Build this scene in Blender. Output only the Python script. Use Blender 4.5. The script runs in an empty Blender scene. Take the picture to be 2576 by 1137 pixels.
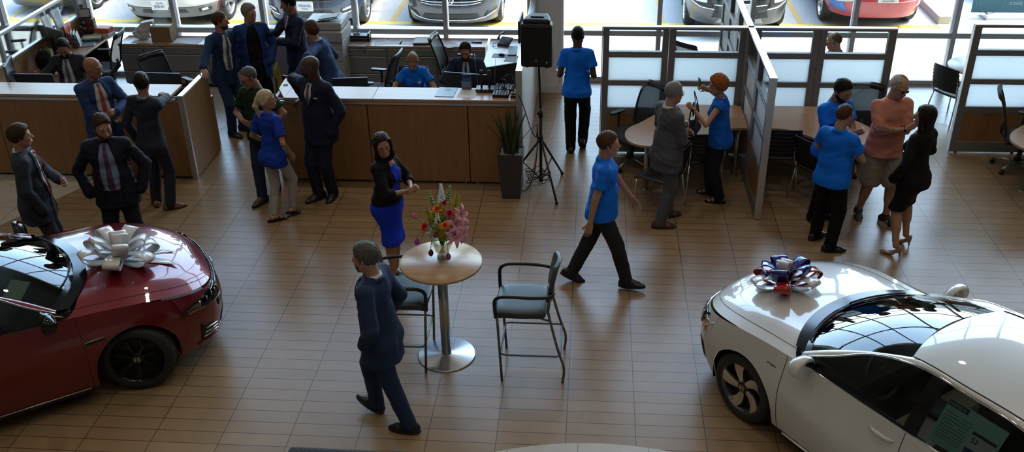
import bpy, bmesh, math, random
import numpy as np
from mathutils import Vector, Matrix
from math import pi, sin, cos, tan, radians, degrees, sqrt, atan2
random.seed(7); rng = np.random.default_rng(5)
S = bpy.context.scene
COL = S.collection

# ------------------------------------------------------------------ materials
def nodes(name):
    m = bpy.data.materials.new(name); m.use_nodes = True
    nt = m.node_tree; nt.nodes.clear()
    out = nt.nodes.new('ShaderNodeOutputMaterial')
    return m, nt, out
def add(nt, t, **kw):
    n = nt.nodes.new(t)
    for k, v in kw.items():
        if k in n.inputs: n.inputs[k].default_value = v
        else: setattr(n, k, v)
    return n
def c4(c): return (c[0], c[1], c[2], 1.0)
def srgb(r, g, b):
    f = lambda v: (v/255/12.92) if v/255 <= .04045 else ((v/255+.055)/1.055)**2.4
    return (f(r), f(g), f(b))
_mats = {}
def M(name, col, rough=.5, metal=0., coat=0., spec=.5, noise=0., nscale=40., bump=0., bscale=200., alpha=1., sheen=0.):
    if name in _mats: return _mats[name]
    m, nt, out = nodes(name)
    p = add(nt, 'ShaderNodeBsdfPrincipled', **{'Base Color': c4(col), 'Roughness': rough, 'Metallic': metal, 'Coat Weight': coat,
            'Coat Roughness': .03, 'Specular IOR Level': spec, 'Alpha': alpha, 'Sheen Weight': sheen})
    if noise or bump:
        tc = add(nt, 'ShaderNodeTexCoord')
    if noise:
        n = add(nt, 'ShaderNodeTexNoise', Scale=nscale, Detail=4.)
        nt.links.new(tc.outputs['Object'], n.inputs['Vector'])
        r = add(nt, 'ShaderNodeMapRange', **{'To Min': 1-noise, 'To Max': 1+noise})
        nt.links.new(n.outputs['Fac'], r.inputs['Value'])
        mx = add(nt, 'ShaderNodeVectorMath', operation='SCALE')
        mx.inputs[0].default_value = col
        nt.links.new(r.outputs['Result'], mx.inputs['Scale'])
        nt.links.new(mx.outputs[0], p.inputs['Base Color'])
    if bump:
        n2 = add(nt, 'ShaderNodeTexNoise', Scale=bscale, Detail=2.)
        nt.links.new(tc.outputs['Object'], n2.inputs['Vector'])
        b = add(nt, 'ShaderNodeBump', Strength=bump, Distance=.002)
        nt.links.new(n2.outputs['Fac'], b.inputs['Height'])
        nt.links.new(b.outputs['Normal'], p.inputs['Normal'])
    nt.links.new(p.outputs[0], out.inputs[0])
    _mats[name] = m
    return m
def M_wood(name, c1, c2, rough=.35, axis='Z', scale=1.0):
    m, nt, out = nodes(name)
    tc = add(nt, 'ShaderNodeTexCoord'); mp = add(nt, 'ShaderNodeMapping')
    st = {'X': (.8, 14, 14), 'Y': (14, .8, 14), 'Z': (14, 14, .8)}[axis]
    mp.inputs['Scale'].default_value = [v*scale for v in st]
    n = add(nt, 'ShaderNodeTexNoise', Scale=2.2, Detail=6., Roughness=.65, Distortion=.6)
    r = add(nt, 'ShaderNodeValToRGB')
    r.color_ramp.elements[0].position = .3; r.color_ramp.elements[0].color = c4(c1)
    r.color_ramp.elements[1].position = .72; r.color_ramp.elements[1].color = c4(c2)
    p = add(nt, 'ShaderNodeBsdfPrincipled', Roughness=rough)
    L = nt.links.new
    L(tc.outputs['Object'], mp.inputs[0]); L(mp.outputs[0], n.inputs['Vector']); L(n.outputs['Fac'], r.inputs['Fac'])
    L(r.outputs['Color'], p.inputs['Base Color']); L(p.outputs[0], out.inputs[0])
    return m
def M_glass(name, tint=(.93, .97, .95), refl=1.0, rough=0.0):
    m, nt, out = nodes(name); L = nt.links.new
    t = add(nt, 'ShaderNodeBsdfTransparent', Color=c4(tint)); g = add(nt, 'ShaderNodeBsdfGlossy', Roughness=rough, Color=(1, 1, 1, 1))
    f = add(nt, 'ShaderNodeFresnel', IOR=1.5); mx = add(nt, 'ShaderNodeMixShader')
    k = add(nt, 'ShaderNodeMath', operation='MULTIPLY'); k.inputs[1].default_value = refl
    L(f.outputs[0], k.inputs[0]); L(k.outputs[0], mx.inputs[0]); L(t.outputs[0], mx.inputs[1]); L(g.outputs[0], mx.inputs[2])
    L(mx.outputs[0], out.inputs[0])
    return m
def M_emit(name, col, s):
    m, nt, out = nodes(name)
    e = add(nt, 'ShaderNodeEmission', Color=c4(col), Strength=s); nt.links.new(e.outputs[0], out.inputs[0]); return m
def M_tile(name, w, h, ox, oy, c1, c2, mortar, msize, rough=.3):
    m, nt, out = nodes(name); L = nt.links.new
    tc = add(nt, 'ShaderNodeTexCoord'); mp = add(nt, 'ShaderNodeMapping'); mp.inputs['Location'].default_value = (-ox, -oy, 0)
    b = add(nt, 'ShaderNodeTexBrick', offset=0.0, squash=1.0)
    for k, v in {'Color1': c4(c1), 'Color2': c4(c2), 'Mortar': c4(mortar), 'Scale': 1.0, 'Mortar Size': msize, 'Mortar Smooth': .1,
                 'Bias': 0., 'Brick Width': w, 'Row Height': h}.items(): b.inputs[k].default_value = v
    n = add(nt, 'ShaderNodeTexNoise', Scale=7., Detail=5.)
    r = add(nt, 'ShaderNodeMapRange', **{'To Min': .86, 'To Max': 1.12})
    mx = add(nt, 'ShaderNodeVectorMath', operation='SCALE')
    p = add(nt, 'ShaderNodeBsdfPrincipled', Roughness=rough)
    n2 = add(nt, 'ShaderNodeTexNoise', Scale=1.7, Detail=3.)
    rr = add(nt, 'ShaderNodeMapRange', **{'To Min': rough*.8, 'To Max': rough*1.25})
    bp = add(nt, 'ShaderNodeBump', Strength=.25, Distance=.002)
    bp.invert = True
    L(tc.outputs['Object'], mp.inputs[0]); L(mp.outputs[0], b.inputs['Vector']); L(tc.outputs['Object'], n.inputs['Vector']); L(tc.outputs['Object'], n2.inputs['Vector'])
    L(n.outputs['Fac'], r.inputs['Value']); L(b.outputs['Color'], mx.inputs[0]); L(r.outputs[0], mx.inputs['Scale']); L(mx.outputs[0], p.inputs['Base Color'])
    L(n2.outputs['Fac'], rr.inputs['Value']); L(rr.outputs[0], p.inputs['Roughness'])
    L(b.outputs['Fac'], bp.inputs['Height']); L(bp.outputs[0], p.inputs['Normal'])
    L(p.outputs[0], out.inputs[0]); return m

# ------------------------------------------------------------------ objects
def link(o, parent=None):
    COL.objects.link(o)
    if parent is not None: o.parent = parent
    return o
def mesh_obj(name, me, mats, parent=None):
    if not isinstance(mats, (list, tuple)): mats = [mats]
    if len(me.materials) == 0:
        for m in mats: me.materials.append(m)
    return link(bpy.data.objects.new(name, me), parent)
def tag(o, label, cat, group=None, kind=None):
    o['label'] = label; o['category'] = cat
    if group: o['group'] = group
    if kind: o['kind'] = kind
    return o
def struct(o): o['kind'] = 'structure'; return o
def thing(name, label, cat, loc=(0, 0, 0), rz=0., group=None, kind=None):
    o = bpy.data.objects.new(name, None); o.empty_display_size = .1
    o.location = loc; o.rotation_euler = (0, 0, rz); COL.objects.link(o)
    return tag(o, label, cat, group, kind)
def copy_tree(o, parent=None):
    c = o.copy(); COL.objects.link(c)
    if parent is not None: c.parent = parent
    for ch in list(o.children): copy_tree(ch, c)
    return c
def dup(o, loc, rz, label, group=None):
    c = copy_tree(o); c.location = loc; c.rotation_euler = (0, 0, rz); c['label'] = label
    if group: c['group'] = group
    return c

class B:
    """collects shapes into one mesh"""
    def __init__(s): s.bm = bmesh.new(); s.mi = 0; s.sm = False
    def _fin(s, faces, smooth=None):
        for f in faces:
            f.material_index = s.mi; f.smooth = s.sm if smooth is None else smooth
    def box(s, x0, x1, y0, y1, z0, z1, bev=0., seg=2, mtx=None):
        vs = [s.bm.verts.new(p) for p in ((x0,y0,z0),(x1,y0,z0),(x1,y1,z0),(x0,y1,z0),(x0,y0,z1),(x1,y0,z1),(x1,y1,z1),(x0,y1,z1))]
        fs = [s.bm.faces.new([vs[i] for i in q]) for q in ((3,2,1,0),(4,5,6,7),(0,1,5,4),(1,2,6,5),(2,3,7,6),(3,0,4,7))]
        s._fin(fs)
        if bev > 0:
            es = list({e for f in fs for e in f.edges})
            r = bmesh.ops.bevel(s.bm, geom=es, offset=min(bev, .49*min(abs(x1-x0), abs(y1-y0), abs(z1-z0))), segments=seg, affect='EDGES', profile=.5)
            s._fin(r['faces']); vs = list({v for f in r['faces'] for v in f.verts} | {v for v in vs if v.is_valid})
        if mtx is not None:
            for v in vs: v.co = mtx @ v.co
        return s
    def cbox(s, c, d, bev=0., rot=None, seg=2):
        m = Matrix.Translation(c)
        if rot is not None: m = m @ (rot if isinstance(rot, Matrix) else Matrix.Rotation(rot, 4, 'Z'))
        return s.box(-d[0]/2, d[0]/2, -d[1]/2, d[1]/2, -d[2]/2, d[2]/2, bev, seg, m)
    def tube(s, pts, r, n=10, cap=True, closed=False, flat=None, up=None):
        pts = [Vector(p) for p in pts]; N = len(pts)
        rs = r if isinstance(r, (list, tuple)) else [r]*N
        rings = []; prev = None
        for i, p in enumerate(pts):
            if closed: d = pts[(i+1) % N]-pts[i-1]
            else: d = pts[min(i+1, N-1)]-pts[max(i-1, 0)]
            d = d.normalized() if d.length > 1e-9 else Vector((0, 0, 1))
            if prev is None:
                a = Vector(up) if up else (Vector((0, 0, 1)) if abs(d.z) < .9 else Vector((1, 0, 0)))
            else: a = prev
            a = (a-d*a.dot(d)); a = a.normalized() if a.length > 1e-6 else d.orthogonal().normalized()
            prev = a; b = d.cross(a)
            fa = 1. if flat is None else flat
            rings.append([s.bm.verts.new(p+(a*cos(2*pi*k/n)*fa+b*sin(2*pi*k/n))*rs[i]) for k in range(n)])
        fs = []
        for i in range(N if closed else N-1):
            A, C = rings[i], rings[(i+1) % N]
            for k in range(n): fs.append(s.bm.faces.new((A[k], A[(k+1) % n], C[(k+1) % n], C[k])))
        s._fin(fs, True)
        if cap and not closed:
            s._fin([s.bm.faces.new(rings[0][::-1]), s.bm.faces.new(rings[-1])], False)
        return s
    def cyl(s, p0, p1, r0, r1=None, n=20): return s.tube([p0, p1], [r0, r0 if r1 is None else r1], n)
    def lathe(s, prof, c=(0, 0, 0), n=32, cap=True, axis=None):
        rings = []
        for (r, z) in prof:
            ring = []
            for k in range(n):
                v = Vector((r*cos(2*pi*k/n), r*sin(2*pi*k/n), z))
                if axis is not None: v = axis @ v
                ring.append(s.bm.verts.new(v+Vector(c)))
            rings.append(ring)
        fs = []
        for A, C in zip(rings, rings[1:]):
            for k in range(n): fs.append(s.bm.faces.new((A[k], A[(k+1) % n], C[(k+1) % n], C[k])))
        s._fin(fs, True)
        if cap:
            for ring, rev in ((rings[0], True), (rings[-1], False)):
                try: s._fin([s.bm.faces.new(ring[::-1] if rev else ring)], False)
                except ValueError: pass
        return s
    def prism(s, poly, z0, z1, mtx=None, bev=0.):
        a = [s.bm.verts.new((p[0], p[1], z0)) for p in poly]; b = [s.bm.verts.new((p[0], p[1], z1)) for p in poly]
        n = len(poly); fs = [s.bm.faces.new(a[::-1]), s.bm.faces.new(b)]
        for k in range(n): fs.append(s.bm.faces.new((a[k], a[(k+1) % n], b[(k+1) % n], b[k])))
        s._fin(fs); vs = a+b
        if bev > 0:
            es = list({e for f in fs[:2] for e in f.edges})
            r = bmesh.ops.bevel(s.bm, geom=es, offset=bev, segments=2, affect='EDGES', profile=.5); s._fin(r['faces'])
            vs = list({v for f in r['faces'] for v in f.verts} | {v for v in vs if v.is_valid})
        if mtx is not None:
            for v in vs: v.co = mtx @ v.co
        return s
    def grid(s, P, closed_u=False, closed_v=False, smooth=True, flip=False):
        """P[i][j] points -> quads"""
        V = [[s.bm.verts.new(p) for p in row] for row in P]; nu, nv = len(V), len(V[0]); fs = []
        for i in range(nu if closed_u else nu-1):
            for j in range(nv if closed_v else nv-1):
                q = [V[i][j], V[(i+1) % nu][j], V[(i+1) % nu][(j+1) % nv], V[i][(j+1) % nv]]
                if flip: q = q[::-1]
                try: fs.append(s.bm.faces.new(q))
                except ValueError: pass
        s._fin(fs, smooth); return s
    def ball(s, c, r, n=16, sq=(1, 1, 1), mtx=None):
        res = bmesh.ops.create_uvsphere(s.bm, u_segments=n, v_segments=max(6, n//2), radius=1.)
        for v in res['verts']:
            q = Vector((v.co.x*r*sq[0], v.co.y*r*sq[1], v.co.z*r*sq[2]))
            if mtx is not None: q = mtx @ q
            v.co = q+Vector(c)
        s._fin({f for v in res['verts'] for f in v.link_faces}, True); return s
    def mesh(s, name):
        bmesh.ops.recalc_face_normals(s.bm, faces=s.bm.faces)
        me = bpy.data.meshes.new(name); s.bm.to_mesh(me); s.bm.free(); return me
    def obj(s, name, mats, parent=None, loc=None, rot=None):
        o = mesh_obj(name, s.mesh(name), mats, parent)
        if loc is not None: o.location = loc
        if rot is not None: o.rotation_euler = rot
        return o
def solidify(o, t, off=0.):
    m = o.modifiers.new('solid', 'SOLIDIFY'); m.thickness = t; m.offset = off; return o
def subsurf(o, n=1):
    m = o.modifiers.new('sub', 'SUBSURF'); m.levels = n; m.render_levels = n; return o
def smooth_by_angle(o, a=40):
    me = o.data
    for p in me.polygons: p.use_smooth = True
    try: me.set_sharp_from_angle(angle=radians(a))
    except Exception: pass
    return o
def text_mesh(s, size, ext=.001, bold=0., align='CENTER'):
    cu = bpy.data.curves.new('t', 'FONT'); cu.body = s; cu.size = size; cu.extrude = ext; cu.align_x = align; cu.align_y = 'CENTER'; cu.offset = bold
    cu.resolution_u = 3
    o = bpy.data.objects.new('t', cu); COL.objects.link(o)
    dg = bpy.context.evaluated_depsgraph_get(); me = bpy.data.meshes.new_from_object(o.evaluated_get(dg))
    bpy.data.objects.remove(o); bpy.data.curves.remove(cu); me.materials.clear(); return me
def text_obj(name, s, size, m, parent, mtx, ext=.001, bold=0., align='CENTER'):
    me = text_mesh(s, size, ext, bold, align); me.transform(mtx)
    return mesh_obj(name, me, m, parent)
def arc(c, r, a0, a1, n, plane='XZ'):
    o = []
    for i in range(n+1):
        a = a0+(a1-a0)*i/n; u, v = r*cos(a), r*sin(a)
        o.append({'XZ': (c[0]+u, c[1], c[2]+v), 'XY': (c[0]+u, c[1]+v, c[2]), 'YZ': (c[0], c[1]+u, c[2]+v)}[plane])
    return o
def smooth_path(pts, n=6):
    """Catmull-Rom"""
    P = [Vector(p) for p in pts]; P = [P[0]*2-P[1]]+P+[P[-1]*2-P[-2]]; out = []
    for i in range(1, len(P)-2):
        for k in range(n):
            t = k/n; a, b, c, d = P[i-1:i+3]
            out.append(.5*((2*b)+(c-a)*t+(2*a-5*b+4*c-d)*t*t+(3*b-a-3*c+d)*t**3))
    out.append(P[-2]); return out
def rrect(w, h, r, n=4, cx=0, cy=0):
    o = []
    for (sx, sy, a0) in ((1, 1, 0), (-1, 1, pi/2), (-1, -1, pi), (1, -1, 1.5*pi)):
        for k in range(n+1):
            a = a0+pi/2*k/n; o.append((cx+sx*(w/2-r)+r*cos(a), cy+sy*(h/2-r)+r*sin(a)))
    return o
def rotx(a): return Matrix.Rotation(a, 4, 'X')
def roty(a): return Matrix.Rotation(a, 4, 'Y')
def rotz(a): return Matrix.Rotation(a, 4, 'Z')
def T(x, y, z): return Matrix.Translation((x, y, z))

# ------------------------------------------------------------------ camera (mezzanine rail height, looking down into the showroom)
def camera():
    pitch, roll, yaw = radians(29.0998), radians(-1.13668), radians(-5.08807)
    fwd = Vector((sin(yaw)*cos(pitch), cos(yaw)*cos(pitch), -sin(pitch))); right = Vector((cos(yaw), -sin(yaw), 0)); up = right.cross(fwd)
    r2 = right*cos(roll)+up*sin(roll); u2 = up*cos(roll)-right*sin(roll)
    m = Matrix((r2, u2, -fwd)).transposed().to_4x4(); m.translation = (0, 0, 5.70)
    cd = bpy.data.cameras.new('camera'); cd.sensor_width = 36; cd.lens = 2451.23/2576*36; cd.sensor_fit = 'HORIZONTAL'; cd.clip_end = 300
    o = bpy.data.objects.new('camera', cd); COL.objects.link(o); o.matrix_world = m; S.camera = o
camera()
# ------------------------------------------------------------------ shared materials
alu = M('aluminium', (.62, .63, .65), .38, .85)
alu_d = M('window_frame_paint', (.56, .56, .59), .45, .4)
steel = M('satin_steel', (.55, .55, .56), .3, 1.)
chrome = M('chrome', (.8, .8, .82), .08, 1.)
black_pl = M('black_plastic', (.012, .012, .014), .42)
black_gl = M('black_gloss', (.008, .008, .01), .12)
dark_rub = M('rubber', (.018, .018, .019), .75)
white_paint = M('white_paint', (.74, .73, .70), .6)
grey_lam = M('grey_laminate', (.27, .27, .275), .5)
paper = M('paper', (.78, .78, .78), .8)
paper_b = M('printed_ink', (.10, .11, .16), .8)
oak = M_wood('oak_veneer', (.25, .125, .052), (.37, .20, .092), .38, 'Z')
oak_top = M_wood('oak_laminate_top', (.40, .245, .145), (.52, .335, .21), .3, 'X')
glass = M_glass('clear_glass', (.90, .95, .93))
glass_in = M_glass('partition_glass', (.93, .96, .96), .8)

# ------------------------------------------------------------------ room
def quad(name, pts, m, z=None):
    b = B(); vs = [b.bm.verts.new(p if len(p) == 3 else (p[0], p[1], z)) for p in pts]; b.bm.faces.new(vs); return struct(b.obj(name, m))
tan_tile = M_tile('tan_floor_tile', .5998, .1537, -4.344-.5998*40, 7.598-.1537*120, (.285, .190, .106), (.322, .217, .122), (.075, .052, .035), .004, .31)
pale_tile = M_tile('pale_floor_tile', .60, .60, -7.24-.6*30, 10.37-.6*50, (.52, .49, .44), (.55, .52, .47), (.24, .22, .20), .004, .28)
b = B(); b.box(-16, 16, -9, 15.35, -.2, 0); struct(b.obj('floor', tan_tile))
# pale inlays: one band along the left/rear, one by the right-hand glass, a round one close to the camera
def inlay(name, poly):
    b = B(); b.prism(poly, -.02, .0015); return struct(b.obj(name, pale_tile))
inlay('floor_inlay_left', [(-16, 5.9), (-9.6, 6.6), (-8.2, 8.0), (-7.19, 9.91), (-6.47, 11.33), (-5.52, 12.93), (-5.15, 13.17), (-4.2, 13.5), (-2.2, 13.75), (-1.0, 13.8), (-1.0, 15.1), (-16, 15.1)])
inlay('floor_inlay_right', [(2.0, 13.9), (4.0, 13.75), (5.02, 13.57), (5.17, 13.50), (7.2, 12.9), (11, 11), (16, 9), (16, 15.1), (2.0, 15.1)])
cir = [(.15+2.6*cos(a), 3.82+2.6*sin(a)) for a in [2*pi*k/64 for k in range(64)]]
inlay('floor_inlay_round', cir)
wall_m = M('wall_paint', (.40, .36, .31), .7); ceil_m = M('ceiling_paint', (.36, .35, .33), .8)
ZC = 7.2
b = B(); b.box(-16.2, -16, -9, 15.35, 0, ZC); struct(b.obj('wall_left', wall_m))
b = B(); b.box(16, 16.2, -9, 15.35, 0, ZC); struct(b.obj('wall_right', wall_m))
b = B(); b.box(-16.2, 16.2, -9.2, -9, 0, ZC); struct(b.obj('wall_back', wall_m))
b = B(); b.box(-16.4, 16.4, -9.4, 15.6, ZC, ZC+.3); struct(b.obj('ceiling', ceil_m))
b = B(); b.box(-16.4, 16.4, 15.1, 15.5, 6.75, ZC); struct(b.obj('wall_front', wall_m))
# glazed front: posts, rails, panes
posts = [-15.95, -14.3, -12.8, -11.3, -9.8, -8.30, -6.84, -5.345, -3.83, -2.355, -.84, 1.05, 2.49, 4.06, 5.585, 7.1, 8.6, 10.1, 11.6, 13.1, 14.6, 15.95]
YW = 15.10
for x in posts:
    b = B(); b.box(x-.036, x+.036, YW, YW+.17, 0, 6.75, .004, 1); o = b.obj('window_post', alu_d); struct(o); o.name = 'window_frame_post'
for i, (z0, z1) in enumerate(((0, .075), (.765, .85), (2.75, 2.83), (4.75, 4.83), (6.67, 6.75))):
    b = B(); b.box(-16, 16, YW+.012, YW+.165, z0, z1, .004, 1); o = b.obj('window_frame_rail', alu_d); struct(o)
for i, (x0, x1) in enumerate(zip(posts, posts[1:])):
    b = B(); b.box(x0+.03, x1-.03, YW+.105, YW+.113, .05, 6.7); struct(b.obj('window_%d' % (i+1), glass))
# painted column beside the speaker, with its baseboard
b = B(); b.box(-1.0, -.45, 14.58, 15.08, 0, ZC, .008); struct(b.obj('wall_column', white_paint))
b = B(); b.box(-1.012, -.438, 14.568, 15.08, 0, .13, .004); struct(b.obj('baseboard_column', white_paint))
o = B().cbox((-.62, 14.576, .42), (.075, .008, .115), .003).obj('wall_socket', M('socket_plastic', (.7, .69, .66), .5)); tag(o, 'white wall socket low on the painted column', 'socket')

# ------------------------------------------------------------------ outside
conc = M_tile('concrete_slab', 1.55, 1.55, 5.75-1.55*30, 15.06-1.55*30, (.38, .375, .355), (.41, .405, .38), (.19, .185, .18), .006, .85)
asph = M('parking_concrete', (.29, .288, .28), .9, noise=.12, nscale=3.)
yel = M('yellow_paint', (.52, .36, .03), .7, noise=.15, nscale=9.); yel2 = M('faded_yellow_paint', (.36, .235, .06), .8, noise=.2, nscale=9.)
b = B(); b.box(-40, 40, 15.27, 18.06, -.15, 0); struct(b.obj('sidewalk', conc))
b = B(); b.box(-40, 40, 18.06, 70, -.15, 0); struct(b.obj('parking_ground', asph))
b = B(); b.box(-40, 6.55, 18.05, 18.24, -.1, .004); struct(b.obj('curb_line', yel))
for k in range(-6, 1):
    x = 3.92+2.598*k
    b = B(); b.box(x-.05, x+.05, 18.25, 23.4, -.1, .0035); struct(b.obj('parking_line', yel2))
cm = M('curb_concrete', (.34,.335,.315), .85)
b = B(); b.box(6.42, 6.66, 18.3, 30, -.1, .16, .02); struct(b.obj('curb', cm))
b = B(); b.prism([(6.42, 18.05), (6.95, 18.05), (6.66, 18.6), (6.42, 18.6)], -.1, .006); struct(b.obj('curb_marking', M('pale_yellow_paint', (.75, .66, .30), .8)))
# far side of the lot: hedge-topped wall line that closes the horizon behind the parked cars
b = B(); b.box(-60, 60, 46, 46.5, 0, 3.2); struct(b.obj('wall_outside', M('far_wall', (.45, .43, .38), .9)))

# ------------------------------------------------------------------ light: sky, sun, ceiling lamps
w = bpy.data.worlds.new('world'); S.world = w; w.use_nodes = True; nt = w.node_tree; nt.nodes.clear()
out = nt.nodes.new('ShaderNodeOutputWorld'); bg = add(nt, 'ShaderNodeBackground', Strength=1.6)
sky = add(nt, 'ShaderNodeTexSky'); sky.sky_type = 'NISHITA'; sky.sun_disc = False; sky.sun_elevation = radians(55); sky.sun_rotation = radians(75); sky.air_density = 1.2; sky.dust_density = 2.5
nt.links.new(sky.outputs[0], bg.inputs[0]); nt.links.new(bg.outputs[0], out.inputs[0])
sl = bpy.data.lights.new('sun', 'SUN'); sl.energy = 3.4; sl.angle = radians(1.5); sl.color = (1., .96, .9)
so = bpy.data.objects.new('sun', sl); COL.objects.link(so)
so.rotation_euler = Vector((-.62, -.10, -.80)).to_track_quat('-Z', 'Y').to_euler()
lamp_glow = M_emit('lamp_lens', (1., .93, .82), 6.)
def downlight(x, y, pw):
    t = thing('ceiling_light', 'round recessed ceiling downlight above the showroom floor', 'light', (x, y, ZC), 0, 'recessed ceiling downlights')
    b = B(); b.lathe([(.125, -.012), (.15, -.012), (.155, 0.), (.125, .0)], n=24, cap=False); b.obj('trim_ring', white_paint, t)
    b = B(); b.lathe([(.001, -.004), (.125, -.004)], n=24, cap=False); b.obj('lens', lamp_glow, t)
    l = bpy.data.lights.new('downlight', 'AREA'); l.shape = 'DISK'; l.size = .24; l.energy = pw; l.color = (1., .87, .68); l.spread = radians(120)
    lo = bpy.data.objects.new('downlight', l); lo.location = (0, 0, -.03); lo.parent = t; COL.objects.link(lo)
for x in (-7.5, -4.5, -1.5, 1.5, 4.5, 7.5):
    for y in (1.5, 5.0, 8.5, 12.0): downlight(x, y, 7.)
S.view_settings.view_transform = 'Standard'; S.view_settings.look = 'None'; S.view_settings.gamma = 1.; S.view_settings.use_curve_mapping = False
S.view_settings.exposure = .4
cy = S.cycles
cy.use_denoising = True; cy.max_bounces = 8; cy.diffuse_bounces = 4; cy.glossy_bounces = 4; cy.transmission_bounces = 6; cy.transparent_max_bounces = 16
cy.caustics_reflective = False; cy.caustics_refractive = False; cy.sample_clamp_indirect = 6.
# ------------------------------------------------------------------ reception desks
shadow_gap = M('dark_gap', (.015, .013, .012), .8)
def wood_front(parent, x0, x1, y, z0, z1, joints):
    xs = [x0]+joints+[x1]
    for a, c in zip(xs, xs[1:]):
        B().box(a+.006, c-.006, y, y+.022, z0, z1, .002, 1).obj('front_panel', oak, parent)
    B().box(x0, x1, y+.024, y+.05, z0-.03, z1, 0).obj('carcass', shadow_gap, parent)
def feet(parent, xs, y):
    for x in xs: B().cyl((x, y, 0), (x, y, .05), .018).obj('levelling_foot', steel, parent)
# left-hand desk
t = thing('reception_desk', 'oak reception counter on the left with an aluminium framed end panel', 'reception desk', (-7.0, 11.29, 0))
L = lambda x: x+7.0
wood_front(t, L(-10.6), L(-5.25), 0, .03, 1.10, [L(-9.1), L(-7.75)])
B().box(L(-10.6), L(-5.30), -.012, .012, 1.10, 1.135, .003).obj('edge_rail', alu, t)
B().box(L(-10.6), L(-5.35), -.02, .40, 1.14, 1.18, .006).obj('counter_top', oak_top, t)
B().box(L(-10.6), L(-5.26), .052, .08, .05, 1.14).obj('inner_wall', grey_lam, t)
e = B().box(L(-5.245), L(-5.20), .03, .90, .012, 1.15, .002, 1).obj('end_panel', oak, t)
B().box(L(-5.262), L(-5.19), -.012, .03, 0, 1.18, .003).obj('end_post', alu, t)
B().box(L(-5.262), L(-5.19), .03, .905, 1.15, 1.18, .003).obj('end_cap', alu, t)
B().box(L(-10.6), L(-5.27), .42, 1.15, .705, .74, .004).obj('work_top', oak_top, t)
B().box(L(-5.31), L(-5.27), .42, 1.12, .0, .705).obj('support', grey_lam, t)
feet(t, [L(-9.5), L(-7.8), L(-6.5), L(-5.4)], .10)
# right-hand desk
t = thing('reception_desk', 'long oak reception counter in the middle with audio gear on its end', 'reception desk', (-2.4, 11.29, 0))
L = lambda x: x+2.4
wood_front(t, L(-3.99), L(-.93), 0, .035, 1.10, [L(-2.815), L(-1.535)])
B().box(L(-3.99), L(-.92), -.012, .012, 1.10, 1.135, .003).obj('edge_rail', alu, t)
b = B().box(L(-3.86), L(-2.735), -.02, .40, 1.14, 1.18, .005); b.prism([(L(-3.86), -.02), (L(-3.86), .40), (L(-3.90), .76), (L(-4.05), .76), (L(-4.02), .30)], 1.1395, 1.1797)
b.obj('counter_top', oak_top, t)
B().box(L(-2.731), L(-.93), -.02, .40, 1.14, 1.18, .005).obj('counter_top', oak_top, t)
B().box(L(-3.99), L(-.93), .052, .08, .05, 1.14).obj('inner_wall', grey_lam, t)
B().box(L(-4.04), L(-3.995), .0, .86, .012, 1.135, .002).obj('end_panel', oak, t)
B().box(L(-4.05), L(-1.6), .42, 1.15, .705, .74, .004).obj('work_top', oak_top, t)
B().box(L(-.915), L(-.855), .0, 3.26, .0, 1.545, .002).obj('side_wall', white_paint, t)
B().box(L(-.925), L(-.845), -.022, .0, .0, 1.57, .003).obj('end_post', alu, t)
B().box(L(-.925), L(-.845), .0, 3.27, 1.545, 1.57, .003).obj('side_cap', alu, t)
B().box(L(-1.62), L(-.94), .42, 3.72, .705, .74, .004).obj('side_top', oak_top, t)
feet(t, [L(-3.8), L(-2.85), L(-2.76), L(-1.6), L(-1.45)], .03)
# emblem routed into the front: rounded ring around a wide letter shape
def badge(parent, mtx, s, m, name='emblem'):
    o_ = rrect(1.0*s, .82*s, .2*s, 5); i_ = rrect(.90*s, .72*s, .16*s, 5); b = B(); n = len(o_)
    A = [b.bm.verts.new((x, y, .02*s)) for x, y in o_]; C = [b.bm.verts.new((x, y, .02*s)) for x, y in i_]
    for k in range(n): b.bm.faces.new((A[k], A[(k+1) % n], C[(k+1) % n], C[k]))
    for sx in (-1, 1):
        b.bm.faces.new([b.bm.verts.new((sx*x*s, y*s, .02*s)) for x, y in ((.36, .33), (.25, .33), (.15, -.33), (.26, -.33))])
    b.bm.faces.new([b.bm.verts.new((x*s, y*s, .02*s)) for x, y in ((-.2, .05), (.2, .05), (.18, -.06), (-.18, -.06))])
    for v in b.bm.verts: v.co = mtx @ v.co
    o = b.obj(name, m, parent); solidify(o, .012*s, 1); return o
badge(t, T(L(-3.742), -.001, .915) @ rotx(pi/2), .19, M('routed_emblem', (.27, .20, .15), .45))

# ------------------------------------------------------------------ left side desk with glass partition
t = thing('desk', 'side desk along the left glass partition, crowded with papers and boxes', 'desk', (-8.1, 14.0, 0))
L = lambda x: x+8.1
B().box(L(-8.345), L(-7.93), -1.55, .98, .705, .74, .004).obj('desk_top', M_wood('oak_top_long', (.40, .245, .145), (.52, .335, .21), .3, 'Y'), t)
B().box(L(-8.34), L(-7.97), .90, .96, 0, .705).obj('support', shadow_gap, t)
t = thing('glass_partition', 'low oak and glass partition beside the left side desk', 'partition', (-8.38, 13.0, 0))
B().box(-.025, .025, -1.3, 2.0, .02, 1.06, .002).obj('wood_panel', oak, t)
B().box(-.03, .03, -1.3, 2.02, 1.06, 1.095, .003).obj('sill', alu, t)
B().box(-.03, .03, -1.3, 2.02, 1.455, 1.50, .004).obj('top_rail', alu, t)
for y in (-1.27, -.27, .98, 1.99): B().box(-.028, .028, y-.025, y+.025, 0, 1.456, .003).obj('post', alu, t)
for y0, y1 in ((-1.24, -.3), (-.24, .95), (1.01, 1.96)): B().box(-.004, .004, y0, y1, 1.096, 1.455).obj('glass_pane', glass_in, t)

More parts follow.
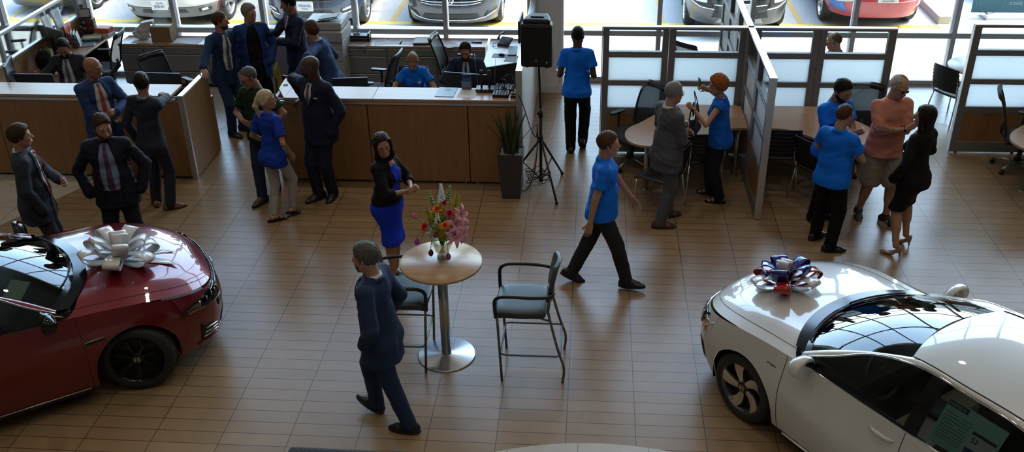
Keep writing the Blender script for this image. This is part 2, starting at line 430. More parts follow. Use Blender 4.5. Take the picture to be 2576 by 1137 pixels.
# ------------------------------------------------------------------ low credenzas under the windows
def credenza(label, x0, x1, units):
    t = thing('credenza', label, 'cabinet', ((x0+x1)/2, 14.6, 0)); h = (x1-x0)/2
    B().box(-h, h, -.01, .42, .70, .74, .003).obj('cabinet_top', oak_top, t)
    B().box(-h+.01, h-.01, .012, .41, .06, .70).obj('body', grey_lam, t)
    B().box(-h+.02, h-.02, .05, .40, 0, .06).obj('plinth', shadow_gap, t)
    w = 2*h/units
    for k in range(units):
        a = -h+k*w
        for z0, z1, hn in ((.575, .69, 1), (.285, .565, 0), (.075, .275, 0)):
            d = B().box(a+.006, a+w-.006, -.006, .012, z0, z1, .003).obj('drawer', M('drawer_front', (.235, .235, .24), .5), t)
            B().box(a+.03, a+w-.03, -.012, -.004, z1-.014, z1-.004, .002, 1).obj('drawer_pull', alu, d)
            if hn: B().cyl((a+w*.55, -.012, .635), (a+w*.55, -.004, .635), .011, n=14).obj('lock', black_pl, d)
    return t
credenza('grey drawer credenza under the window behind the left desk', -7.62, -5.42, 3)
credenza('grey drawer credenza under the window behind the middle counter', -4.02, -1.66, 3)

# ------------------------------------------------------------------ cubicle partitions
part_fr = M('partition_frame', (.22, .215, .225), .5, .2)
def frost_mat():
    m, nt, out = nodes('frosted_panel'); L_ = nt.links.new
    d = add(nt, 'ShaderNodeBsdfDiffuse', Color=(.72, .75, .76, 1)); tr = add(nt, 'ShaderNodeBsdfTranslucent', Color=(.95, .97, .98, 1))
    mx = add(nt, 'ShaderNodeMixShader', Fac=.9); g = add(nt, 'ShaderNodeBsdfGlossy', Roughness=.25); m2 = add(nt, 'ShaderNodeMixShader', Fac=.05)
    L_(d.outputs[0], mx.inputs[1]); L_(tr.outputs[0], mx.inputs[2]); L_(mx.outputs[0], m2.inputs[1]); L_(g.outputs[0], m2.inputs[2]); L_(m2.outputs[0], out.inputs[0]); return m
frost = frost_mat()
def partition(label, loc, rz, panels, h=1.80, wood_to=.585):
    """panels: list of (x0,x1) along local X, thickness along local Y"""
    t = thing('partition_wall', label, 'partition', loc, rz)
    X0, X1 = panels[0][0], panels[-1][1]
    B().box(X0-.012, X1+.012, -.042, .042, h-.022, h, .004).obj('top_cap', M('cap_alu', (.66, .67, .69), .3, .7), t)
    B().box(X0-.012, X0, -.040, .040, .01, h-.022).obj('end_trim', alu, t); B().box(X1, X1+.012, -.040, .040, .01, h-.022).obj('end_trim', alu, t)
    for (a, c) in panels:
        f = B(); m = .085
        f.box(a+.003, a+m, -.036, .036, .02, h-.022, .003, 1); f.box(c-m, c-.003, -.036, .036, .02, h-.022, .003, 1)
        for z0, z1 in ((.02, .17), (.585, .675), (.99, 1.025), (1.031, 1.062), (1.382, 1.42), (1.426, 1.460), (1.755, h-.022)): f.box(a+m-.004, c-m+.004, -.036, .036, z0, z1, .003, 1)
        f.obj('panel_frame', part_fr, t)
        B().box(a+m-.006, c-m+.006, -.03, .03, .16, .59).obj('wood_panel', oak, t)
        B().box(a+m-.006, c-m+.006, -.012, .012, .67, .995).obj('frosted_panel', frost, t)
        B().box(a+m-.006, c-m+.006, -.012, .012, 1.058, 1.386).obj('frosted_panel', frost, t)
        B().box(a+m-.006, c-m+.006, -.004, .004, 1.455, 1.76).obj('glass_pane', glass_in, t)
        for x in (a+.1, c-.1): B().cyl((x, 0, 0), (x, 0, .03), .02).obj('levelling_foot', black_pl, t)
    return t
partition('cubicle wall of frosted panels facing the showroom, between speaker and divider', (0, 12.37, 0), 0, [(.14, 1.0), (1.0, 1.985)])
partition('cubicle wall of frosted panels behind the man in the salmon shirt', (0, 12.37, 0), 0, [(2.085, 2.91), (2.91, 3.85)])
partition('divider wall end-on between the two cubicle desks', (2.035, 12.37, 0), -pi/2, [(.046, .95), (.95, 1.86)])
partition('divider wall running to the window behind the cubicles', (2.035, 12.37, 0), pi/2, [(.046, .95), (.95, 1.85), (1.85, 2.66)])
partition('cubicle wall at the right edge beyond the cafe chair', (0, 12.57, 0), 0, [(4.885, 5.83), (5.83, 6.78), (6.78, 7.73)])

# ------------------------------------------------------------------ cubicle desks
def table(label, poly, legs, z=.74):
    cx = sum(p[0] for p in poly)/len(poly); cy_ = sum(p[1] for p in poly)/len(poly)
    t = thing('desk', label, 'desk', (cx, cy_, 0))
    P = smooth_poly([(x-cx, y-cy_) for x, y in poly])
    B().prism(P, z-.03, z, bev=.004).obj('desk_top', oak_top, t)
    for (x, y) in legs:
        b = B(); b.cyl((x-cx, y-cy_, .01), (x-cx, y-cy_, z-.03), .03); b.cyl((x-cx, y-cy_, 0), (x-cx, y-cy_, .012), .045); b.obj('leg', steel, t)
    return t
def smooth_poly(P, it=2):
    """Chaikin corner rounding, keeps right-angle corners marked by a repeated point"""
    for _ in range(it):
        Q = []; n = len(P)
        for i in range(n):
            a, b2 = P[i], P[(i+1) % n]
            if a == b2: Q.append(a); continue
            Q += [(a[0]*.75+b2[0]*.25, a[1]*.75+b2[1]*.25), (a[0]*.25+b2[0]*.75, a[1]*.25+b2[1]*.75)]
        P = Q
    return P
table('oak cubicle desk with a rounded end, beside the grey suited man', [(1.99, 12.32), (1.99, 12.32), (1.0, 12.32), (1.0, 12.32), (.86, 11.98), (.66, 11.70), (.47, 11.50), (.42, 11.25), (.52, 11.0), (.80, 10.93), (1.05, 11.02), (1.32, 11.2), (1.6, 11.44), (1.8, 11.55), (1.99, 11.56), (1.99, 11.56)], [(.72, 11.25), (1.9, 11.7)])
table('oak cubicle desk behind the two men in blue polo shirts', [(2.08, 12.32), (2.08, 12.32), (2.08, 11.56), (2.08, 11.56), (2.32, 11.57), (2.5, 11.53), (2.78, 11.26), (3.0, 11.06), (3.2, 10.92), (3.4, 10.98), (3.52, 11.25), (3.54, 11.6), (3.36, 11.9), (3.08, 12.15), (3.0, 12.32), (3.0, 12.32)], [(3.25, 11.3), (2.2, 11.7)])
table('oak desk with a rounded tip at the right edge of the view', [(7.4, 12.5), (7.4, 12.5), (6.0, 12.5), (6.0, 12.5), (5.75, 12.1), (5.43, 11.79), (5.16, 11.52), (5.10, 11.27), (5.18, 11.02), (5.45, 10.92), (5.8, 11.1), (6.2, 11.45), (7.4, 11.5), (7.4, 11.5)], [(5.445, 11.40), (6.3, 11.9)])
t = thing('cafe_table', 'small round table by the glass behind the right-hand cubicle wall', 'table', (5.62, 13.95, 0))
b = B(); b.lathe([(.001, .715), (.44, .715), (.45, .73), (.44, .745), (.001, .745)], n=40); b.obj('table_top', M('pale_laminate', (.72, .70, .66), .35), t)
B().cyl((0, 0, .02), (0, 0, .715), .035).obj('pedestal', steel, t); B().lathe([(.24, 0), (.24, .01), (.05, .025), (.001, .025)], n=32).obj('base', steel, t)

# ------------------------------------------------------------------ chairs (all face local +X)
def mesh_mat():
    m, nt, out = nodes('chair_mesh'); L_ = nt.links.new
    d = add(nt, 'ShaderNodeBsdfPrincipled', **{'Base Color': (.012, .013, .016, 1), 'Roughness': .6}); tr = add(nt, 'ShaderNodeBsdfTransparent')
    tc = add(nt, 'ShaderNodeTexCoord'); wv = add(nt, 'ShaderNodeTexWave', Scale=110., bands_direction='Z'); mr = add(nt, 'ShaderNodeMapRange', **{'To Min': .80, 'To Max': .99})
    mx = add(nt, 'ShaderNodeMixShader'); L_(tc.outputs['Object'], wv.inputs['Vector']); L_(wv.outputs['Fac'], mr.inputs[0]); L_(mr.outputs[0], mx.inputs[0])
    L_(tr.outputs[0], mx.inputs[1]); L_(d.outputs[0], mx.inputs[2]); L_(mx.outputs[0], out.inputs[0]); return m
chair_mesh = mesh_mat(); seat_fab = M('seat_fabric', (.022, .024, .03), .75, bump=.3, bscale=400.); seat_blue = M('seat_blue_grey', (.05, .058, .075), .6, bump=.2, bscale=400.)
def make_task_chair(label, loc, rz, seat_m=None, group='task chairs'):
    t = thing('task_chair', label, 'chair', loc, rz, group)
    for k in range(5):
        a = 2*pi*k/5+.3; c, s_ = cos(a), sin(a)
        lg = B().tube([(.03*c, .03*s_, .105), (.15*c, .15*s_, .10), (.30*c, .30*s_, .075)], [.026, .022, .016], 8).obj('base_leg', M('base_alu', (.45, .45, .46), .35, .9), t)
        b = B(); b.lathe([(.012, -.02), (.03, -.02), (.03, .02), (.012, .02)], (.30*c, .30*s_, .03), 14, axis=Matrix.Rotation(a, 3, 'Z') @ Matrix.Rotation(pi/2, 3, 'X')); b.cyl((.30*c, .30*s_, .035), (.30*c, .30*s_, .07), .01, n=8); b.obj('caster', black_pl, lg)
    B().cyl((0, 0, .09), (0, 0, .26), .032).cyl((0, 0, .26), (0, 0, .40), .02).obj('gas_column', black_pl, t)
    B().box(-.12, .12, -.09, .09, .38, .425, .02).obj('mechanism', black_pl, t)
    # seat cushion: rounded slab with waterfall front
    P = []
    for i in range(11):
        u = -1+2*i/10; row = []
        for j in range(11):
            v = -1+2*j/10; x = .245*u*(1-.05*v*v); y = .25*v*(1-.06*u*u)
            z = .485-.02*(u*u*v*v)-.03*max(0, u-.5)*2-.012*(1-v*v)*(1-u*u)
            row.append((x+.02, y, z))
        P.append(row)
    o = B().grid(P).obj('seat', seat_m or seat_fab, t); solidify(o, .055, -1)
    # back: frame + mesh, leaning backwards
    def bp(v, w):   # v across -1..1, w up 0..1
        wd = .215+.025*w-.04*w*w
        return (-.235-.06*w-.11*w*w+.035*(1-v*v)*-1*.6, wd*v, .52+.54*w)
    rail = [bp(-1, w/8) for w in range(9)]+[bp(v/4, 1.) for v in range(-3, 4)]+[bp(1, 1-w/8) for w in range(9)]+[bp(-v/4, 0.) for v in range(-3, 4)]
    B().tube(rail, .014, 8, closed=True).obj('back_frame', black_pl, t)
    B().grid([[bp(-1+.25*j, i/8) for j in range(9)] for i in range(9)]).obj('back_mesh', chair_mesh, t)
    B().tube([bp(-1, .92), bp(-.5, .93), bp(0, .94), bp(.5, .93), bp(1, .92)], .022, 8, flat=1.6).obj('top_rail', black_pl, t)
    B().tube([(-.05, 0, .41), (-.2, 0, .42), (-.275, 0, .50), bp(0, .18)], [.03, .03, .026, .02], 8).obj('back_support', black_pl, t)
    for s_ in (-1, 1):
        ar = B().tube([(.0, .20*s_, .43), (-.01, .285*s_, .44), (-.02, .29*s_, .55), (-.02, .285*s_, .665)], [.018, .018, .017, .02], 8).obj('arm_post', black_pl, t)
        b = B(); pr = [(x, y) for x, y in rrect(.25, .085, .035, 4)]; b.prism(pr, .665, .69, T(.02, .285*s_, 0), .008); b.obj('arm_pad', black_pl, ar)
    return t
R_ = radians
make_task_chair('mesh task chair pulled out between the left side desk and the credenza', (-7.76, 14.20, 0), R_(184), seat_blue)
make_task_chair('mesh task chair half hidden behind the left counter monitor', (-6.12, 12.98, 0), R_(-35))
make_task_chair('mesh task chair beside the seated woman in blue', (-3.2, 13.42, 0), R_(172))
make_task_chair('tall mesh task chair between the seated woman and the seated man in navy', (-2.02, 14.12, 0), R_(-8))
make_task_chair('mesh task chair at the rounded cubicle desk left of the grey suited man', (.56, 11.98, 0), R_(222))
make_task_chair('mesh task chair behind the bearded man in a blue polo', (3.47, 11.98, 0), R_(-112))
make_task_chair('mesh task chair seen side-on at the right edge', (5.6, 12.06, 0), R_(-18))
make_task_chair('mesh task chair seen through the cubicle glass left of the divider', (1.62, 14.2, 0), R_(48))
make_task_chair('mesh task chair behind the right-hand cubicle glass', (6.1, 14.1, 0), R_(100))
make_task_chair('mesh task chair beyond the low glass partition at far left', (-9.36, 14.62, 0), R_(196))
for c_ in (make_task_chair('low task chair under the seated woman in the blue polo', (-2.56, 12.84, 0), R_(-90)), make_task_chair('task chair carrying the seated man in the navy suit', (-1.80, 13.12, 0), R_(-90)),
           make_task_chair('task chair carrying the seated man in the charcoal suit', (-7.68, 13.02, 0), R_(-86)), make_task_chair('task chair carrying the balding man behind the cubicle glass', (3.42, 13.5, 0), R_(190))): c_.scale = (1, 1, .84)

rib_mat = M('rib_black', (.012, .012, .013), .45)
def make_guest_chair(label, loc, rz, arms=False, group='guest chairs'):
    t = thing('guest_chair', label, 'chair', loc, rz, group)
    for s_ in (-1, 1):
        B().tube([(.20, .20*s_, .43), (.225, .225*s_, 0)], .011, 8).obj('leg', chrome, t)
        B().tube([(-.20, .20*s_, .43), (-.27, .235*s_, 0)], .011, 8).obj('leg', chrome, t)
        B().tube(smooth_path([(-.19, .20*s_, .42), (-.235, .21*s_, .50), (-.255, .21*s_, .65), (-.275, .20*s_, .84)], 4), .011, 8).obj('back_post', chrome, t)
        if arms:
            B().tube(smooth_path([(-.245, .225*s_, .62), (-.15, .27*s_, .66), (.1, .275*s_, .66), (.18, .25*s_, .60), (.2, .22*s_, .44)], 5), .014, 8).obj('arm', black_pl, t)
    P = [[(.22*u+.01, .215*v, .45-.012*(1-v*v)-(.02*max(0, u-.6)*2.5)) for v in [-1+.25*j for j in range(9)]] for u in [-1+.2*i for i in range(11)]]
    o = B().grid(P).obj('seat', rib_mat, t); solidify(o, .02, -1)
    P = [[(-.225-.06*w-.045*(1-v*v)+.006*sin(w*42), .215*v*(1+.05*sin(pi*w)), .50+.36*w+.015*(1-v*v)*w) for v in [-1+.2*j for j in range(11)]] for w in [i/42 for i in range(43)]]
    o = B().grid(P).obj('backrest', rib_mat, t); solidify(o, .012, 0)
    return t
make_guest_chair('chrome legged black chair tucked behind the grey suited man', (.86, 10.80, 0), R_(148))
make_guest_chair('chrome legged black chair in front of the woman with the handbag', (1.42, 11.36, 0), R_(98))
make_guest_chair('chrome legged black chair just right of the divider end', (2.39, 11.52, 0), R_(88))
make_guest_chair('chrome legged black armchair behind the balding man in a blue polo', (2.84, 11.10, 0), R_(36), True)
make_guest_chair('black ribbed chair at the small round table by the glass', (5.25, 13.72, 0), R_(32))
# ------------------------------------------------------------------ smooth body surfaces: signed distance volumes -> surface nets
class Vol:
    def __init__(s, lo, hi, h):
        s.lo = np.array(lo, float)-2*h; s.h = h
        s.n = np.ceil((np.array(hi, float)+2*h-s.lo)/h).astype(int)+1
        s.d = np.full(s.n, 1.0, np.float32)
    def sub(s, lo, hi, pad):
        a = np.maximum(np.floor((np.array(lo)-pad-s.lo)/s.h).astype(int), 0); b = np.minimum(np.ceil((np.array(hi)+pad-s.lo)/s.h).astype(int)+1, s.n)
        if np.any(b <= a): return None
        ax = [(s.lo[i]+s.h*np.arange(a[i], b[i])).astype(np.float32) for i in range(3)]
        return (slice(a[0], b[0]), slice(a[1], b[1]), slice(a[2], b[2])), ax[0][:, None, None], ax[1][None, :, None], ax[2][None, None, :]
    def comb(s, sl, v, k, op='u'):
        A = s.d[sl]
        if op == 'u':
            if k <= 0: s.d[sl] = np.minimum(A, v)
            else:
                h = np.maximum(k-np.abs(A-v), 0)/k; s.d[sl] = np.minimum(A, v)-h*h*k*.25
        else:
            v = -v
            if k <= 0: s.d[sl] = np.maximum(A, v)
            else:
                h = np.maximum(k-np.abs(A-v), 0)/k; s.d[sl] = np.maximum(A, v)+h*h*k*.25
    def rc(s, a, b, ra, rb, k=.02, flat=None, op='u'):
        """round cone; flat=(axis, factor): factor>1 thins the section along axis"""
        a = np.array(a, float); b = np.array(b, float); m = max(ra, rb)
        r = s.sub(np.minimum(a, b)-m*1.3, np.maximum(a, b)+m*1.3, k+2*s.h)
        if r is None: return s
        sl, X, Y, Z = r; ab = b-a; L2 = max(ab@ab, 1e-9)
        t = np.clip(((X-a[0])*ab[0]+(Y-a[1])*ab[1]+(Z-a[2])*ab[2])/L2, 0, 1)
        dx, dy, dz = X-(a[0]+t*ab[0]), Y-(a[1]+t*ab[1]), Z-(a[2]+t*ab[2])
        q = dx*dx+dy*dy+dz*dz
        if flat is not None:
            u = np.array(flat[0], float); u /= np.linalg.norm(u); c = dx*u[0]+dy*u[1]+dz*u[2]; q = q+c*c*(flat[1]**2-1)
        s.comb(sl, np.sqrt(q)-(ra+t*(rb-ra)), k, op); return s
    def el(s, c, r, R=None, k=.02, op='u'):
        c = np.array(c, float); m = max(r); q = s.sub(c-m, c+m, k+2*s.h)
        if q is None: return s
        sl, X, Y, Z = q; X, Y, Z = X-c[0], Y-c[1], Z-c[2]
        if R is not None:
            R = np.array(R, float); X, Y, Z = (R[0, 0]*X+R[1, 0]*Y+R[2, 0]*Z), (R[0, 1]*X+R[1, 1]*Y+R[2, 1]*Z), (R[0, 2]*X+R[1, 2]*Y+R[2, 2]*Z)
        k0 = np.sqrt((X/r[0])**2+(Y/r[1])**2+(Z/r[2])**2); k1 = np.sqrt((X/r[0]**2)**2+(Y/r[1]**2)**2+(Z/r[2]**2)**2)
        s.comb(sl, (k0*(k0-1)/np.maximum(k1, 1e-6)).astype(np.float32), k, op); return s
    def axes(s):
        return [(s.lo[i]+s.h*np.arange(s.n[i])).astype(np.float32) for i in range(3)]
    def plane(s, p, n, k=0.):
        """keep the side the normal points away from"""
        X, Y, Z = s.axes(); n = np.array(n, float); n /= np.linalg.norm(n)
        v = (X[:, None, None]-p[0])*n[0]+(Y[None, :, None]-p[1])*n[1]+(Z[None, None, :]-p[2])*n[2]
        if k <= 0: s.d = np.maximum(s.d, v)
        else:
            h = np.maximum(k-np.abs(s.d-v), 0)/k; s.d = np.maximum(s.d, v)+h*h*k*.25
        s.d = s.d.astype(np.float32); return s
    def wrinkle(s, amp, f, seed=0, ax=(1, 1, 1.6)):
        r = np.random.default_rng(seed); X, Y, Z = s.axes(); X, Y, Z = X[:, None, None]*ax[0], Y[None, :, None]*ax[1], Z[None, None, :]*ax[2]
        w = 0
        for i in range(4):
            v = r.normal(size=3); v /= np.linalg.norm(v); ff = f*(.7+.8*r.random())
            w = w+np.sin((v[0]*X+v[1]*Y+v[2]*Z)*ff+r.random()*6.28+1.3*np.sin((v[1]*X-v[2]*Y+v[0]*Z)*ff*.7))
        s.d = (s.d+amp*w*.5).astype(np.float32); return s
    def at(s, P):
        q = (np.asarray(P)-s.lo)/s.h; q = np.clip(q, 0, s.n-1.001); i = q.astype(int); f = q-i; r = 0
        for dx in (0, 1):
            for dy in (0, 1):
                for dz in (0, 1):
                    w = (f[..., 0] if dx else 1-f[..., 0])*(f[..., 1] if dy else 1-f[..., 1])*(f[..., 2] if dz else 1-f[..., 2])
                    r = r+w*s.d[i[..., 0]+dx, i[..., 1]+dy, i[..., 2]+dz]
        return r
    def cast(s, P, D, off=0., tmax=.6, step=.003):
        """march from P along D, return the surface points at distance off"""
        P = np.asarray(P, float); D = np.asarray(D, float); D = D/np.linalg.norm(D); t = np.zeros(P.shape[:-1]); hit = np.zeros(P.shape[:-1], bool)
        for _ in range(int(tmax/step)):
            v = s.at(P+t[..., None]*D); hit |= v < off; t = np.where(hit, t, t+step)
            if hit.all(): break
        return P+t[..., None]*D, hit
    def net(s):
        d = s.d; S_ = d < 0; n = s.n
        c = [S_[i:n[0]-1+i, j:n[1]-1+j, k:n[2]-1+k] for i in (0, 1) for j in (0, 1) for k in (0, 1)]
        tot = sum(x.astype(np.int8) for x in c); act = (tot > 0) & (tot < 8)
        I = np.argwhere(act); idx = np.full(act.shape, -1, np.int64); idx[act] = np.arange(len(I))
        acc = np.zeros((len(I), 3)); cnt = np.zeros(len(I))
        off = np.array([(i, j, k) for i in (0, 1) for j in (0, 1) for k in (0, 1)])
        val = [d[I[:, 0]+o[0], I[:, 1]+o[1], I[:, 2]+o[2]] for o in off]
        for a in range(8):
            for b in range(a+1, 8):
                if np.abs(off[a]-off[b]).sum() != 1: continue
                m = (val[a] < 0) != (val[b] < 0); den = np.where(m, val[a]-val[b], 1.); t = np.where(m, val[a]/den, 0)
                acc += np.where(m[:, None], off[a]+t[:, None]*(off[b]-off[a]), 0); cnt += m
        V = s.lo+s.h*(I+acc/cnt[:, None]); F = []
        for ax in range(3):
            sl0 = [slice(1, -1)]*3; sl0[ax] = slice(0, -1); sl1 = [slice(1, -1)]*3; sl1[ax] = slice(1, None)
            A, Bv = S_[tuple(sl0)], S_[tuple(sl1)]; ch = np.argwhere(A != Bv)
            if len(ch) == 0: continue
            inside = A[tuple(ch.T)]; g = ch.copy(); u, v = [q for q in range(3) if q != ax]; g[:, u] += 1; g[:, v] += 1
            def cell(du, dv): q = g.copy(); q[:, u] -= du; q[:, v] -= dv; return idx[tuple(q.T)]
            q = np.stack([cell(1, 1), cell(0, 1), cell(0, 0), cell(1, 0)], 1)
            flip = inside if ax != 1 else ~inside
            q[~flip] = q[~flip][:, ::-1]; F.append(q)
        F = np.concatenate(F) if F else np.zeros((0, 4), int)
        return V, F[(F >= 0).all(1)]
def relax(V, F, it=1, lam=.5):
    for _ in range(it):
        acc = np.zeros_like(V); cnt = np.zeros(len(V))
        for a in range(4):
            for b in ((a+1) % 4, (a-1) % 4): np.add.at(acc, F[:, a], V[F[:, b]]); np.add.at(cnt, F[:, a], 1)
        V = V+lam*(acc/np.maximum(cnt, 1)[:, None]-V)
    return V
def np_mesh(name, V, F, mats, parent=None, mi=None, smooth=True):
    me = bpy.data.meshes.new(name); me.vertices.add(len(V)); me.vertices.foreach_set('co', np.asarray(V, np.float32).ravel())
    F = np.asarray(F, np.int32); me.loops.add(F.size); me.loops.foreach_set('vertex_index', F.ravel())
    me.polygons.add(len(F)); me.polygons.foreach_set('loop_start', np.arange(len(F), dtype=np.int32)*F.shape[1]); me.polygons.foreach_set('loop_total', np.full(len(F), F.shape[1], np.int32))
    if mi is not None: me.polygons.foreach_set('material_index', np.asarray(mi, np.int32))
    me.polygons.foreach_set('use_smooth', np.full(len(F), smooth, bool)); me.update(calc_edges=True)
    return mesh_obj(name, me, mats, parent)
def vol_obj(name, vol, m, parent, it=1):
    V, F = vol.net(); V = relax(V, F, it, .5); return np_mesh(name, V, F, m, parent)

def unit(v): v = np.array(v, float); return v/max(np.linalg.norm(v), 1e-9)
def rotm(yaw=0., pitch=0., roll=0.):
    """yaw about Z (left +), pitch nods forward (+X towards -Z), roll tips to the right (+Y up)"""
    cy, sy, cp, sp, cr, sr = cos(yaw), sin(yaw), cos(pitch), sin(pitch), cos(roll), sin(roll)
    Z = np.array([[cy, -sy, 0], [sy, cy, 0], [0, 0, 1]]); P = np.array([[cp, 0, sp], [0, 1, 0], [-sp, 0, cp]]); R = np.array([[1, 0, 0], [0, cr, -sr], [0, sr, cr]])
    return Z @ P @ R
def ik(a, c, l1, l2, hint):
    a = np.array(a, float); c = np.array(c, float); d = c-a; L = np.linalg.norm(d); mx = (l1+l2)*.998
    if L > mx: c = a+d*mx/L; d = c-a; L = mx
    u = d/L; x = (l1*l1-l2*l2+L*L)/(2*L); hh = sqrt(max(l1*l1-x*x, 0)); p = np.array(hint, float); p = unit(p-u*(p@u)); return a+u*x+p*hh, c

SKIN = {}
def skin_mat(name, col):
    if name not in SKIN:
        m = M('skin_'+name, col, .5, noise=.06, nscale=30.); SKIN[name] = m
    return SKIN[name]
LIPS = {}
def lip_mat(c): return M('lips_%d' % int(c[0]*1e3), (min(1, c[0]*.95), c[1]*.60, c[2]*.62), .4)
eye_w = M('eye_white', (.28, .25, .23), .3); eye_d = M('eye_iris', (.03, .02, .015), .1)

def head_vol(fem, rec, h=.0046, neck_to=None, R=None, c=None, jaw=1., age=0., s=1.):
    v = Vol((-.15, -.115, -.26), (.14, .115, .15), h)
    v.el((-.012, 0, .024), (.099, .077, .093), k=.02)
    v.el((.022, 0, -.038), (.068, .060*jaw, .085), k=.035)
    v.el((.050, 0, -.096), (.034, .037*jaw, .027), k=.035)
    v.rc((-.005, .052*jaw, -.06), (.04, .03*jaw, -.098), .018, .016, .03); v.rc((-.005, -.052*jaw, -.06), (.04, -.03*jaw, -.098), .018, .016, .03)
    for y in (1, -1):
        v.el((.052, .036*y, -.034), (.026, .022, .022), k=.022)
        v.el((.079, .03*y, .016), (.013, .024, .008), k=.014)
    v.rc((.088, 0, .004), (.110, 0, -.040), .0075, .0115, .014)
    for y in (1, -1):
        v.el((.099, .011*y, -.044), (.010, .008, .007), k=.008)
        v.el((.098, .031*y, -.007), (.016, .017, .012), k=.012, op='s')
        v.el((.081, .031*y, -.008), (.011, .015, .010), k=.004)
        v.el((-.006, .079*y, -.012), (.017, .008, .031), R=rotm(-.35*y, -.15, 0), k=.008)
    v.el((.090, 0, -.071), (.011, .024, .0055), k=.008); v.el((.088, 0, -.081), (.011, .019, .006), k=.007)
    v.el((.101, 0, -.0755), (.010, .022, .0014), k=.003, op='s')
    nr = .047 if fem else .058
    v.rc((-.022, 0, -.055), (-.035, 0, -.22), nr, nr*1.06, .03)
    return v
def head_mesh(v, Rm, c, s, skin):
    V, F = v.net(); V = relax(V, F, 1, .35); C = V[F].mean(1)
    lip = (C[:, 0] > .082) & (np.abs(C[:, 1]) < .024) & (C[:, 2] < -.066) & (C[:, 2] > -.087) & (C[:, 0]-.09+np.abs(C[:, 1])*.2 > -.004)
    mi = np.where(lip, 1, 0)
    return (V*s) @ Rm.T+c, F, mi
def sphere_np(c, r, n=10):
    V = []; F = []
    for i in range(n+1):
        for j in range(2*n): th = pi*i/n; ph = pi*j/n; V.append((r*sin(th)*cos(ph), r*sin(th)*sin(ph), r*cos(th)))
    for i in range(n):
        for j in range(2*n): F.append((i*2*n+j, (i+1)*2*n+j, (i+1)*2*n+(j+1) % (2*n), i*2*n+(j+1) % (2*n)))
    return np.array(V)+c, np.array(F)
def hand_vol(curl, spread, side, h=.0034):
    """hand frame: +X along the fingers, +Y towards the thumb side, -Z = palm side"""
    v = Vol((-.05, -.07, -.10), (.21, .10, .06), h)
    v.rc((-.04, 0, 0), (.01, 0, 0), .027, .026, .02, flat=((0, 0, 1), 1.35))
    for y, x1 in ((.028, .088), (.010, .092), (-.010, .088), (-.028, .080)): v.rc((.01, y*.6, 0), (x1, y, .001), .019, .0125, .016, flat=((0, 0, 1), 1.25))
    v.rc((.02, .02, -.006), (.045, .034, -.008), .016, .012, .014)
    for i, (y, x1, L) in enumerate(((.030, .090, (.040, .024, .020)), (.0105, .094, (.044, .028, .021)), (-.0105, .090, (.041, .026, .020)), (-.029, .081, (.032, .019, .018)))):
        p = np.array((x1, y, .001)); a = 0; cc = curl[i] if isinstance(curl, (list, tuple)) else curl*(1+.12*(i-1)); sp = spread*(1.5-i)*.12; r = .0088 if i < 3 else .0078
        for L_, da, r2 in zip(L, (.9, 1.15, .7), (r*.95, r*.88, r*.76)):
            a += cc*da; q = p+L_*np.array((cos(a)*cos(sp), cos(a)*sin(sp), -sin(a))); v.rc(p, q, r, r2, .003); p = q; r = r2
    tc = curl[4] if isinstance(curl, (list, tuple)) and len(curl) > 4 else min(.9, (curl if not isinstance(curl, (list, tuple)) else curl[0])*.6)
    p = np.array((.032, .034, -.008)); d = unit((.72, .62-.45*tc, -.25-.55*tc)); q = p+.036*d; v.rc(p, q, .0115, .0098, .008)
    d2 = unit(d+np.array((.25, -.45*tc-.1, -.2*tc))); v.rc(q, q+.029*d2, .0098, .0075, .003)
    return v

def tubes_obj(name, chains, m, parent, n=6):
    b = B()
    for pts, r in chains: b.tube(pts, r, n)
    return b.obj(name, m, parent)
def drape(name, vol, grid, D, off, m, parent, thick=.003, Rt=None, Ct=None, keep=True):
    """grid of start points (body frame) thrown along D onto the surface of vol, made into a thin cloth piece"""
    P, hit = vol.cast(np.array(grid, float), D, off)
    b = B(); b.grid([[tuple(q) for q in row] for row in P]); o = b.obj(name, m, parent); solidify(o, thick, 0); return o

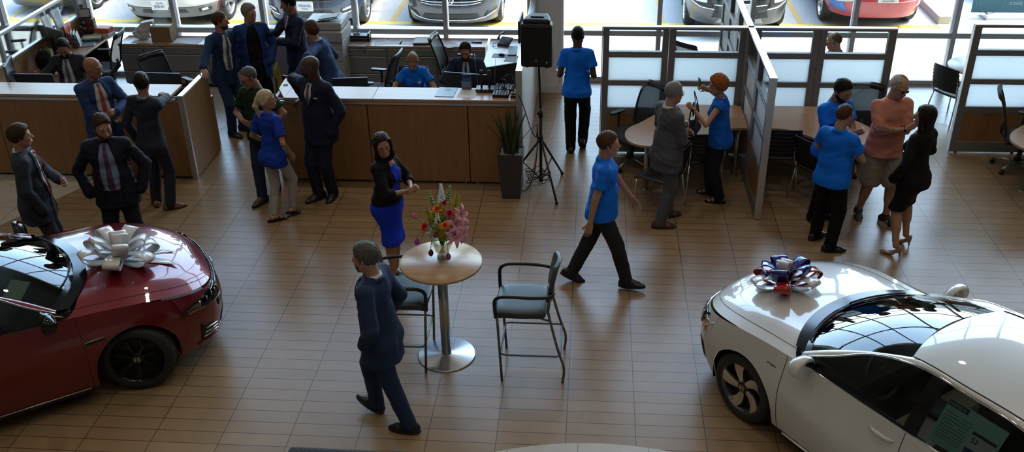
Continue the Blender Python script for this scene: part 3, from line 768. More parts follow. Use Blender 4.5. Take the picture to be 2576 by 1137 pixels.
class Fig:
    """one posed person; faces local +X, left is +Y"""
    def __init__(s, label, xy, face, h=1.76, fem=False, girth=1., belly=1., lean=0., lroll=0., twist=0., head=(0, 0, 0), L=None, R=None, fL=None, fR=None,
                 pz=None, px=(0, 0), skin=(.42, .235, .155), skin_name='fair', jaw=1., kL=None, kR=None, group=None, sit=False, hunch=0., bare=False):
        s.s = k = h/1.76; s.fem = fem; s.g = girth; s.face = face
        s.t = thing('person', label, 'person', (xy[0], xy[1], 0), face, group)
        s.cf, s.sf = cos(face), sin(face); s.xy = xy
        s.skin = skin_mat(skin_name, skin); s.skc = skin; s.jaw = jaw; s.belly = belly; s.bare = bare
        pz = (.925*k if pz is None else pz); s.pel = np.array((px[0], px[1], pz))
        s.Rp = rotm(0, lean*.35, lroll*.3); s.Rm = rotm(twist*.5, lean*.75, lroll*.7); s.Rc = rotm(twist, lean+hunch, lroll)
        s.mid = s.pel+s.Rp @ np.array((0, 0, .17*k)); s.chest = s.mid+s.Rm @ np.array((0, 0, .18*k)); s.nb = s.chest+s.Rc @ np.array((-.012, 0, .185*k))
        sw = (.143 if fem else .163)*k*(.9+.1*girth); s.sh = {d: s.chest+s.Rc @ np.array((-.005, y*sw, .13*k)) for d, y in (('L', 1), ('R', -1))}
        s.Rh = s.Rc @ np.linalg.inv(rotm(0, (lean+hunch)*.8, lroll*.8)) @ rotm(*head) if True else None
        s.hc = s.nb+s.Rc @ np.array((.012, 0, .060*k))+s.Rh @ np.array((.025, 0, .125*k))
        # arms
        s.el, s.wr, s.hd = {}, {}, {}
        for d, y, spec in (('L', 1, L), ('R', -1, R)):
            spec = dict(spec or {}); S0 = s.sh[d]
            if 'w' in spec: W = s.loc(spec['w'])
            elif 'p' in spec: W = s.pel+np.array(spec['p'])*k
            else: W = S0+s.Rc @ (np.array((.05, .055*y, -.52))*k)
            hint = np.array(spec.get('hint', (-.7, .55*y, -.1)))
            e, W = ik(S0, W, .295*k, .262*k, hint); s.el[d] = e; s.wr[d] = W
            fd = unit(W-e); dr = unit(spec['dir']) if 'dir' in spec else fd; pn = np.array(spec.get('palm', (0, -y, 0)), float); pn = unit(pn-dr*(pn@dr)); th = np.cross(pn, dr)*(1 if d == 'R' else -1)
            s.hd[d] = (dr, pn, th, spec.get('curl', .32), spec.get('show', True), spec.get('spread', .25))
        # legs
        s.hip = {d: s.pel+s.Rp @ np.array((0, y*.082*k, -.015*k)) for d, y in (('L', 1), ('R', -1))}; s.kn, s.an, s.toe = {}, {}, {}
        for d, y, spec, kh in (('L', 1, fL, kL), ('R', -1, fR, kR)):
            spec = dict(spec or {})
            if 'w' in spec: q = s.loc((*spec['w'], 0)); q = np.array((q[0], q[1], (.085*k if 'z' not in spec else spec['z'])))
            else: q = np.array((*(np.array(spec.get('p', (0, y*.10)))*k)+np.array(px)*0, spec.get('z', .085*k)))
            kn, q = ik(s.hip[d], q, .43*k, .415*k, kh if kh is not None else (1, y*.12, .0)); s.kn[d] = kn; s.an[d] = q
            s.toe[d] = (radians(spec.get('yaw', 12*y)), radians(spec.get('pitch', 0)))
        s.build_body()
    def loc(s, w):
        x, y = w[0]-s.xy[0], w[1]-s.xy[1]; return np.array((x*s.cf+y*s.sf, -x*s.sf+y*s.cf, w[2]))
    # ---- skin
    def torso(s, v, off=0., k=.05, low=True):
        q = s.s; g = s.g; f = s.fem; b = s.belly
        for a, c2 in ((s.sh['L'], s.sh['R']),): v.rc(a+s.Rc @ np.array((0, -.03, -.01))*q, c2+s.Rc @ np.array((0, .03, -.01))*q, .056*q+off, .056*q+off, k)
        v.el(s.chest+s.Rc @ np.array((.004, 0, .03))*q, ((.108 if not f else .10)*q*g+off, (.158 if not f else .132)*q*g+off, .17*q+off), s.Rc, k)
        if f:
            for y in (1, -1): v.el(s.chest+s.Rc @ np.array((.082, .062*y, .0))*q, (.058*q*g+off, .06*q*g+off, .06*q+off), s.Rc, .04)
        v.el(s.mid+s.Rm @ np.array((.012*(b-.6), 0, -.01))*q, ((.103 if not f else .088)*q*g*b+off, (.142 if not f else .118)*q*g*(.5+.5*b)+off, .17*q+off), s.Rm, k)
        v.el(s.pel+s.Rp @ np.array((-.005, 0, .02))*q, (.108*q*g+off, (.152 if not f else .16)*q*g+off, .12*q+off), s.Rp, k)
        if low:
            for y in (1, -1): v.el(s.pel+s.Rp @ np.array((-.045, .07*y, -.045))*q, (.082*q*g+off, .085*q*g+off, .09*q+off), s.Rp, k)
        v.rc(s.chest+s.Rc @ np.array((-.02, 0, .10))*q, s.nb+s.Rc @ np.array((-.006, 0, -.012))*q, .068*q+off, .050*q+off, k)
    def arm(s, v, d, off=0., to=1.0, off2=None, k=.03):
        """to: 1 = wrist, .5 = elbow, less = part of the upper arm"""
        q = s.s*(.9 if s.fem else 1)*(.75+.25*s.g); o2 = off if off2 is None else off2; a, e, w = s.sh[d], s.el[d], s.wr[d]
        if to <= .5:
            m = a+(e-a)*to*2; v.rc(a, m, .047*q+off, .047*q+(.040-.047)*q*to*2+o2, k)
        else:
            m = e+(w-e)*(to-.5)*2; v.rc(a, e, .047*q+off, .039*q+off, k); v.rc(e, m, .039*q+off, .039*q+(.027-.039)*q*(to-.5)*2+o2, .008)
    def leg(s, v, d, off=0., k=.04, rr=None):
        q = s.s*(.8+.2*s.g); r1, r2, r3 = rr if rr else (.082, .054, .036); v.rc(s.hip[d], s.kn[d], r1*q+off, r2*q+off, k); v.rc(s.kn[d], s.an[d], r2*q+off, r3*q+off, .01)
        if s.bare:
            u = unit(s.an[d]-s.kn[d]); fw = unit(np.array((1., 0, 0))-u*u[0]); c = s.kn[d]*.70+s.an[d]*.30-fw*.016*q
            v.rc(c-u*.06*q, c+u*.07*q, .050*q, .040*q, .05)
    def bounds(s, pad, legs=True, arms=True):
        P = [s.pel, s.chest, s.nb, *s.sh.values(), *s.hip.values()]+(list(s.el.values())+list(s.wr.values()) if arms else [])+(list(s.kn.values())+list(s.an.values()) if legs else [])
        P = np.array(P); return P.min(0)-pad, P.max(0)+pad
    def build_body(s):
        lo, hi = s.bounds(.16); v = Vol(lo, hi, .012); s.torso(v, -.004)
        for d in 'LR': s.arm(v, d, 0); s.leg(v, d, 0 if s.bare else -.014)
        parts = []; V, F = v.net(); V = relax(V, F, 1); parts.append((V, F, np.zeros(len(F), int)))
        s.hv = head_vol(s.fem, 0, jaw=s.jaw); parts.append(head_mesh(s.hv, s.Rh, s.hc, s.s, s.skin))
        for y in (1, -1):
            c = np.array((.0805, .031*y, -.007)); V, F = sphere_np(c, .0125, 7); parts.append(((V*s.s) @ s.Rh.T+s.hc, F, np.full(len(F), 2)))
            V, F = sphere_np(c+np.array((.0075, 0, -.0008)), .0068, 6); parts.append(((V*s.s) @ s.Rh.T+s.hc, F, np.full(len(F), 3)))
        for d in 'LR':
            dr, pn, th, curl, show, sp = s.hd[d]
            if not show: continue
            hv = hand_vol(curl, sp, d); V, F = hv.net(); V = relax(V, F, 1, .3); A = np.stack([dr, th, -pn], 1)
            if np.linalg.det(A) < 0: F = F[:, ::-1]
            parts.append((V*s.s*(.9 if s.fem else 1.) @ A.T+s.wr[d]+dr*.012, F, np.zeros(len(F), int)))
        o = 0; Vs, Fs, Ms = [], [], []
        for V, F, m in parts: Vs.append(V); Fs.append(F+o); Ms.append(m); o += len(V)
        s.body = np_mesh('body', np.concatenate(Vs), np.concatenate(Fs), [s.skin, lip_mat(s.skc), eye_w, eye_d], s.t, np.concatenate(Ms))
    def H(s, p): return s.Rh @ (np.array(p)*s.s)+s.hc
    def headgear(s, name, v, m, it=1):
        V, F = v.net(); V = relax(V, F, it, .4); return np_mesh(name, (V*s.s) @ s.Rh.T+s.hc, F, m, s.t)
    # ---- hair
    def hair(s, m, style='short', front=.06, thick=.010, top=None, low=-.075, wr=.0028):
        v = Vol((-.19, -.15, -.42), (.13, .15, .18), .005)
        t = thick; v.el((-.014, 0, .026), (.099+t, .078+t*.8, .093+t*1.25), k=0)
        if style == 'curly': t = thick
        nA = np.array((1, 0, -.85)); v.plane((front, 0, .045), nA, .015)
        v.plane((-.07, 0, low), (.62, 0, -1), .012)
        if style in ('short', 'curly', 'comb'):
            for y in (1, -1): v.rc((.012, .077*y, .02), (.012, .075*y, -.025), .010, .006, .01)
        if style == 'comb': v.rc((front+.0, .03, .082), (-.03, -.02, .100), .020, .024, .03)
        if top is not None: v.el((.02, 0, .09), (top, top*.72, .085), k=.01, op='s')
        if style == 'long':
            v.rc((-.05, 0, .03), (-.075, 0, -.20), .085, .075, .05, flat=((1, 0, 0), 1.5)); v.rc((-.075, 0, -.18), (-.085, 0, -.33), .080, .055, .04, flat=((1, 0, 0), 1.8))
            for y in (1, -1): v.rc((.02, .073*y, .035), (.0, .085*y, -.17), .020, .022, .03)
        if style == 'bob':
            v.rc((-.04, 0, .02), (-.055, 0, -.15), .09, .075, .05, flat=((1, 0, 0), 1.4))
            for y in (1, -1): v.rc((.025, .073*y, .045), (.012, .086*y, -.13), .022, .02, .03); v.rc((.012, .086*y, -.13), (-.02, .07*y, -.22), .024, .016, .03)
        if style == 'pony':
            v.el((-.112, 0, .03), (.022, .022, .022), k=.02); v.rc((-.115, 0, .03), (-.15, 0, -.05), .026, .036, .02); v.rc((-.15, 0, -.05), (-.135, 0, -.20), .036, .016, .02)
            for y in (1, -1): v.rc((.03, .07*y, .05), (-.06, .078*y, -.01), .014, .018, .02)
        if style == 'bun': v.el((-.105, 0, .06), (.035, .04, .035), k=.02); [v.rc((.035, .068*y, .05), (-.04, .08*y, -.02), .013, .016, .02) for y in (1, -1)]
        v.wrinkle(wr if style != 'curly' else .005, 160 if style != 'curly' else 130, 3, (1, 1.3, .5) if style != 'curly' else (1, 1, 1))
        o = s.headgear('hair', v, m, 1); return o
    def brows(s, m, r=.0032):
        b = B()
        for y in (1, -1): b.tube([tuple(s.H((.094-.0, .014*y, .013))), tuple(s.H((.0925, .03*y, .018))), tuple(s.H((.083, .046*y, .013)))], [r*s.s*.8, r*s.s, r*s.s*.5], 6)
        return b.obj('eyebrows', m, s.t)
    def beard(s, m, full=True, off=.005):
        v = Vol((-.05, -.11, -.17), (.14, .11, .0), .0046)
        v.el((.022, 0, -.038), (.068+off, .060*s.jaw+off, .085+off*.6), k=.03); v.el((.050, 0, -.096), (.034+off, .037*s.jaw+off, .027+off), k=.035)
        for y in (1, -1): v.rc((-.005, .052*s.jaw*y, -.06), (.04, .03*s.jaw*y, -.098), .018+off, .016+off, .03)
        v.el((.088, 0, -.062), (.012+off*.6, .028, .008), k=.008)
        if full: v.plane((.03, 0, -.045), (.55, 0, 1), .01)
        else: v.plane((.045, 0, 0), (-1, 0, .0), .01); v.plane((0, 0, -.055), (0, 0, 1), .005)
        v.el((.098, 0, -.0765), (.02, .021, .010), k=.003, op='s'); v.plane((-.02, 0, 0), (-1, 0, 0), .01); v.wrinkle(.0012, 200, 4)
        return s.headgear('beard', v, m, 1)
    def glasses(s, m, dark=False):
        b = B()
        for y in (1, -1):
            P = [tuple(s.H((.104-.006*abs(cos(a)), (.032+.022*cos(a))*y, -.008+.017*sin(a)))) for a in [2*pi*k/14 for k in range(14)]]; b.tube(P, .0021*s.s, 5, closed=True)
            b.tube([tuple(s.H((.098, .054*y, -.003))), tuple(s.H((.05, .073*y, .0))), tuple(s.H((-.005, .083*y, .004)))], .002*s.s, 5)
        b.tube([tuple(s.H((.104, .010, -.004))), tuple(s.H((.109, 0, -.002))), tuple(s.H((.104, -.010, -.004)))], .0018*s.s, 5)
        o = b.obj('glasses', m, s.t)
        if dark:
            b = B()
            for y in (1, -1): b.ball(tuple(s.H((.099, .032*y, -.008))), 1, 12, (.0025, .021*s.s, .016*s.s), Matrix(s.Rh.tolist()).to_4x4())
            b.obj('lens', black_gl, o)
        return o
    # ---- clothes
    def trousers(s, m, wide=1., hem=.055, to=None, cut=None, drop=.0, name='trousers', wr=.0022):
        """to: fraction of the shin covered, shorts use cut"""
        lo, hi = s.bounds(.17, True, False); v = Vol(lo, hi, .0095); q = s.s; g = .8+.2*s.g
        v.el(s.pel+s.Rp @ np.array((-.002, 0, .03))*q, (.113*q*s.g+.012, (.155 if not s.fem else .160)*q*s.g+.010, .105*q), s.Rp, .04)
        v.el(s.mid+s.Rm @ np.array((.012*(s.belly-.6), 0, -.075))*q, (.104*q*s.g*(.6+.4*s.belly)+.008, .14*q*s.g+.008, .06*q), s.Rm, .04)
        for d, y in (('L', 1), ('R', -1)):
            v.el(s.pel+s.Rp @ np.array((-.048, .07*y, -.045))*q, (.084*q*s.g+.012, .086*q*s.g+.01, .095*q), s.Rp, .05)
            k0, a = s.kn[d], s.an[d]
            if cut is not None:
                e = s.hip[d]+(k0-s.hip[d])*cut; v.rc(s.hip[d], e, .098*q*g*wide, .092*q*g*wide, .03); v.rc(e, e+(k0-s.hip[d])*.001, .092*q*g*wide, .092*q*g*wide, 0)
            else:
                e = a+np.array((0, 0, -hem*.55)) if to is None else k0+(a-k0)*to
                v.rc(s.hip[d], k0, .092*q*g*(.5+.5*wide), .075*q*g*wide, .05); v.rc(k0, e, .075*q*g*wide, hem*1.15*q*wide, .012)
        v.wrinkle(wr, 42, int(abs(s.xy[0])*97) % 1000, (1, 1, 1.3))
        if cut is not None:
            zc = min(s.kn['L'][2], s.kn['R'][2])+.43*q*(1-cut)-.045; v.plane((0, 0, zc), (0, 0, -1), .008)
        else: v.plane((0, 0, .018 if to is None else -9), (0, 0, -1), .006)
        if drop is not None: v.plane(s.mid+s.Rm @ np.array((0, 0, -.045+drop))*q, s.Rm @ np.array((0, 0, 1.)), .005)
        return vol_obj(name, v, m, s.t, 1)
    def belt(s, m):
        pts = []; q = s.s
        for k in range(28):
            a = 2*pi*k/28; pts.append(tuple(s.mid+s.Rm @ np.array((.012*(s.belly-.6)+(.106*s.g*(.6+.4*s.belly)+.009)*cos(a), (.142*s.g+.009)*sin(a), -.065))*q))
        return B().tube(pts, .016, 8, closed=True, flat=.35, up=(1, 0, 0)).obj('belt', m, s.t) if False else B().tube(pts, .013, 8, closed=True).obj('belt', m, s.t)
    def skirt(s, m, hem, r_hem=(.13, .17), name='skirt', top=.02, split=None):
        lo, hi = s.bounds(.2, True, False); v = Vol(lo, hi, .009); q = s.s
        v.el(s.pel+s.Rp @ np.array((-.002, 0, .02))*q, (.112*q*s.g+.01, .155*q*s.g+.01, .13*q), s.Rp, .04)
        for y in (1, -1): v.el(s.pel+s.Rp @ np.array((-.05, .07*y, -.045))*q, (.085*q*s.g+.012, .09*q*s.g+.01, .10*q), s.Rp, .05)
        for d in 'LR': v.rc(s.hip[d], s.kn[d], .096*q*s.g, .066*q*s.g, .12)
        m0 = (s.kn['L']+s.kn['R'])/2; v.rc(s.pel+np.array((0, 0, -.1*q)), m0, .120*q*s.g, .080*q*s.g, .08, flat=((1, 0, 0), 1.2)); v.rc(m0, m0-np.array((0, 0, .16)), .080*q*s.g, .078*q, .06)
        for d in 'LR': v.rc(s.kn[d], s.kn[d]*.8+s.an[d]*.2, .078*q, .075*q, .1)
        v.wrinkle(.0015, 36, 3); v.plane((0, 0, hem), (0, 0, -1), .006); v.plane(s.mid+s.Rm @ np.array((0, 0, top))*q, s.Rm @ np.array((0, 0, 1.)), .004)
        return vol_obj(name, v, m, s.t, 1)
    def top(s, m, name='shirt', off=.010, sleeve=1., hem=-.06, hem_w=1., sleeve_off=None, cuff_off=None, wr=.0028, neck=True, res=.0085, fit=1., bell=.02, arms='LR'):
        lo, hi = s.bounds(.19, False, True); lo[2] = min(lo[2], s.pel[2]-.35); v = Vol(lo, hi, res); q = s.s
        s.torso(v, off, .05, low=hem < -.03)
        # the body of the garment hangs straight from the chest
        e = s.pel+s.Rp @ np.array((-.004, 0, hem))*q; rx, ry = (.128*s.g*max(1, .55+.45*s.belly)+off)*hem_w*q, (.170 if not s.fem else .176)*s.g*hem_w*q+off
        v.rc(s.mid+s.Rm @ np.array((.01*(s.belly-.6), 0, .02))*q, e, (.137 if not s.fem else .120)*q*s.g*fit*(.6+.4*s.belly)+off, ry, .05, flat=(s.Rp @ np.array((1., 0, 0)), ry/rx*1.0))
        if hem < -.07:
            for y in (1, -1): v.el(s.pel+s.Rp @ np.array((-.048, .07*y, -.05))*q, (.084*q*s.g+.024, .086*q*s.g+.022, .10*q), s.Rp, .06)
        d0 = v.d.copy()
        for d in arms: s.arm(v, d, off+.006 if sleeve_off is None else sleeve_off, sleeve, off2=cuff_off if cuff_off is not None else (off+.016 if sleeve < .6 else off+.010), k=.03)
        if name == 'jacket' and not s.fem:
            for d, y in (('L', 1), ('R', -1)): v.rc(s.sh[d]+s.Rc @ np.array((0, -.09*y, .026))*q, s.sh[d]+s.Rc @ np.array((.004, .012*y, .012))*q, .045*q+off, .043*q+off, .03)
        if name == 'jacket': v.wrinkle(.0045, 17, int(abs(s.xy[0])*53) % 1000, (1, 1, 1.2))
        v.wrinkle(wr, 38, int(abs(s.xy[1])*131) % 1000, (1, 1, 1.7))
        v.plane(e, s.Rp @ np.array((0, 0, -1.)), .006)
        if sleeve < .98:
            for d in arms:
                a, el, w = s.sh[d], s.el[d], s.wr[d]
                if sleeve <= .5: c = a+(el-a)*sleeve*2; u = unit(el-a)
                else: c = el+(w-el)*(sleeve-.5)*2; u = unit(w-el)
                s.cutcap(v, c, u, .085)
        # neck opening
        if neck:
            c = s.nb+s.Rc @ np.array((-.002, 0, .012))*q; v.rc(c-s.Rc @ np.array((0, 0, .02))*q, c+s.Rc @ np.array((.01, 0, .14))*q, .052*q, .10*q, .01, op='s')
        w = Vol.__new__(Vol); w.lo, w.h, w.n, w.d = v.lo, v.h, v.n, d0
        if name == 'jacket': w.wrinkle(.0045, 17, int(abs(s.xy[0])*53) % 1000, (1, 1, 1.2))
        w.wrinkle(wr, 38, int(abs(s.xy[1])*131) % 1000, (1, 1, 1.7)); s.tv = w; return vol_obj(name, v, m, s.t, 1)
    def cutcap(s, v, c, u, r):
        """slice a sleeve flat at its opening"""
        q = v.sub(c-r, c+r, 0)
        if q is None: return
        sl, X, Y, Z = q; pl = (X-c[0])*u[0]+(Y-c[1])*u[1]+(Z-c[2])*u[2]; dist = np.sqrt((X-c[0])**2+(Y-c[1])**2+(Z-c[2])**2)
        inside = (dist < r) & (pl > -.02) & (pl < .06); v.d[sl] = np.where(inside, np.maximum(v.d[sl], pl), v.d[sl])
    def Tc(s, y, z, x=.5):
        """point in front of the torso: y sideways, z above the chest centre"""
        return s.chest+s.Rc @ (np.array((x, y, z))*s.s)
    def front(s, name, rows, m, off, thick=.003, n=7, back=False):
        """rows: (z, y0, y1) bands draped on the last garment from the front"""
        sx = -.5 if back else .5; Z = np.array([r[0] for r in rows]); zz = np.linspace(Z[0], Z[-1], max(8, int(abs(Z[-1]-Z[0])/.012)))
        o_ = np.argsort(Z); y0 = np.interp(zz, Z[o_], np.array([r[1] for r in rows])[o_]); y1 = np.interp(zz, Z[o_], np.array([r[2] for r in rows])[o_])
        G_ = [[s.Tc(a+(b_-a)*j/(n-1), z, sx) for j in range(n)] for z, a, b_ in zip(zz, y0, y1)]
        return drape(name, s.tv, G_, s.Rc @ np.array((-1. if not back else 1., 0, 0)), off, m, s.t, thick)
    def collar(s, m, r=.058, hgt=.032, open_=.25, spread=.03, name='collar', lift=.0, flaps=True):
        q = s.s; b = B(); P = []
        for k in range(25):
            a = open_+(2*pi-2*open_)*k/24; row = []
            for j, (rr, z) in enumerate(((r*1.10, -.012), (r*1.02, hgt), (r*1.13, hgt+.003), (r*1.36+spread*.3*abs(cos(a/2)) if flaps else r*1.2, -.008))):
                fz = -.018*max(0, cos(a)) if j in (0, 3) else -.010*max(0, cos(a))
                row.append(tuple(s.nb+s.Rc @ np.array((rr*cos(a)*1.02-.004, rr*sin(a), z+fz+lift+.002-.012*cos(a)))*q))
            P.append(row)
        b.grid(P); o = b.obj(name, m, s.t); solidify(o, .003, 0); return o
    def cuff(s, d, m, name='shirt_cuff', r=.036, at=1.0, ln=.022):
        u = unit(s.wr[d]-s.el[d]); c = s.el[d]+(s.wr[d]-s.el[d])*at; return B().tube([tuple(c-u*.02), tuple(c+u*ln*.4)], r*s.s, 14).obj(name, m, s.t)
    def watch(s, d, m, face_m=None):
        u = unit(s.wr[d]-s.el[d]); c = s.wr[d]-u*.012; pn = s.hd[d][1]; a = unit(pn-u*(pn@u)); b2 = np.cross(u, a); q = s.s
        b = B(); b.tube([tuple(c+(a*cos(t)*.026+b2*sin(t)*.032)*q) for t in [2*pi*k/20 for k in range(20)]], .006, 6, closed=True); o = b.obj('watch', m, s.t)
        b = B(); p = c-a*.029*q; b.cyl(tuple(p), tuple(p-a*.008), .016, n=16); b.obj('dial', face_m or black_gl, o); return o
    def shoe(s, d, m, sole=None, heel=.018, pointed=0., kind='shoe', bare=False):
        q = s.s; yaw, pit = s.toe[d]; Rf = rotm(yaw, pit, 0); hz = .135 if kind == 'pump' else .085; base = s.an[d]
        f = lambda p: base+Rf @ ((np.array(p)-np.array((0, 0, hz)))*q)
        v = Vol(f((-.0, 0, .05))-.25, f((0, 0, .05))+.25, .0065)
        u = Rf @ np.array((0, 0, 1.))
        if kind == 'pump':
            v.rc(f((-.05, 0, .125)), f((-.04, 0, .095)), .034*q, .034*q, .02); v.rc(f((.03, 0, .03)), f((.12, 0, .015)), .034*q, .036*q, .03, flat=(u, 1.6)); v.rc(f((.12, 0, .015)), f((.165, 0, .012)), .03*q, .012*q, .02, flat=(u, 1.4))
            v.rc(f((-.04, 0, .085)), f((.05, 0, .026)), .03*q, .032*q, .02, flat=(u, 1.6)); v.rc(f((-.058, 0, .09)), f((-.066, 0, .008)), .016*q, .0085*q, .015)
            v.rc(f((.0, 0, .145)), f((.07, 0, .065)), .038*q, .03*q, .01, op='s')
        else:
            v.rc(f((-.055, 0, .045)), f((.0, 0, .075)), .038*q, .040*q, .03); v.rc(f((.0, 0, .07)), f((.10, 0, .035)), .043*q, .034*q, .04)
            v.rc(f((-.045, 0, .025)), f((.10, 0, .025)), .038*q, .044*q, .03, flat=(u, 1.5)); v.rc(f((.10, 0, .022)), f((.165-.0*pointed, 0, .02)), .043*q, (.030-.012*pointed)*q, .03, flat=(u, 1.5+.3*pointed))
            v.plane(f((0, 0, .0)), -u, .004)
        v.plane(f((0, 0, hz+.02)), u, .004)
        o = vol_obj(kind if kind != 'pump' else 'high_heel', v, m, s.t, 1)
        if sole is not None and kind != 'pump':
            b = B(); pl = [f((x, y, .0)) for x, y in [(.146*cos(t)+.05, .051*sin(t)*(1-.10*cos(t))) for t in [2*pi*k/28 for k in range(28)]]]
            A = [b.bm.verts.new(tuple(p)) for p in pl]; C = [b.bm.verts.new(tuple(p+u*heel*q)) for p in pl]; b.bm.faces.new(A); b.bm.faces.new(C[::-1])
            for k in range(28): b.bm.faces.new((A[k], A[(k+1) % 28], C[(k+1) % 28], C[k]))
            b.obj('sole', sole, o)
        return o
    def shoes(s, m, sole=None, **kw): [s.shoe(d, m, sole, **kw) for d in 'LR']
# ------------------------------------------------------------------ the people
def cloth(name, c, rough=.8, noise=.08): return M(name, c, rough, noise=noise, nscale=60., bump=.15, bscale=700., spec=.25)
navy = cloth('navy_wool', (.016, .024, .060)); navy2 = cloth('dark_navy_wool', (.010, .012, .026)); blue_suit = cloth('blue_wool', (.022, .050, .155)); royal = cloth('royal_blue_blazer', (.020, .055, .23))
char = cloth('charcoal_wool', (.035, .035, .042)); grey_s = cloth('grey_wool', (.085, .090, .105)); slate = cloth('slate_wool', (.030, .040, .058)); blk_c = cloth('black_cloth', (.0045, .0045, .006)); trou = cloth('dark_grey_trousers', (.022, .022, .027))
white_s = cloth('white_cotton', (.62, .62, .64), noise=.03); lblue_s = cloth('light_blue_cotton', (.20, .26, .42), noise=.03); polo = cloth('azure_polo', (.004, .165, .80), noise=.05); royal_b = cloth('royal_blue_cotton', (.010, .050, .42)); dress_b = cloth('cobalt_dress', (.008, .040, .62))
green = cloth('dark_green_cotton', (.010, .028, .010)); salmon = cloth('salmon_cotton', (.58, .235, .165)); khaki = cloth('khaki_cotton', (.27, .235, .175)); ltgrey = cloth('pale_grey_denim', (.40, .39, .40)); jean = cloth('dark_denim', (.014, .030, .062))
def HM(name, c, rough):
    m, nt, out = nodes(name); L_ = nt.links.new; tc = add(nt, 'ShaderNodeTexCoord'); mp = add(nt, 'ShaderNodeMapping'); mp.inputs['Scale'].default_value = (260, 260, 34); n = add(nt, 'ShaderNodeTexNoise', Scale=1., Detail=3.)
    r = add(nt, 'ShaderNodeMapRange', **{'From Min': .3, 'From Max': .7, 'To Min': .45, 'To Max': 1.6}); mx = add(nt, 'ShaderNodeVectorMath', operation='SCALE'); mx.inputs[0].default_value = c; p = add(nt, 'ShaderNodeBsdfPrincipled', **{'Roughness': rough+.08, 'Specular IOR Level': .18}); b = add(nt, 'ShaderNodeBump', Strength=.5, Distance=.003)
    L_(tc.outputs['Object'], mp.inputs[0]); L_(mp.outputs[0], n.inputs['Vector']); L_(n.outputs['Fac'], r.inputs[0]); L_(r.outputs[0], mx.inputs['Scale']); L_(mx.outputs[0], p.inputs['Base Color']); L_(n.outputs['Fac'], b.inputs['Height']); L_(b.outputs[0], p.inputs['Normal']); L_(p.outputs[0], out.inputs[0]); return m
sh_blk = M('black_leather', (.012, .012, .014), .28, bump=.05); sh_brn = M('brown_leather', (.075, .030, .018), .35, bump=.05); sh_tan = M('tan_leather', (.16, .075, .028), .4); sole_m = M('shoe_sole', (.02, .018, .017), .7); sole_w = M('white_sole', (.55, .55, .54), .6)
h_brown = HM('hair_brown', (.045, .024, .014), .5); h_dark = HM('hair_dark', (.012, .009, .008), .42); h_grey = HM('hair_grey', (.20, .195, .19), .5); h_salt = HM('hair_salt_pepper', (.085, .082, .08), .5); h_white = HM('hair_white', (.42, .41, .40), .5); h_blond = HM('hair_blond', (.50, .40, .27), .45); h_dblond = HM('hair_dark_blond', (.22, .125, .05), .45); h_red = HM('hair_red', (.30, .085, .022), .5); h_lbrown = HM('hair_light_brown', (.075, .036, .020), .5)
FAIR, TAN, DARK, OLIVE = (.43, .235, .155), (.34, .165, .10), (.075, .036, .024), (.36, .185, .115)
def stripes(name, c1, c2, sc, ang=.7):
    m, nt, out = nodes(name); L_ = nt.links.new; tc = add(nt, 'ShaderNodeTexCoord'); mp = add(nt, 'ShaderNodeMapping'); mp.inputs['Rotation'].default_value = (0, ang, 0)
    w_ = add(nt, 'ShaderNodeTexWave', Scale=sc, bands_direction='Z'); r = add(nt, 'ShaderNodeValToRGB'); r.color_ramp.interpolation = 'CONSTANT'; r.color_ramp.elements[0].color = c4(c1); r.color_ramp.elements[1].color = c4(c2); r.color_ramp.elements[1].position = .55
    p = add(nt, 'ShaderNodeBsdfPrincipled', Roughness=.5); L_(tc.outputs['Object'], mp.inputs[0]); L_(mp.outputs[0], w_.inputs['Vector']); L_(w_.outputs['Fac'], r.inputs[0]); L_(r.outputs[0], p.inputs['Base Color']); L_(p.outputs[0], out.inputs[0]); return m
t_red = M('red_tie', (.36, .035, .04), .5); t_coral = stripes('coral_tie', (.42, .07, .07), (.34, .05, .055), 60, .2); t_pink = M('magenta_tie', (.38, .04, .30), .45); t_pur = stripes('purple_striped_tie', (.10, .05, .13), (.025, .015, .04), 28, 0.); t_navy = stripes('navy_check_tie', (.02, .03, .07), (.12, .16, .25), 40, .8); t_str = stripes('plum_striped_tie', (.05, .02, .07), (.20, .12, .24), 18, .7); t_slate = M('slate_blue_tie', (.10, .14, .22), .5); t_burg = M('burgundy_tie', (.22, .02, .035), .5)
gl_fr = M('glasses_frame', (.015, .013, .013), .3); gl_met = M('glasses_metal', (.25, .25, .26), .3, .9); silver = M('watch_steel', (.6, .6, .6), .25, 1.)
W = lambda *p, **k: dict(w=p, **k)
POCK = lambda y, **k: dict(dict(p=(.05, .185*y, .0), hint=(-.75, .7*y, -.1), show=False), **k)

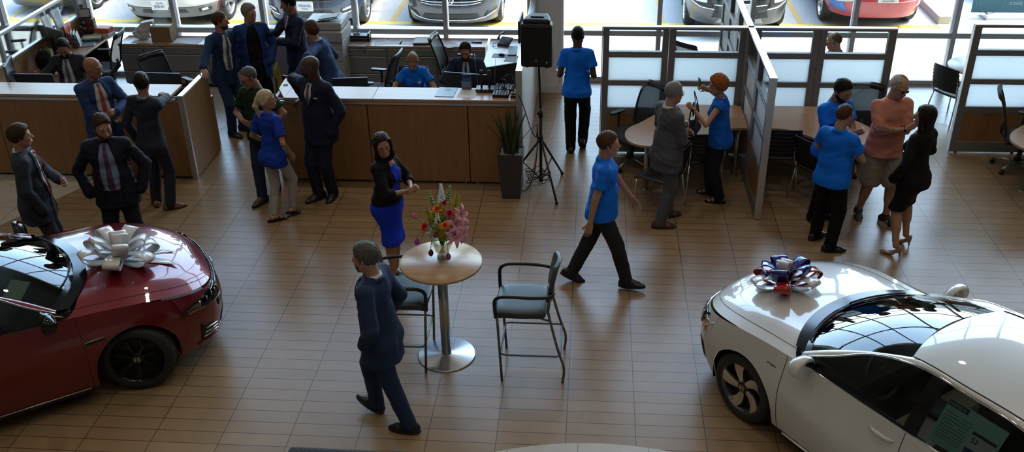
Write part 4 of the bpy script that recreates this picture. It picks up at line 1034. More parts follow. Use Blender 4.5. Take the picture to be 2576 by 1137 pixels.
def suit(f, jm, tm, shirt, tie=None, open_=0., lap=True, hem=-.17, bottom=-.03, off=.016, hem_w=1.06, cuffs=True, notch=True, trw=1.):
    """open_: half width of the shirt seen at the hem; bottom: where the jacket closes (above chest centre, negative = lower)"""
    f.trousers(tm, trw); f.top(jm, 'jacket', off=off, hem=hem, hem_w=hem_w, wr=.0032)
    if open_ > 0: rows = [(.19, -.042, .042), (.05, -.055-open_*.3, .055+open_*.3), (-.13, -.05-open_*.6, .05+open_*.6), (-.30, -open_, open_)]
    else: rows = [(.19, -.042, .042), (.06, -.06, .06), (bottom, -.006, .006)]
    f.front('shirt_front', rows, shirt, .003)
    if open_ > 0: f.front('trouser_front', [(-.31, -open_, open_), (-.42, -open_*1.15, open_*1.15), (-.35+hem+.012, -open_*1.5, open_*1.5)], tm, .003)
    if open_ > 0: f.front('belt', [(-.282, -open_*.95, open_*.95), (-.312, -open_, open_)], sh_blk, .005)
    if tie is not None:
        f.front('tie', [(.178, -.015, .015), (.150, -.012, .012), (.10, -.018, .018), (max(-.26 if open_ > 0 else bottom, -.26), -.032 if open_ else -.018, .032 if open_ else .018), (max(-.29 if open_ > 0 else bottom-.001, -.29), -.004, .004)], tie, .010, n=5)
        f.front('tie_knot', [(.190, -.017, .017), (.163, -.011, .011)], tie, .017, .006, 5)
    for y in (1, -1):
        if open_ > 0: r = [(.205, .036*y, .066*y), (.08, (.058+open_*.3)*y, (.118+open_*.2)*y), (-.13, (.05+open_*.6)*y, (.075+open_*.6)*y), (-.30, open_*y, (open_+.012)*y), (-.35+hem+.012, open_*1.5*y, (open_*1.5+.012)*y)]
        else: r = [(.205, .036*y, .066*y), (.09, .058*y, .118*y), (.085, .058*y, .095*y), (bottom, .0, .012*y)]
        f.front('lapel', r, jm, .011, .006, 5)
    f.collar(shirt, r=.054, hgt=.030, open_=.22, spread=.02)
    f.collar(jm, r=.064, hgt=.014, open_=.75, spread=.04, name='jacket_collar', lift=-.012)
    if bottom < 0 and not open_:
        b = B()
        for z in (bottom-.012, bottom-.105):
            P, h = f.tv.cast(np.array([f.Tc(.0, z)]), f.Rc @ np.array((-1., 0, 0)), .003); b.ball(tuple(P[0]), .009, 8)
        b.obj('button', black_pl, f.t)
    for d in 'LR':
        if f.hd[d][4] and cuffs: f.cuff(d, shirt, r=.036, at=.985)
def polo_outfit(f, pm, tm, wide=1., collar=True, logo=True, sleeve=.30, hem=-.09, off=.014, buttons=True):
    f.trousers(tm, wide); f.top(pm, 'polo_shirt', off=off, sleeve=sleeve, hem=hem, hem_w=1.05, wr=.0034)
    f.collar(pm, r=.056, hgt=.026, open_=.30, spread=.045)
    if buttons: f.front('placket', [(.175, -.016, .016), (.03, -.016, .016)], pm, .004, .003, 4)
    if logo: f.front('chest_logo', [(.06, .065, .10), (.03, .065, .10)], M('logo_thread', (.75, .75, .72), .7), .002, .002, 4)

# 1 - walking away to the left in the foreground
f = Fig('grey haired man in navy suit walking past the tall round table', (-1.70, 6.60), R_(166), 1.81, girth=1.06, belly=1.05, lean=.06, head=(R_(4), .10, 0), L=POCK(1), R=POCK(-1), fL=dict(w=(-1.50, 6.47), yaw=8), fR=dict(w=(-1.84, 6.72), yaw=-6, pitch=-22, z=.115), px=(.02, 0), skin=FAIR)
suit(f, blue_suit if False else cloth('mid_navy_wool', (.018, .034, .088)), cloth('mid_navy_wool', (0, 0, 0)), white_s, None, bottom=-.02, hem=-.23, hem_w=1.13); f.front('back_vent', [(-.22, -.004, .004), (-.52, -.004, .004)], blk_c, .002, .001, 3, True); f.hair(h_salt, 'short', .055, .013); f.brows(h_salt); f.beard(h_salt, False); f.shoes(sh_blk, sole_m, pointed=.5)
f.front('pocket_square', [(.03, .075, .115), (.015, .075, .115)], white_s, .008, .002, 4)
# 2 - smiling woman in cobalt dress
f = Fig('smiling dark haired woman in cobalt dress and black cardigan', (-2.10, 8.93), R_(-22), 1.68, True, girth=1.06, belly=1.12, head=(R_(-42), .05, .10), L=dict(p=(.30, .03, .24), curl=.85, hint=(-.4, .8, -.3), dir=(.5, -.8, .2)), R=dict(p=(.31, -.03, .23), curl=.9, hint=(-.4, -.8, -.3), dir=(.5, .8, .2)), skin=OLIVE, skin_name='olive', fL=dict(p=(-.02, .07), yaw=4, z=.13), fR=dict(p=(.04, -.06), yaw=-4, z=.13), bare=True, pz=.95)
f.skirt(dress_b, .50, name='dress_skirt', top=.02); f.top(dress_b, 'dress_bodice', off=.004, sleeve=.06, hem=-.02, hem_w=1.0, wr=.001)
f.top(blk_c, 'cardigan', off=.017, sleeve=.70, hem=.05, hem_w=1.02, wr=.003, cuff_off=.022)
f.front('dress_front', [(.135, -.05, .05), (.05, -.065, .065), (-.06, -.05, .05), (-.2, -.09, .09)], dress_b, .004); f.front('neckline_skin', [(.185, -.036, .036), (.135, -.048, .048)], f.skin, .004)
f.hair(h_dark, 'bob', .045, .014); f.brows(h_dark);
b = B(); b.ball(tuple(f.H((.0945, 0, -.0765))), 1, 12, (.007*f.s, .019*f.s, .0055*f.s), Matrix(f.Rh.tolist()).to_4x4()); b.obj('smile', M('teeth', (.62, .6, .56), .3), f.t)
b = B()
for y in (1, -1): b.tube([tuple(f.H((.03+.02*cos(a), (.035+.024*sin(a))*y, .128-.004*cos(a)))) for a in [2*pi*k/12 for k in range(12)]], .003, 5, closed=True)
b.obj('glasses', M('red_frame', (.16, .02, .03), .3), f.t)
f.shoes(sh_blk, kind='pump')
# 3 - tall bald man at the counter
f = Fig('tall bald man in dark navy suit leaning on the middle counter', (-3.31, 10.83), R_(-118), 1.90, girth=1.12, belly=1.05, lean=.02, lroll=-.03, head=(R_(-46), .08, -.06), R=W(-3.56, 11.14, 1.225, hint=(-.3, -1, .1), dir=(.45, -.45, -.2), palm=(0, 0, -1), curl=.75), L=dict(p=(.04, .21, -.02), hint=(-.7, .8, 0), show=False), fL=dict(w=(-3.25, 10.86), yaw=20), fR=dict(w=(-3.42, 10.80), yaw=-14), skin=DARK, skin_name='deep')
suit(f, cloth('pinstripe_navy', (.013, .016, .042)), cloth('pinstripe_navy', (0, 0, 0)), white_s, t_str, bottom=-.08); f.brows(h_dark); f.shoes(M('navy_leather', (.012, .016, .03), .3), sole_m)
f.front('pocket_square', [(.055, .075, .12), (.04, .075, .12)], white_s, .008, .003, 4); f.watch('L', silver, M('dial', (.6, .6, .58), .3)); f.beard(h_dark, False, .003)
# 4 - ponytail
f = Fig('woman with pale blond ponytail in royal blue blouse, back turned', (-3.74, 10.27), R_(62), 1.66, True, girth=1.0, head=(R_(-38), -.12, 0), R=dict(p=(.07, -.24, .02)), L=dict(p=(.12, .18, .05)), fL=dict(w=(-3.82, 10.19), yaw=-28), fR=dict(w=(-3.635, 10.36), yaw=-6, pitch=20, z=.10), skin=FAIR)
f.trousers(ltgrey, .86, .042, to=.93); f.top(royal_b, 'blouse', off=.012, sleeve=.36, hem=-.14, hem_w=1.0, wr=.004); f.collar(royal_b, r=.05, hgt=.022); f.hair(h_blond, 'pony', .06, .014); f.brows(h_dblond)
def sandal(f, d):
    q = f.s; yaw, pit = f.toe[d]; Rf = rotm(yaw, pit, 0); base = f.an[d]; fn = lambda x, y, z: tuple(base+Rf @ ((np.array((x, y, z))-np.array((0, 0, .085)))*q))
    b = B(); pts = [(.145*cos(t)+.045, .045*sin(t)) for t in [2*pi*k/24 for k in range(24)]]; A = [b.bm.verts.new(fn(x, y, 0)) for x, y in pts]; C = [b.bm.verts.new(fn(x, y, .022)) for x, y in pts]; b.bm.faces.new(A); b.bm.faces.new(C)
    for k in range(24): b.bm.faces.new((A[k], A[(k+1) % 24], C[(k+1) % 24], C[k]))
    for xa in (.0, .05, .10): b.tube([fn(xa, -.042, .02), fn(xa+.01, -.024, .074-.22*xa), fn(xa+.01, .024, .074-.22*xa), fn(xa, .042, .02)], .009, 6)
    b.tube([fn(-.03, -.036, .03), fn(-.055, 0, .075), fn(-.03, .036, .03)], .005, 6); o = b.obj('sandal', sh_blk, f.t)
    v = Vol(np.array(fn(.04, 0, .03))-.2, np.array(fn(.04, 0, .03))+.2, .006); v.rc(fn(-.035, 0, .05), fn(.0, 0, .065), .030*q, .030*q, .02); v.rc(fn(.0, 0, .06), fn(.10, 0, .035), .032*q, .024*q, .03)
    for i in range(5): v.rc(fn(.09, -.026+.013*i, .032), fn(.135+.012*(i if d == 'R' else 4-i)*.5, -.03+.015*i, .026), .010, .008, .006)
    vol_obj('foot', v, f.skin, f.t)
for d in 'LR': sandal(f, d)
# 5 - green tee
f = Fig('man with glasses in dark green t-shirt and jeans, looking down', (-4.06, 10.84), R_(-108), 1.76, girth=1.05, belly=1.12, head=(R_(-28), .32, 0), R=dict(p=(.24, -.06, .20), hint=(-.5, -.9, -.2), dir=(.4, .9, 0), palm=(-1, 0, 0)), L=dict(p=(.16, .26, .10), hint=(-.6, .8, 0)), fR=dict(w=(-4.11, 10.66), yaw=-8), fL=dict(w=(-4.03, 10.98), yaw=14), skin=TAN, skin_name='ruddy')
f.trousers(jean, 1.0); f.top(green, 't_shirt', off=.014, sleeve=.36, hem=-.12, hem_w=1.05, wr=.004); f.collar(green, r=.056, hgt=.006, flaps=False, open_=0., name='neckband'); f.hair(h_salt, 'short', .03, .007); f.brows(h_salt); f.glasses(gl_fr); f.shoes(sh_brn, sole_m)
# 6 - leaning on the end panel
f = Fig('man in blue suit leaning a hand on the left counter end', (-5.15, 12.80), R_(-28), 1.80, girth=.98, belly=.95, lean=.02, lroll=-.08, head=(R_(42), .02, 0), R=W(-5.215, 12.09, 1.215, hint=(-.6, -.6, .2), dir=(.75, -.5, -.35), palm=(0, 0, -1), curl=.15), L=POCK(1), fR=dict(w=(-5.19, 12.70), yaw=-2), fL=dict(w=(-5.10, 12.92), yaw=10), px=(-.05, -.02), skin=FAIR)
suit(f, cloth('blue_suit_wool', (.016, .036, .105)), cloth('blue_suit_wool', (0, 0, 0)), white_s, t_navy, open_=.055, hem=-.17); f.hair(h_lbrown, 'short', .05, .009); f.brows(h_lbrown); f.beard(h_lbrown, True, .003); f.shoes(sh_blk, sole_m)
# 7 - royal blazer
f = Fig('man in bright royal blue blazer over a black shirt', (-4.87, 13.18), R_(-62), 1.82, girth=1.14, belly=1.15, head=(R_(34), .05, 0), R=W(-5.14, 13.02, .86), L=dict(p=(.10, .20, .02), hint=(-.7, .7, 0), show=False), fL=dict(p=(0, .12)), fR=dict(p=(.03, -.12)), skin=FAIR)
suit(f, royal, blk_c, blk_c, None, open_=.085, hem=-.20, hem_w=1.10, cuffs=False); f.hair(h_grey, 'comb', .05, .014); f.brows(h_grey); f.shoes(sh_blk, sole_m)
# 8 - pointing
f = Fig('man in navy suit and magenta tie pointing beside the copier', (-4.34, 13.56), R_(-142), 1.86, girth=1.06, belly=1.05, head=(R_(-22), .22, 0), R=W(-4.66, 13.27, 1.36, hint=(-.3, -.8, -.8), dir=(.8, -.5, .25), palm=(0, -.4, -1), curl=[.05, .9, 1., 1.05, .5]), L=dict(p=(.24, .0, .20), hint=(-.5, .9, 0), dir=(.5, -.8, 0), curl=.8), skin=TAN, skin_name='ruddy')
suit(f, navy, navy, white_s, t_pink, open_=.0, bottom=-.05); f.hair(h_dark, 'short', .05, .012); f.brows(h_dark); f.shoes(sh_blk, sole_m)
# 9 - bending to the monitor
f = Fig('man in mid blue suit bending over the middle counter, seen from behind', (-3.62, 12.66), R_(174), 1.76, girth=.98, belly=.95, lean=.42, head=(R_(-30), .0, 0), L=W(-3.86, 12.02, 1.235, hint=(-.2, .8, .4), dir=(.3, .8, -.2), palm=(0, 0, -1), curl=.12), R=dict(p=(.25, -.2, .10)), skin=FAIR)
suit(f, blue_suit, blue_suit, white_s, None, hem=-.17); f.hair(h_lbrown, 'comb', .055, .016); f.brows(h_lbrown); f.shoes(sh_blk, sole_m); f.watch('L', silver)
SEAT = dict(pz=.545, fL=dict(p=(.40, .12)), fR=dict(p=(.40, -.12)))
# 10 - seated woman
f = Fig('seated woman in azure polo looking down to write', (-2.46, 12.86), R_(-90), 1.64, True, lean=.28, head=(R_(2), .42, 0), L=dict(p=(.40, .13, .26), hint=(-.2, 1, -.5), dir=(.8, -.5, -.1), palm=(0, 0, -1), curl=.5), R=dict(p=(.38, -.11, .26), hint=(-.2, -1, -.5), dir=(.8, .5, -.1), palm=(0, 0, -1), curl=.6), skin=FAIR, **SEAT)
polo_outfit(f, polo, blk_c); f.hair(h_dblond, 'bun', .052, .009); f.brows(h_dblond); f.shoes(sh_blk)
f.front('sleeve_badge', [(.09, .155, .19), (.05, .155, .19)], M('badge_grey', (.3, .3, .25), .7), .003, .002, 4)
# 11 - seated man navy
f = Fig('seated man in navy suit and blue tie behind the twin monitors', (-1.76, 13.10), R_(-90), 1.76, lean=.16, head=(R_(-2), .30, 0), L=dict(p=(.36, .14, .24), hint=(-.2, 1, -.5)), R=dict(p=(.36, -.14, .24), hint=(-.2, -1, -.5)), skin=TAN, skin_name='ruddy', **SEAT)
suit(f, navy, navy, white_s, M('blue_tie', (.02, .05, .16), .5), bottom=-.06, hem=-.09); f.hair(h_dark, 'short', .05, .006); f.brows(h_dark); f.shoes(sh_blk); f.beard(h_dark, True, .002)
# 12 - seated man charcoal
f = Fig('seated man with goatee and glasses in charcoal suit at the left desk', (-7.56, 13.0), R_(-82), 1.84, girth=1.16, belly=1.2, lean=.16, head=(R_(8), .42, 0), L=dict(p=(.36, .16, .22), hint=(-.2, 1, -.5)), R=dict(p=(.36, -.16, .22), hint=(-.2, -1, -.5)), skin=TAN, skin_name='ruddy', **SEAT)
suit(f, char, char, white_s, t_slate, open_=.05, hem=-.08); f.hair(h_dark, 'short', .04, .009); f.brows(h_dark); f.beard(h_brown, False, .007); f.glasses(gl_met); f.shoes(sh_blk)
# 13 - bald with red tie
f = Fig('bald man in blue suit and coral red tie by the left counter', (-6.07, 10.84), R_(-42), 1.84, girth=1.10, belly=1.15, head=(R_(36), .08, 0), L=W(-5.79, 10.69, 1.21, hint=(-.5, .8, -.2), dir=(.5, -.8, .2), curl=.7), R=W(-5.83, 10.66, 1.115, hint=(-.5, -.8, -.2), dir=(.9, .3, -.1), palm=(0, 0, 1), curl=.5), skin=TAN, skin_name='ruddy')
suit(f, blue_suit, blue_suit, white_s, t_coral, open_=.05, hem=-.18); f.brows(h_grey); f.shoes(sh_brn, sole_m); f.watch('L', silver)
# 14 - back turned, tan shoes
f = Fig('man in slate suit and tan shoes with an elbow on the left counter', (-5.36, 10.48), R_(76), 1.78, girth=.94, belly=.9, lroll=.05, head=(R_(34), .05, 0), R=W(-5.32, 11.31, 1.225, hint=(-.1, -1, -.1), dir=(.3, .85, .2), palm=(0, 0, -1), curl=.6), L=dict(p=(.02, .23, -.02)), fL=dict(w=(-5.45, 10.53), yaw=40), fR=dict(w=(-5.23, 10.44), yaw=-50), px=(.0, -.06), skin=TAN, skin_name='ruddy')
suit(f, cloth('slate_navy_wool', (.022, .028, .048)), cloth('slate_navy_wool', (0, 0, 0)), lblue_s, None, hem=-.16, hem_w=1.02, off=.013); f.hair(h_dark, 'short', .055, .013); f.brows(h_dark); f.beard(h_dark, True, .003); f.shoes(sh_tan, sole_m); f.watch('L', silver)
# 15 - bearded, hands in pockets
f = Fig('bearded man in dark suit with hands in pockets behind the red car', (-5.11, 9.06), R_(-72), 1.87, girth=1.14, belly=1.12, head=(R_(24), .22, 0), L=dict(p=(.03, .25, -.01), hint=(-.45, 1, 0), show=False), R=dict(p=(.03, -.25, -.01), hint=(-.45, -1, 0), show=False), fL=dict(p=(.0, .14)), fR=dict(p=(.0, -.13)), skin=FAIR)
suit(f, navy2, navy2, lblue_s, t_pur, open_=.075, hem=-.15, hem_w=1.08); f.hair(h_brown, 'comb', .05, .012); f.brows(h_brown); f.beard(h_lbrown, True, .009); f.shoes(sh_blk, sole_m)
# 16 - left man, profile
f = Fig('man in slate grey suit and burgundy tie in profile at far left', (-5.93, 8.86), R_(24), 1.80, girth=1.08, belly=1.12, head=(R_(10), .02, 0), R=dict(p=(.08, -.22, -.04), hint=(-.7, -.7, 0), show=False), L=dict(p=(.27, .04, .16), hint=(-.4, .9, -.2), dir=(.6, -.7, .1), curl=.7), skin=FAIR)
suit(f, slate, char, white_s, t_burg, open_=.05, hem=-.22, hem_w=1.12); f.hair(h_brown, 'comb', .06, .015); f.brows(h_brown); f.shoes(sh_blk, sole_m); f.watch('L', silver)
# 17 - blue polo walking away
f = Fig('man in azure polo walking away past the loudspeaker', (-.19, 12.41), R_(88), 1.76, girth=1.02, head=(0, .14, 0), L=W(-.37, 12.62, 1.08, hint=(-.9, .25, -.4), curl=.5), R=W(.0, 12.60, 1.08, hint=(-.9, -.25, -.4), curl=.5), fL=dict(w=(-.26, 12.36), yaw=6), fR=dict(w=(-.10, 12.46), yaw=-4, pitch=40, z=.15), skin=DARK, skin_name='deep')
polo_outfit(f, polo, blk_c, 1.08); f.hair(h_dark, 'short', .05, .006); f.brows(h_dark); f.shoes(sh_blk, sole_m)
# 18 - walking right
f = Fig('man in azure polo striding to the right across the floor', (.17, 8.95), R_(-6), 1.79, girth=1.05, belly=1.1, lean=.03, twist=.12, head=(R_(2), .0, 0), R=dict(p=(-.10, -.25, -.06), curl=.45), L=W(.47, 9.20, .91, curl=.3), fR=dict(w=(.44, 8.88), yaw=-6, pitch=-4), fL=dict(w=(-.17, 9.01), yaw=4, pitch=24, z=.12), px=(-.02, 0), skin=FAIR)
polo_outfit(f, polo, trou, 1.04, hem=-.08); f.hair(h_lbrown, 'short', .055, .010); f.brows(h_lbrown); f.shoes(sh_blk, sole_m)
f.front('sleeve_flag', [(.0, -.19, -.165), (-.015, -.19, -.165)], M('flag_red', (.4, .05, .05), .7), .003, .002, 4)
# 19 - grey suit
f = Fig('grey haired man in grey suit and brown shoes holding a water bottle', (.90, 10.38), R_(28), 1.78, girth=1.10, belly=1.15, head=(R_(-4), .10, 0), R=W(1.09, 10.50, 1.12, hint=(-.6, -.9, -.2), dir=(.55, .75, .1), curl=.75), L=W(1.06, 10.60, 1.08, hint=(-.6, .9, -.2), dir=(.8, -.3, .1), curl=.8), fR=dict(w=(.85, 10.25), yaw=-26), fL=dict(w=(.95, 10.52), yaw=-10), skin=FAIR)
suit(f, grey_s, grey_s, white_s, t_slate, bottom=-.08, hem=-.19, hem_w=1.08); f.hair(h_grey, 'short', .05, .008); f.brows(h_grey); f.glasses(gl_fr); f.shoes(sh_brn, sole_m)
# 20 - red hair
f = Fig('woman with short red curls in sleeveless blue top holding up a phone', (1.57, 11.02), R_(166), 1.62, True, girth=1.08, belly=1.15, lean=.10, head=(R_(6), .08, 0), L=W(1.21, 10.86, 1.27, hint=(-.1, .7, -1), dir=(.8, -.3, .5), curl=1.0), R=W(1.40, 11.16, 1.40, hint=(-.2, -.8, -.4), dir=(.9, .2, .4), curl=.8), fL=dict(w=(1.62, 10.92), yaw=8), fR=dict(w=(1.53, 11.14), yaw=-6), skin=FAIR)
f.trousers(cloth('dark_slate_trousers', (.016, .018, .026)), 1.06, .058, to=.97); f.top(cloth('azure_top', (.006, .11, .55)), 'sleeveless_top', off=.012, sleeve=.07, hem=-.10, hem_w=1.0); f.hair(h_red, 'curly', .06, .030); f.brows(h_red); f.glasses(gl_met); f.watch('L', M('gold', (.6, .4, .15), .3, 1.)); f.watch('R', black_pl)
for d in 'LR': sandal(f, d)
# 21 - bearded polo
f = Fig('dark bearded man in azure polo standing by the cubicle desk', (2.77, 10.56), R_(-62), 1.80, girth=1.0, head=(R_(8), .34, 0), L=dict(p=(.23, -.06, .28), hint=(-.3, 1, -.4), dir=(.3, -1, 0), palm=(-1, 0, 0), curl=.4), R=dict(p=(.26, .06, .26), hint=(-.3, -1, -.4), dir=(.2, 1, .1), palm=(-1, 0, 0), curl=.5), skin=OLIVE, skin_name='olive')
polo_outfit(f, polo, blk_c); f.hair(h_dark, 'short', .055, .012, wr=.003); f.brows(h_dark, .004); f.beard(h_dark, True, .006); f.shoes(sh_blk, sole_m)
# 22 - polo, back
f = Fig('balding man in azure polo and black trousers, back turned', (2.68, 9.90), R_(50), 1.73, girth=1.10, belly=1.15, head=(R_(-18), .10, 0), R=dict(p=(.24, -.04, .20), hint=(-.3, -1, -.4), dir=(.4, .9, 0), palm=(-1, 0, 0)), L=dict(p=(.25, .06, .23), hint=(-.3, 1, -.4), dir=(.4, -.9, 0), palm=(-1, 0, 0)), fR=dict(w=(2.74, 9.79), yaw=-48), fL=dict(w=(2.63, 10.07), yaw=-14), skin=FAIR)
polo_outfit(f, polo, blk_c, 1.06); f.hair(h_lbrown, 'short', .025, .005); f.brows(h_lbrown); f.shoes(sh_blk, sole_m)
# 23 - salmon tee, arms crossed
f = Fig('grey haired man in salmon t-shirt and khaki shorts, arms crossed', (3.40, 10.60), R_(-80), 1.83, girth=1.10, belly=1.18, head=(R_(18), .26, 0), L=dict(p=(.215, -.09, .29), hint=(-.2, 1, -.6), dir=(-.2, -1, .1), palm=(-1, 0, 0), curl=.6), R=dict(p=(.255, .07, .30), hint=(-.2, -1, -.6), dir=(-.25, 1, .25), palm=(-1, 0, 0), curl=.45), fR=dict(w=(3.25, 10.66), yaw=-18), fL=dict(w=(3.53, 10.50), yaw=22), skin=FAIR, bare=True)
f.trousers(khaki, 1.22, cut=.93); f.top(salmon, 't_shirt', off=.018, sleeve=.42, hem=-.09, hem_w=1.06, wr=.004); f.collar(salmon, r=.056, hgt=.006, flaps=False, open_=0., name='neckband'); f.hair(h_white, 'short', .0, .010, top=.05); f.brows(h_grey); f.glasses(gl_fr, True); f.watch('R', black_pl)
for d in 'LR':
    o = f.shoe(d, M('sneaker', (.015, .015, .018), .6), sole_w, .022)
    q = f.s; yaw, pit = f.toe[d]; Rf = rotm(yaw, pit, 0)
    b = B()
    for x in (.01, .035, .06):
        for sy in (1, -1): b.tube([tuple(f.an[d]+Rf @ ((np.array((x+.02, .048*sy, .022))-np.array((0, 0, .085)))*q)), tuple(f.an[d]+Rf @ ((np.array((x, .038*sy, .068))-np.array((0, 0, .085)))*q))], .0045, 5)
    b.obj('side_stripes', sole_w, o)
    B().tube([tuple(f.an[d]+np.array((0, 0, -.01))), tuple(f.an[d]+np.array((0, 0, .035)))], .046, 14).obj('sock', blk_c, f.t)
# 24 - woman in black suit
f = Fig('woman with long dark hair in black skirt suit and nude heels', (3.53, 9.86), R_(128), 1.70, True, girth=1.0, belly=1.0, lean=-.03, head=(R_(22), .0, 0), L=dict(p=(.09, .235, -.01)), R=dict(p=(.20, -.10, .16), hint=(-.6, -1, -.2), show=False), fL=dict(w=(3.44, 9.72), yaw=14, z=.13), fR=dict(w=(3.62, 9.98), yaw=-2, z=.13), skin=FAIR, bare=True, pz=.94)
f.skirt(blk_c, .55); f.top(blk_c, 'jacket', off=.016, hem=-.13, hem_w=1.12, fit=1.0); f.hair(h_dark, 'long', .055, .013); f.brows(h_dark); f.glasses(gl_fr); f.shoes(M('nude_leather', (.34, .20, .14), .35), kind='pump')
# 25 - seated behind the cubicle glass
f = Fig('balding man with glasses seated behind the cubicle glass', (3.46, 13.47), R_(184), 1.76, girth=1.08, belly=1.1, lean=.1, head=(0, .18, 0), L=dict(p=(.34, .16, .22)), R=dict(p=(.34, -.16, .22)), skin=FAIR, **SEAT)
polo_outfit(f, cloth('grey_blue_shirt', (.05, .07, .09)), blk_c, logo=False); f.hair(h_brown, 'short', .02, .004, top=.068); f.glasses(gl_fr); f.brows(h_brown); f.shoes(sh_blk)
# ------------------------------------------------------------------ cars (local frame: +X forward, +Y left, origin on the floor below the front axle)
tyre_m = M('tyre', (.013, .013, .014), .65); trim_b = M('gloss_black_trim', (.006, .006, .007), .12); trim_m = M('matt_black_trim', (.012, .012, .013), .55)
car_glass = M_glass('car_glass', (.52, .60, .58), 1.3); tint_glass = M_glass('tinted_glass', (.58, .64, .64), .8); side_glass = M_glass('side_glass', (.74, .78, .77), .7); lamp_glass = M_glass('lamp_glass', (.8, .82, .84), 1.2)
amber = M('amber_lens', (.75, .20, .02), .2, coat=.5); lamp_in = M('lamp_reflector', (.55, .56, .58), .15, 1.); red_lens = M('red_lens', (.35, .01, .01), .15, coat=1.)
def paint(name, c, metal=0., rough=.35, noise=0.): return M(name, c, rough, metal, coat=1.)
def itp(P): xs = [p[0] for p in P]; ys = [p[1] for p in P]; return lambda x: float(np.interp(x, xs, ys))
def smooth_itp(P):
    """monotone-ish cubic through the points"""
    xs = np.array([p[0] for p in P], float); ys = np.array([p[1] for p in P], float); d = np.gradient(ys, xs)
    def f(x):
        x = min(max(x, xs[0]), xs[-1]); i = int(np.clip(np.searchsorted(xs, x)-1, 0, len(xs)-2)); h = xs[i+1]-xs[i]; t = (x-xs[i])/h
        return float((1+2*t)*(1-t)**2*ys[i]+t*(1-t)**2*h*d[i]+t*t*(3-2*t)*ys[i+1]+t*t*(t-1)*h*d[i+1])
    return f
class Car:
    def __init__(s, label, loc, rz, pm, wb=2.83, xf=.95, xr=.98, wid=1.86, h=1.45, cowl=1.0, nose=None, wr=.338, arch=.375, name='car', kind='sedan', low=.19, group=None, wz=None, zt=None, zc=None, m=2.7, n=2.9, cat='car'):
        s.t = thing(name, label, cat, loc, rz, group); s.pm = pm; s.wb = wb; s.wr = wr; s.ar = arch; s.low = low; k = cowl/1.0; hw = wid/2; s.m, s.n = m, n; s.xa = -.02; s.xb = -wb+.05
        s.h = h; s.cowl = cowl
        s.Wz = smooth_itp(wz or [(low-.05, hw-.075), (low+.05, hw-.045), (.45*k, hw-.008), (.60*k, hw), (.74*k, hw-.022), (.86*k, hw-.05), (cowl, hw-.085), (cowl+.2, hw-.15)])
        s.xf = smooth_itp(nose or [(low-.05, xf-.10), (low+.08, xf-.035), (.42*k, xf), (.55*k, xf-.005), (.66*k, xf-.03), (.74*k, xf-.075), (.85*k, xf-.17), (1.1*k, xf-.5)])
        s.xr_ = smooth_itp([(low-.05, xr-.10), (low+.1, xr-.03), (.55*k, xr), (.8*k, xr-.03), (1.0*k, xr-.10), (1.2*k, xr-.2)])
        s.zt = smooth_itp(zt or [(-wb-xr, .97*k), (-wb-.5, 1.0*k), (-wb+.4, 1.0*k), (-1.6, .965*k), (-.45, .945*k), (-.1, .922*k), (.3, .872*k), (.6, .80*k), (.8, .745*k), (xf, .715*k)])
        s.zc = smooth_itp(zc or [(-.5, 1.03*k), (-.2, 1.005*k), (.1, .98*k), (.4, .94*k), (.65, .875*k), (.8, .81*k), (xf-.07, .745*k), (xf, .715*k)])
    def col(s, c, z):
        """c: x for the flat side, or ('n', th) on the nose, ('r', th) on the tail -> (x, y)"""
        if isinstance(c, tuple):
            th = c[1]; a, b = sin(th)**(2/s.m), max(cos(th), 0.)**(2/s.n)
            return (s.xa+(s.xf(z)-s.xa)*a, s.Wz(z)*b) if c[0] == 'n' else (s.xb-(s.xr_(z)+s.wb+s.xb)*a, s.Wz(z)*b)
        return c, s.Wz(z)
    def nose_x(s, y, z): return s.xa+(s.xf(z)-s.xa)*max(1-min(abs(y)/s.Wz(z), 1)**s.n, 0)**(1/s.m)
    def tail_x(s, y, z): return s.xb-(s.xr_(z)+s.wb+s.xb)*max(1-min(abs(y)/s.Wz(z), 1)**s.n, 0)**(1/s.m)
    def zl(s, x):
        for xc in (0, -s.wb):
            d = abs(x-xc)
            if d < s.ar: return max(s.wr+sqrt(s.ar**2-d*d), s.low)
        return s.low
    def skin(s, name, cols, side, m, z0=None, z1=None, off=0., rows=22, parent=None, cap=.02):
        P = []
        for c in cols:
            xr = s.col(c, .5)[0]; a = s.zl(xr) if z0 is None else z0(xr); b = s.zt(xr) if z1 is None else z1(xr); row = []
            for i in range(rows+1):
                v = i/rows; z = a+(b-a)*v; x, y = s.col(c, z)
                tuck = 0
                row.append((x, side*(y+off), z))
            P.append(row)
        b = B(); b.grid(P, flip=side > 0)
        o = b.obj(name, m, parent or s.t); return o
    def xs(s, a, b, n): return [a+(b-a)*i/n for i in range(n+1)]
    def ths(s, a, b, n, k='n'): return [(k, a+(b-a)*i/n) for i in range(n+1)]
    def th_at(s, x, z=.5, k='n'):
        q = (x-s.xa)/(s.xf(z)-s.xa) if k == 'n' else (s.xb-x)/(s.xr_(z)+s.wb+s.xb); return math.asin(min(max(q, 0), 1)**(s.m/2))
    def archx(s, xc, a0, a1, n=26):
        """columns bunched to follow a wheel arch"""
        return [xc+s.ar*cos(t)*.9999 for t in [a0+(a1-a0)*i/n for i in range(n+1)]]
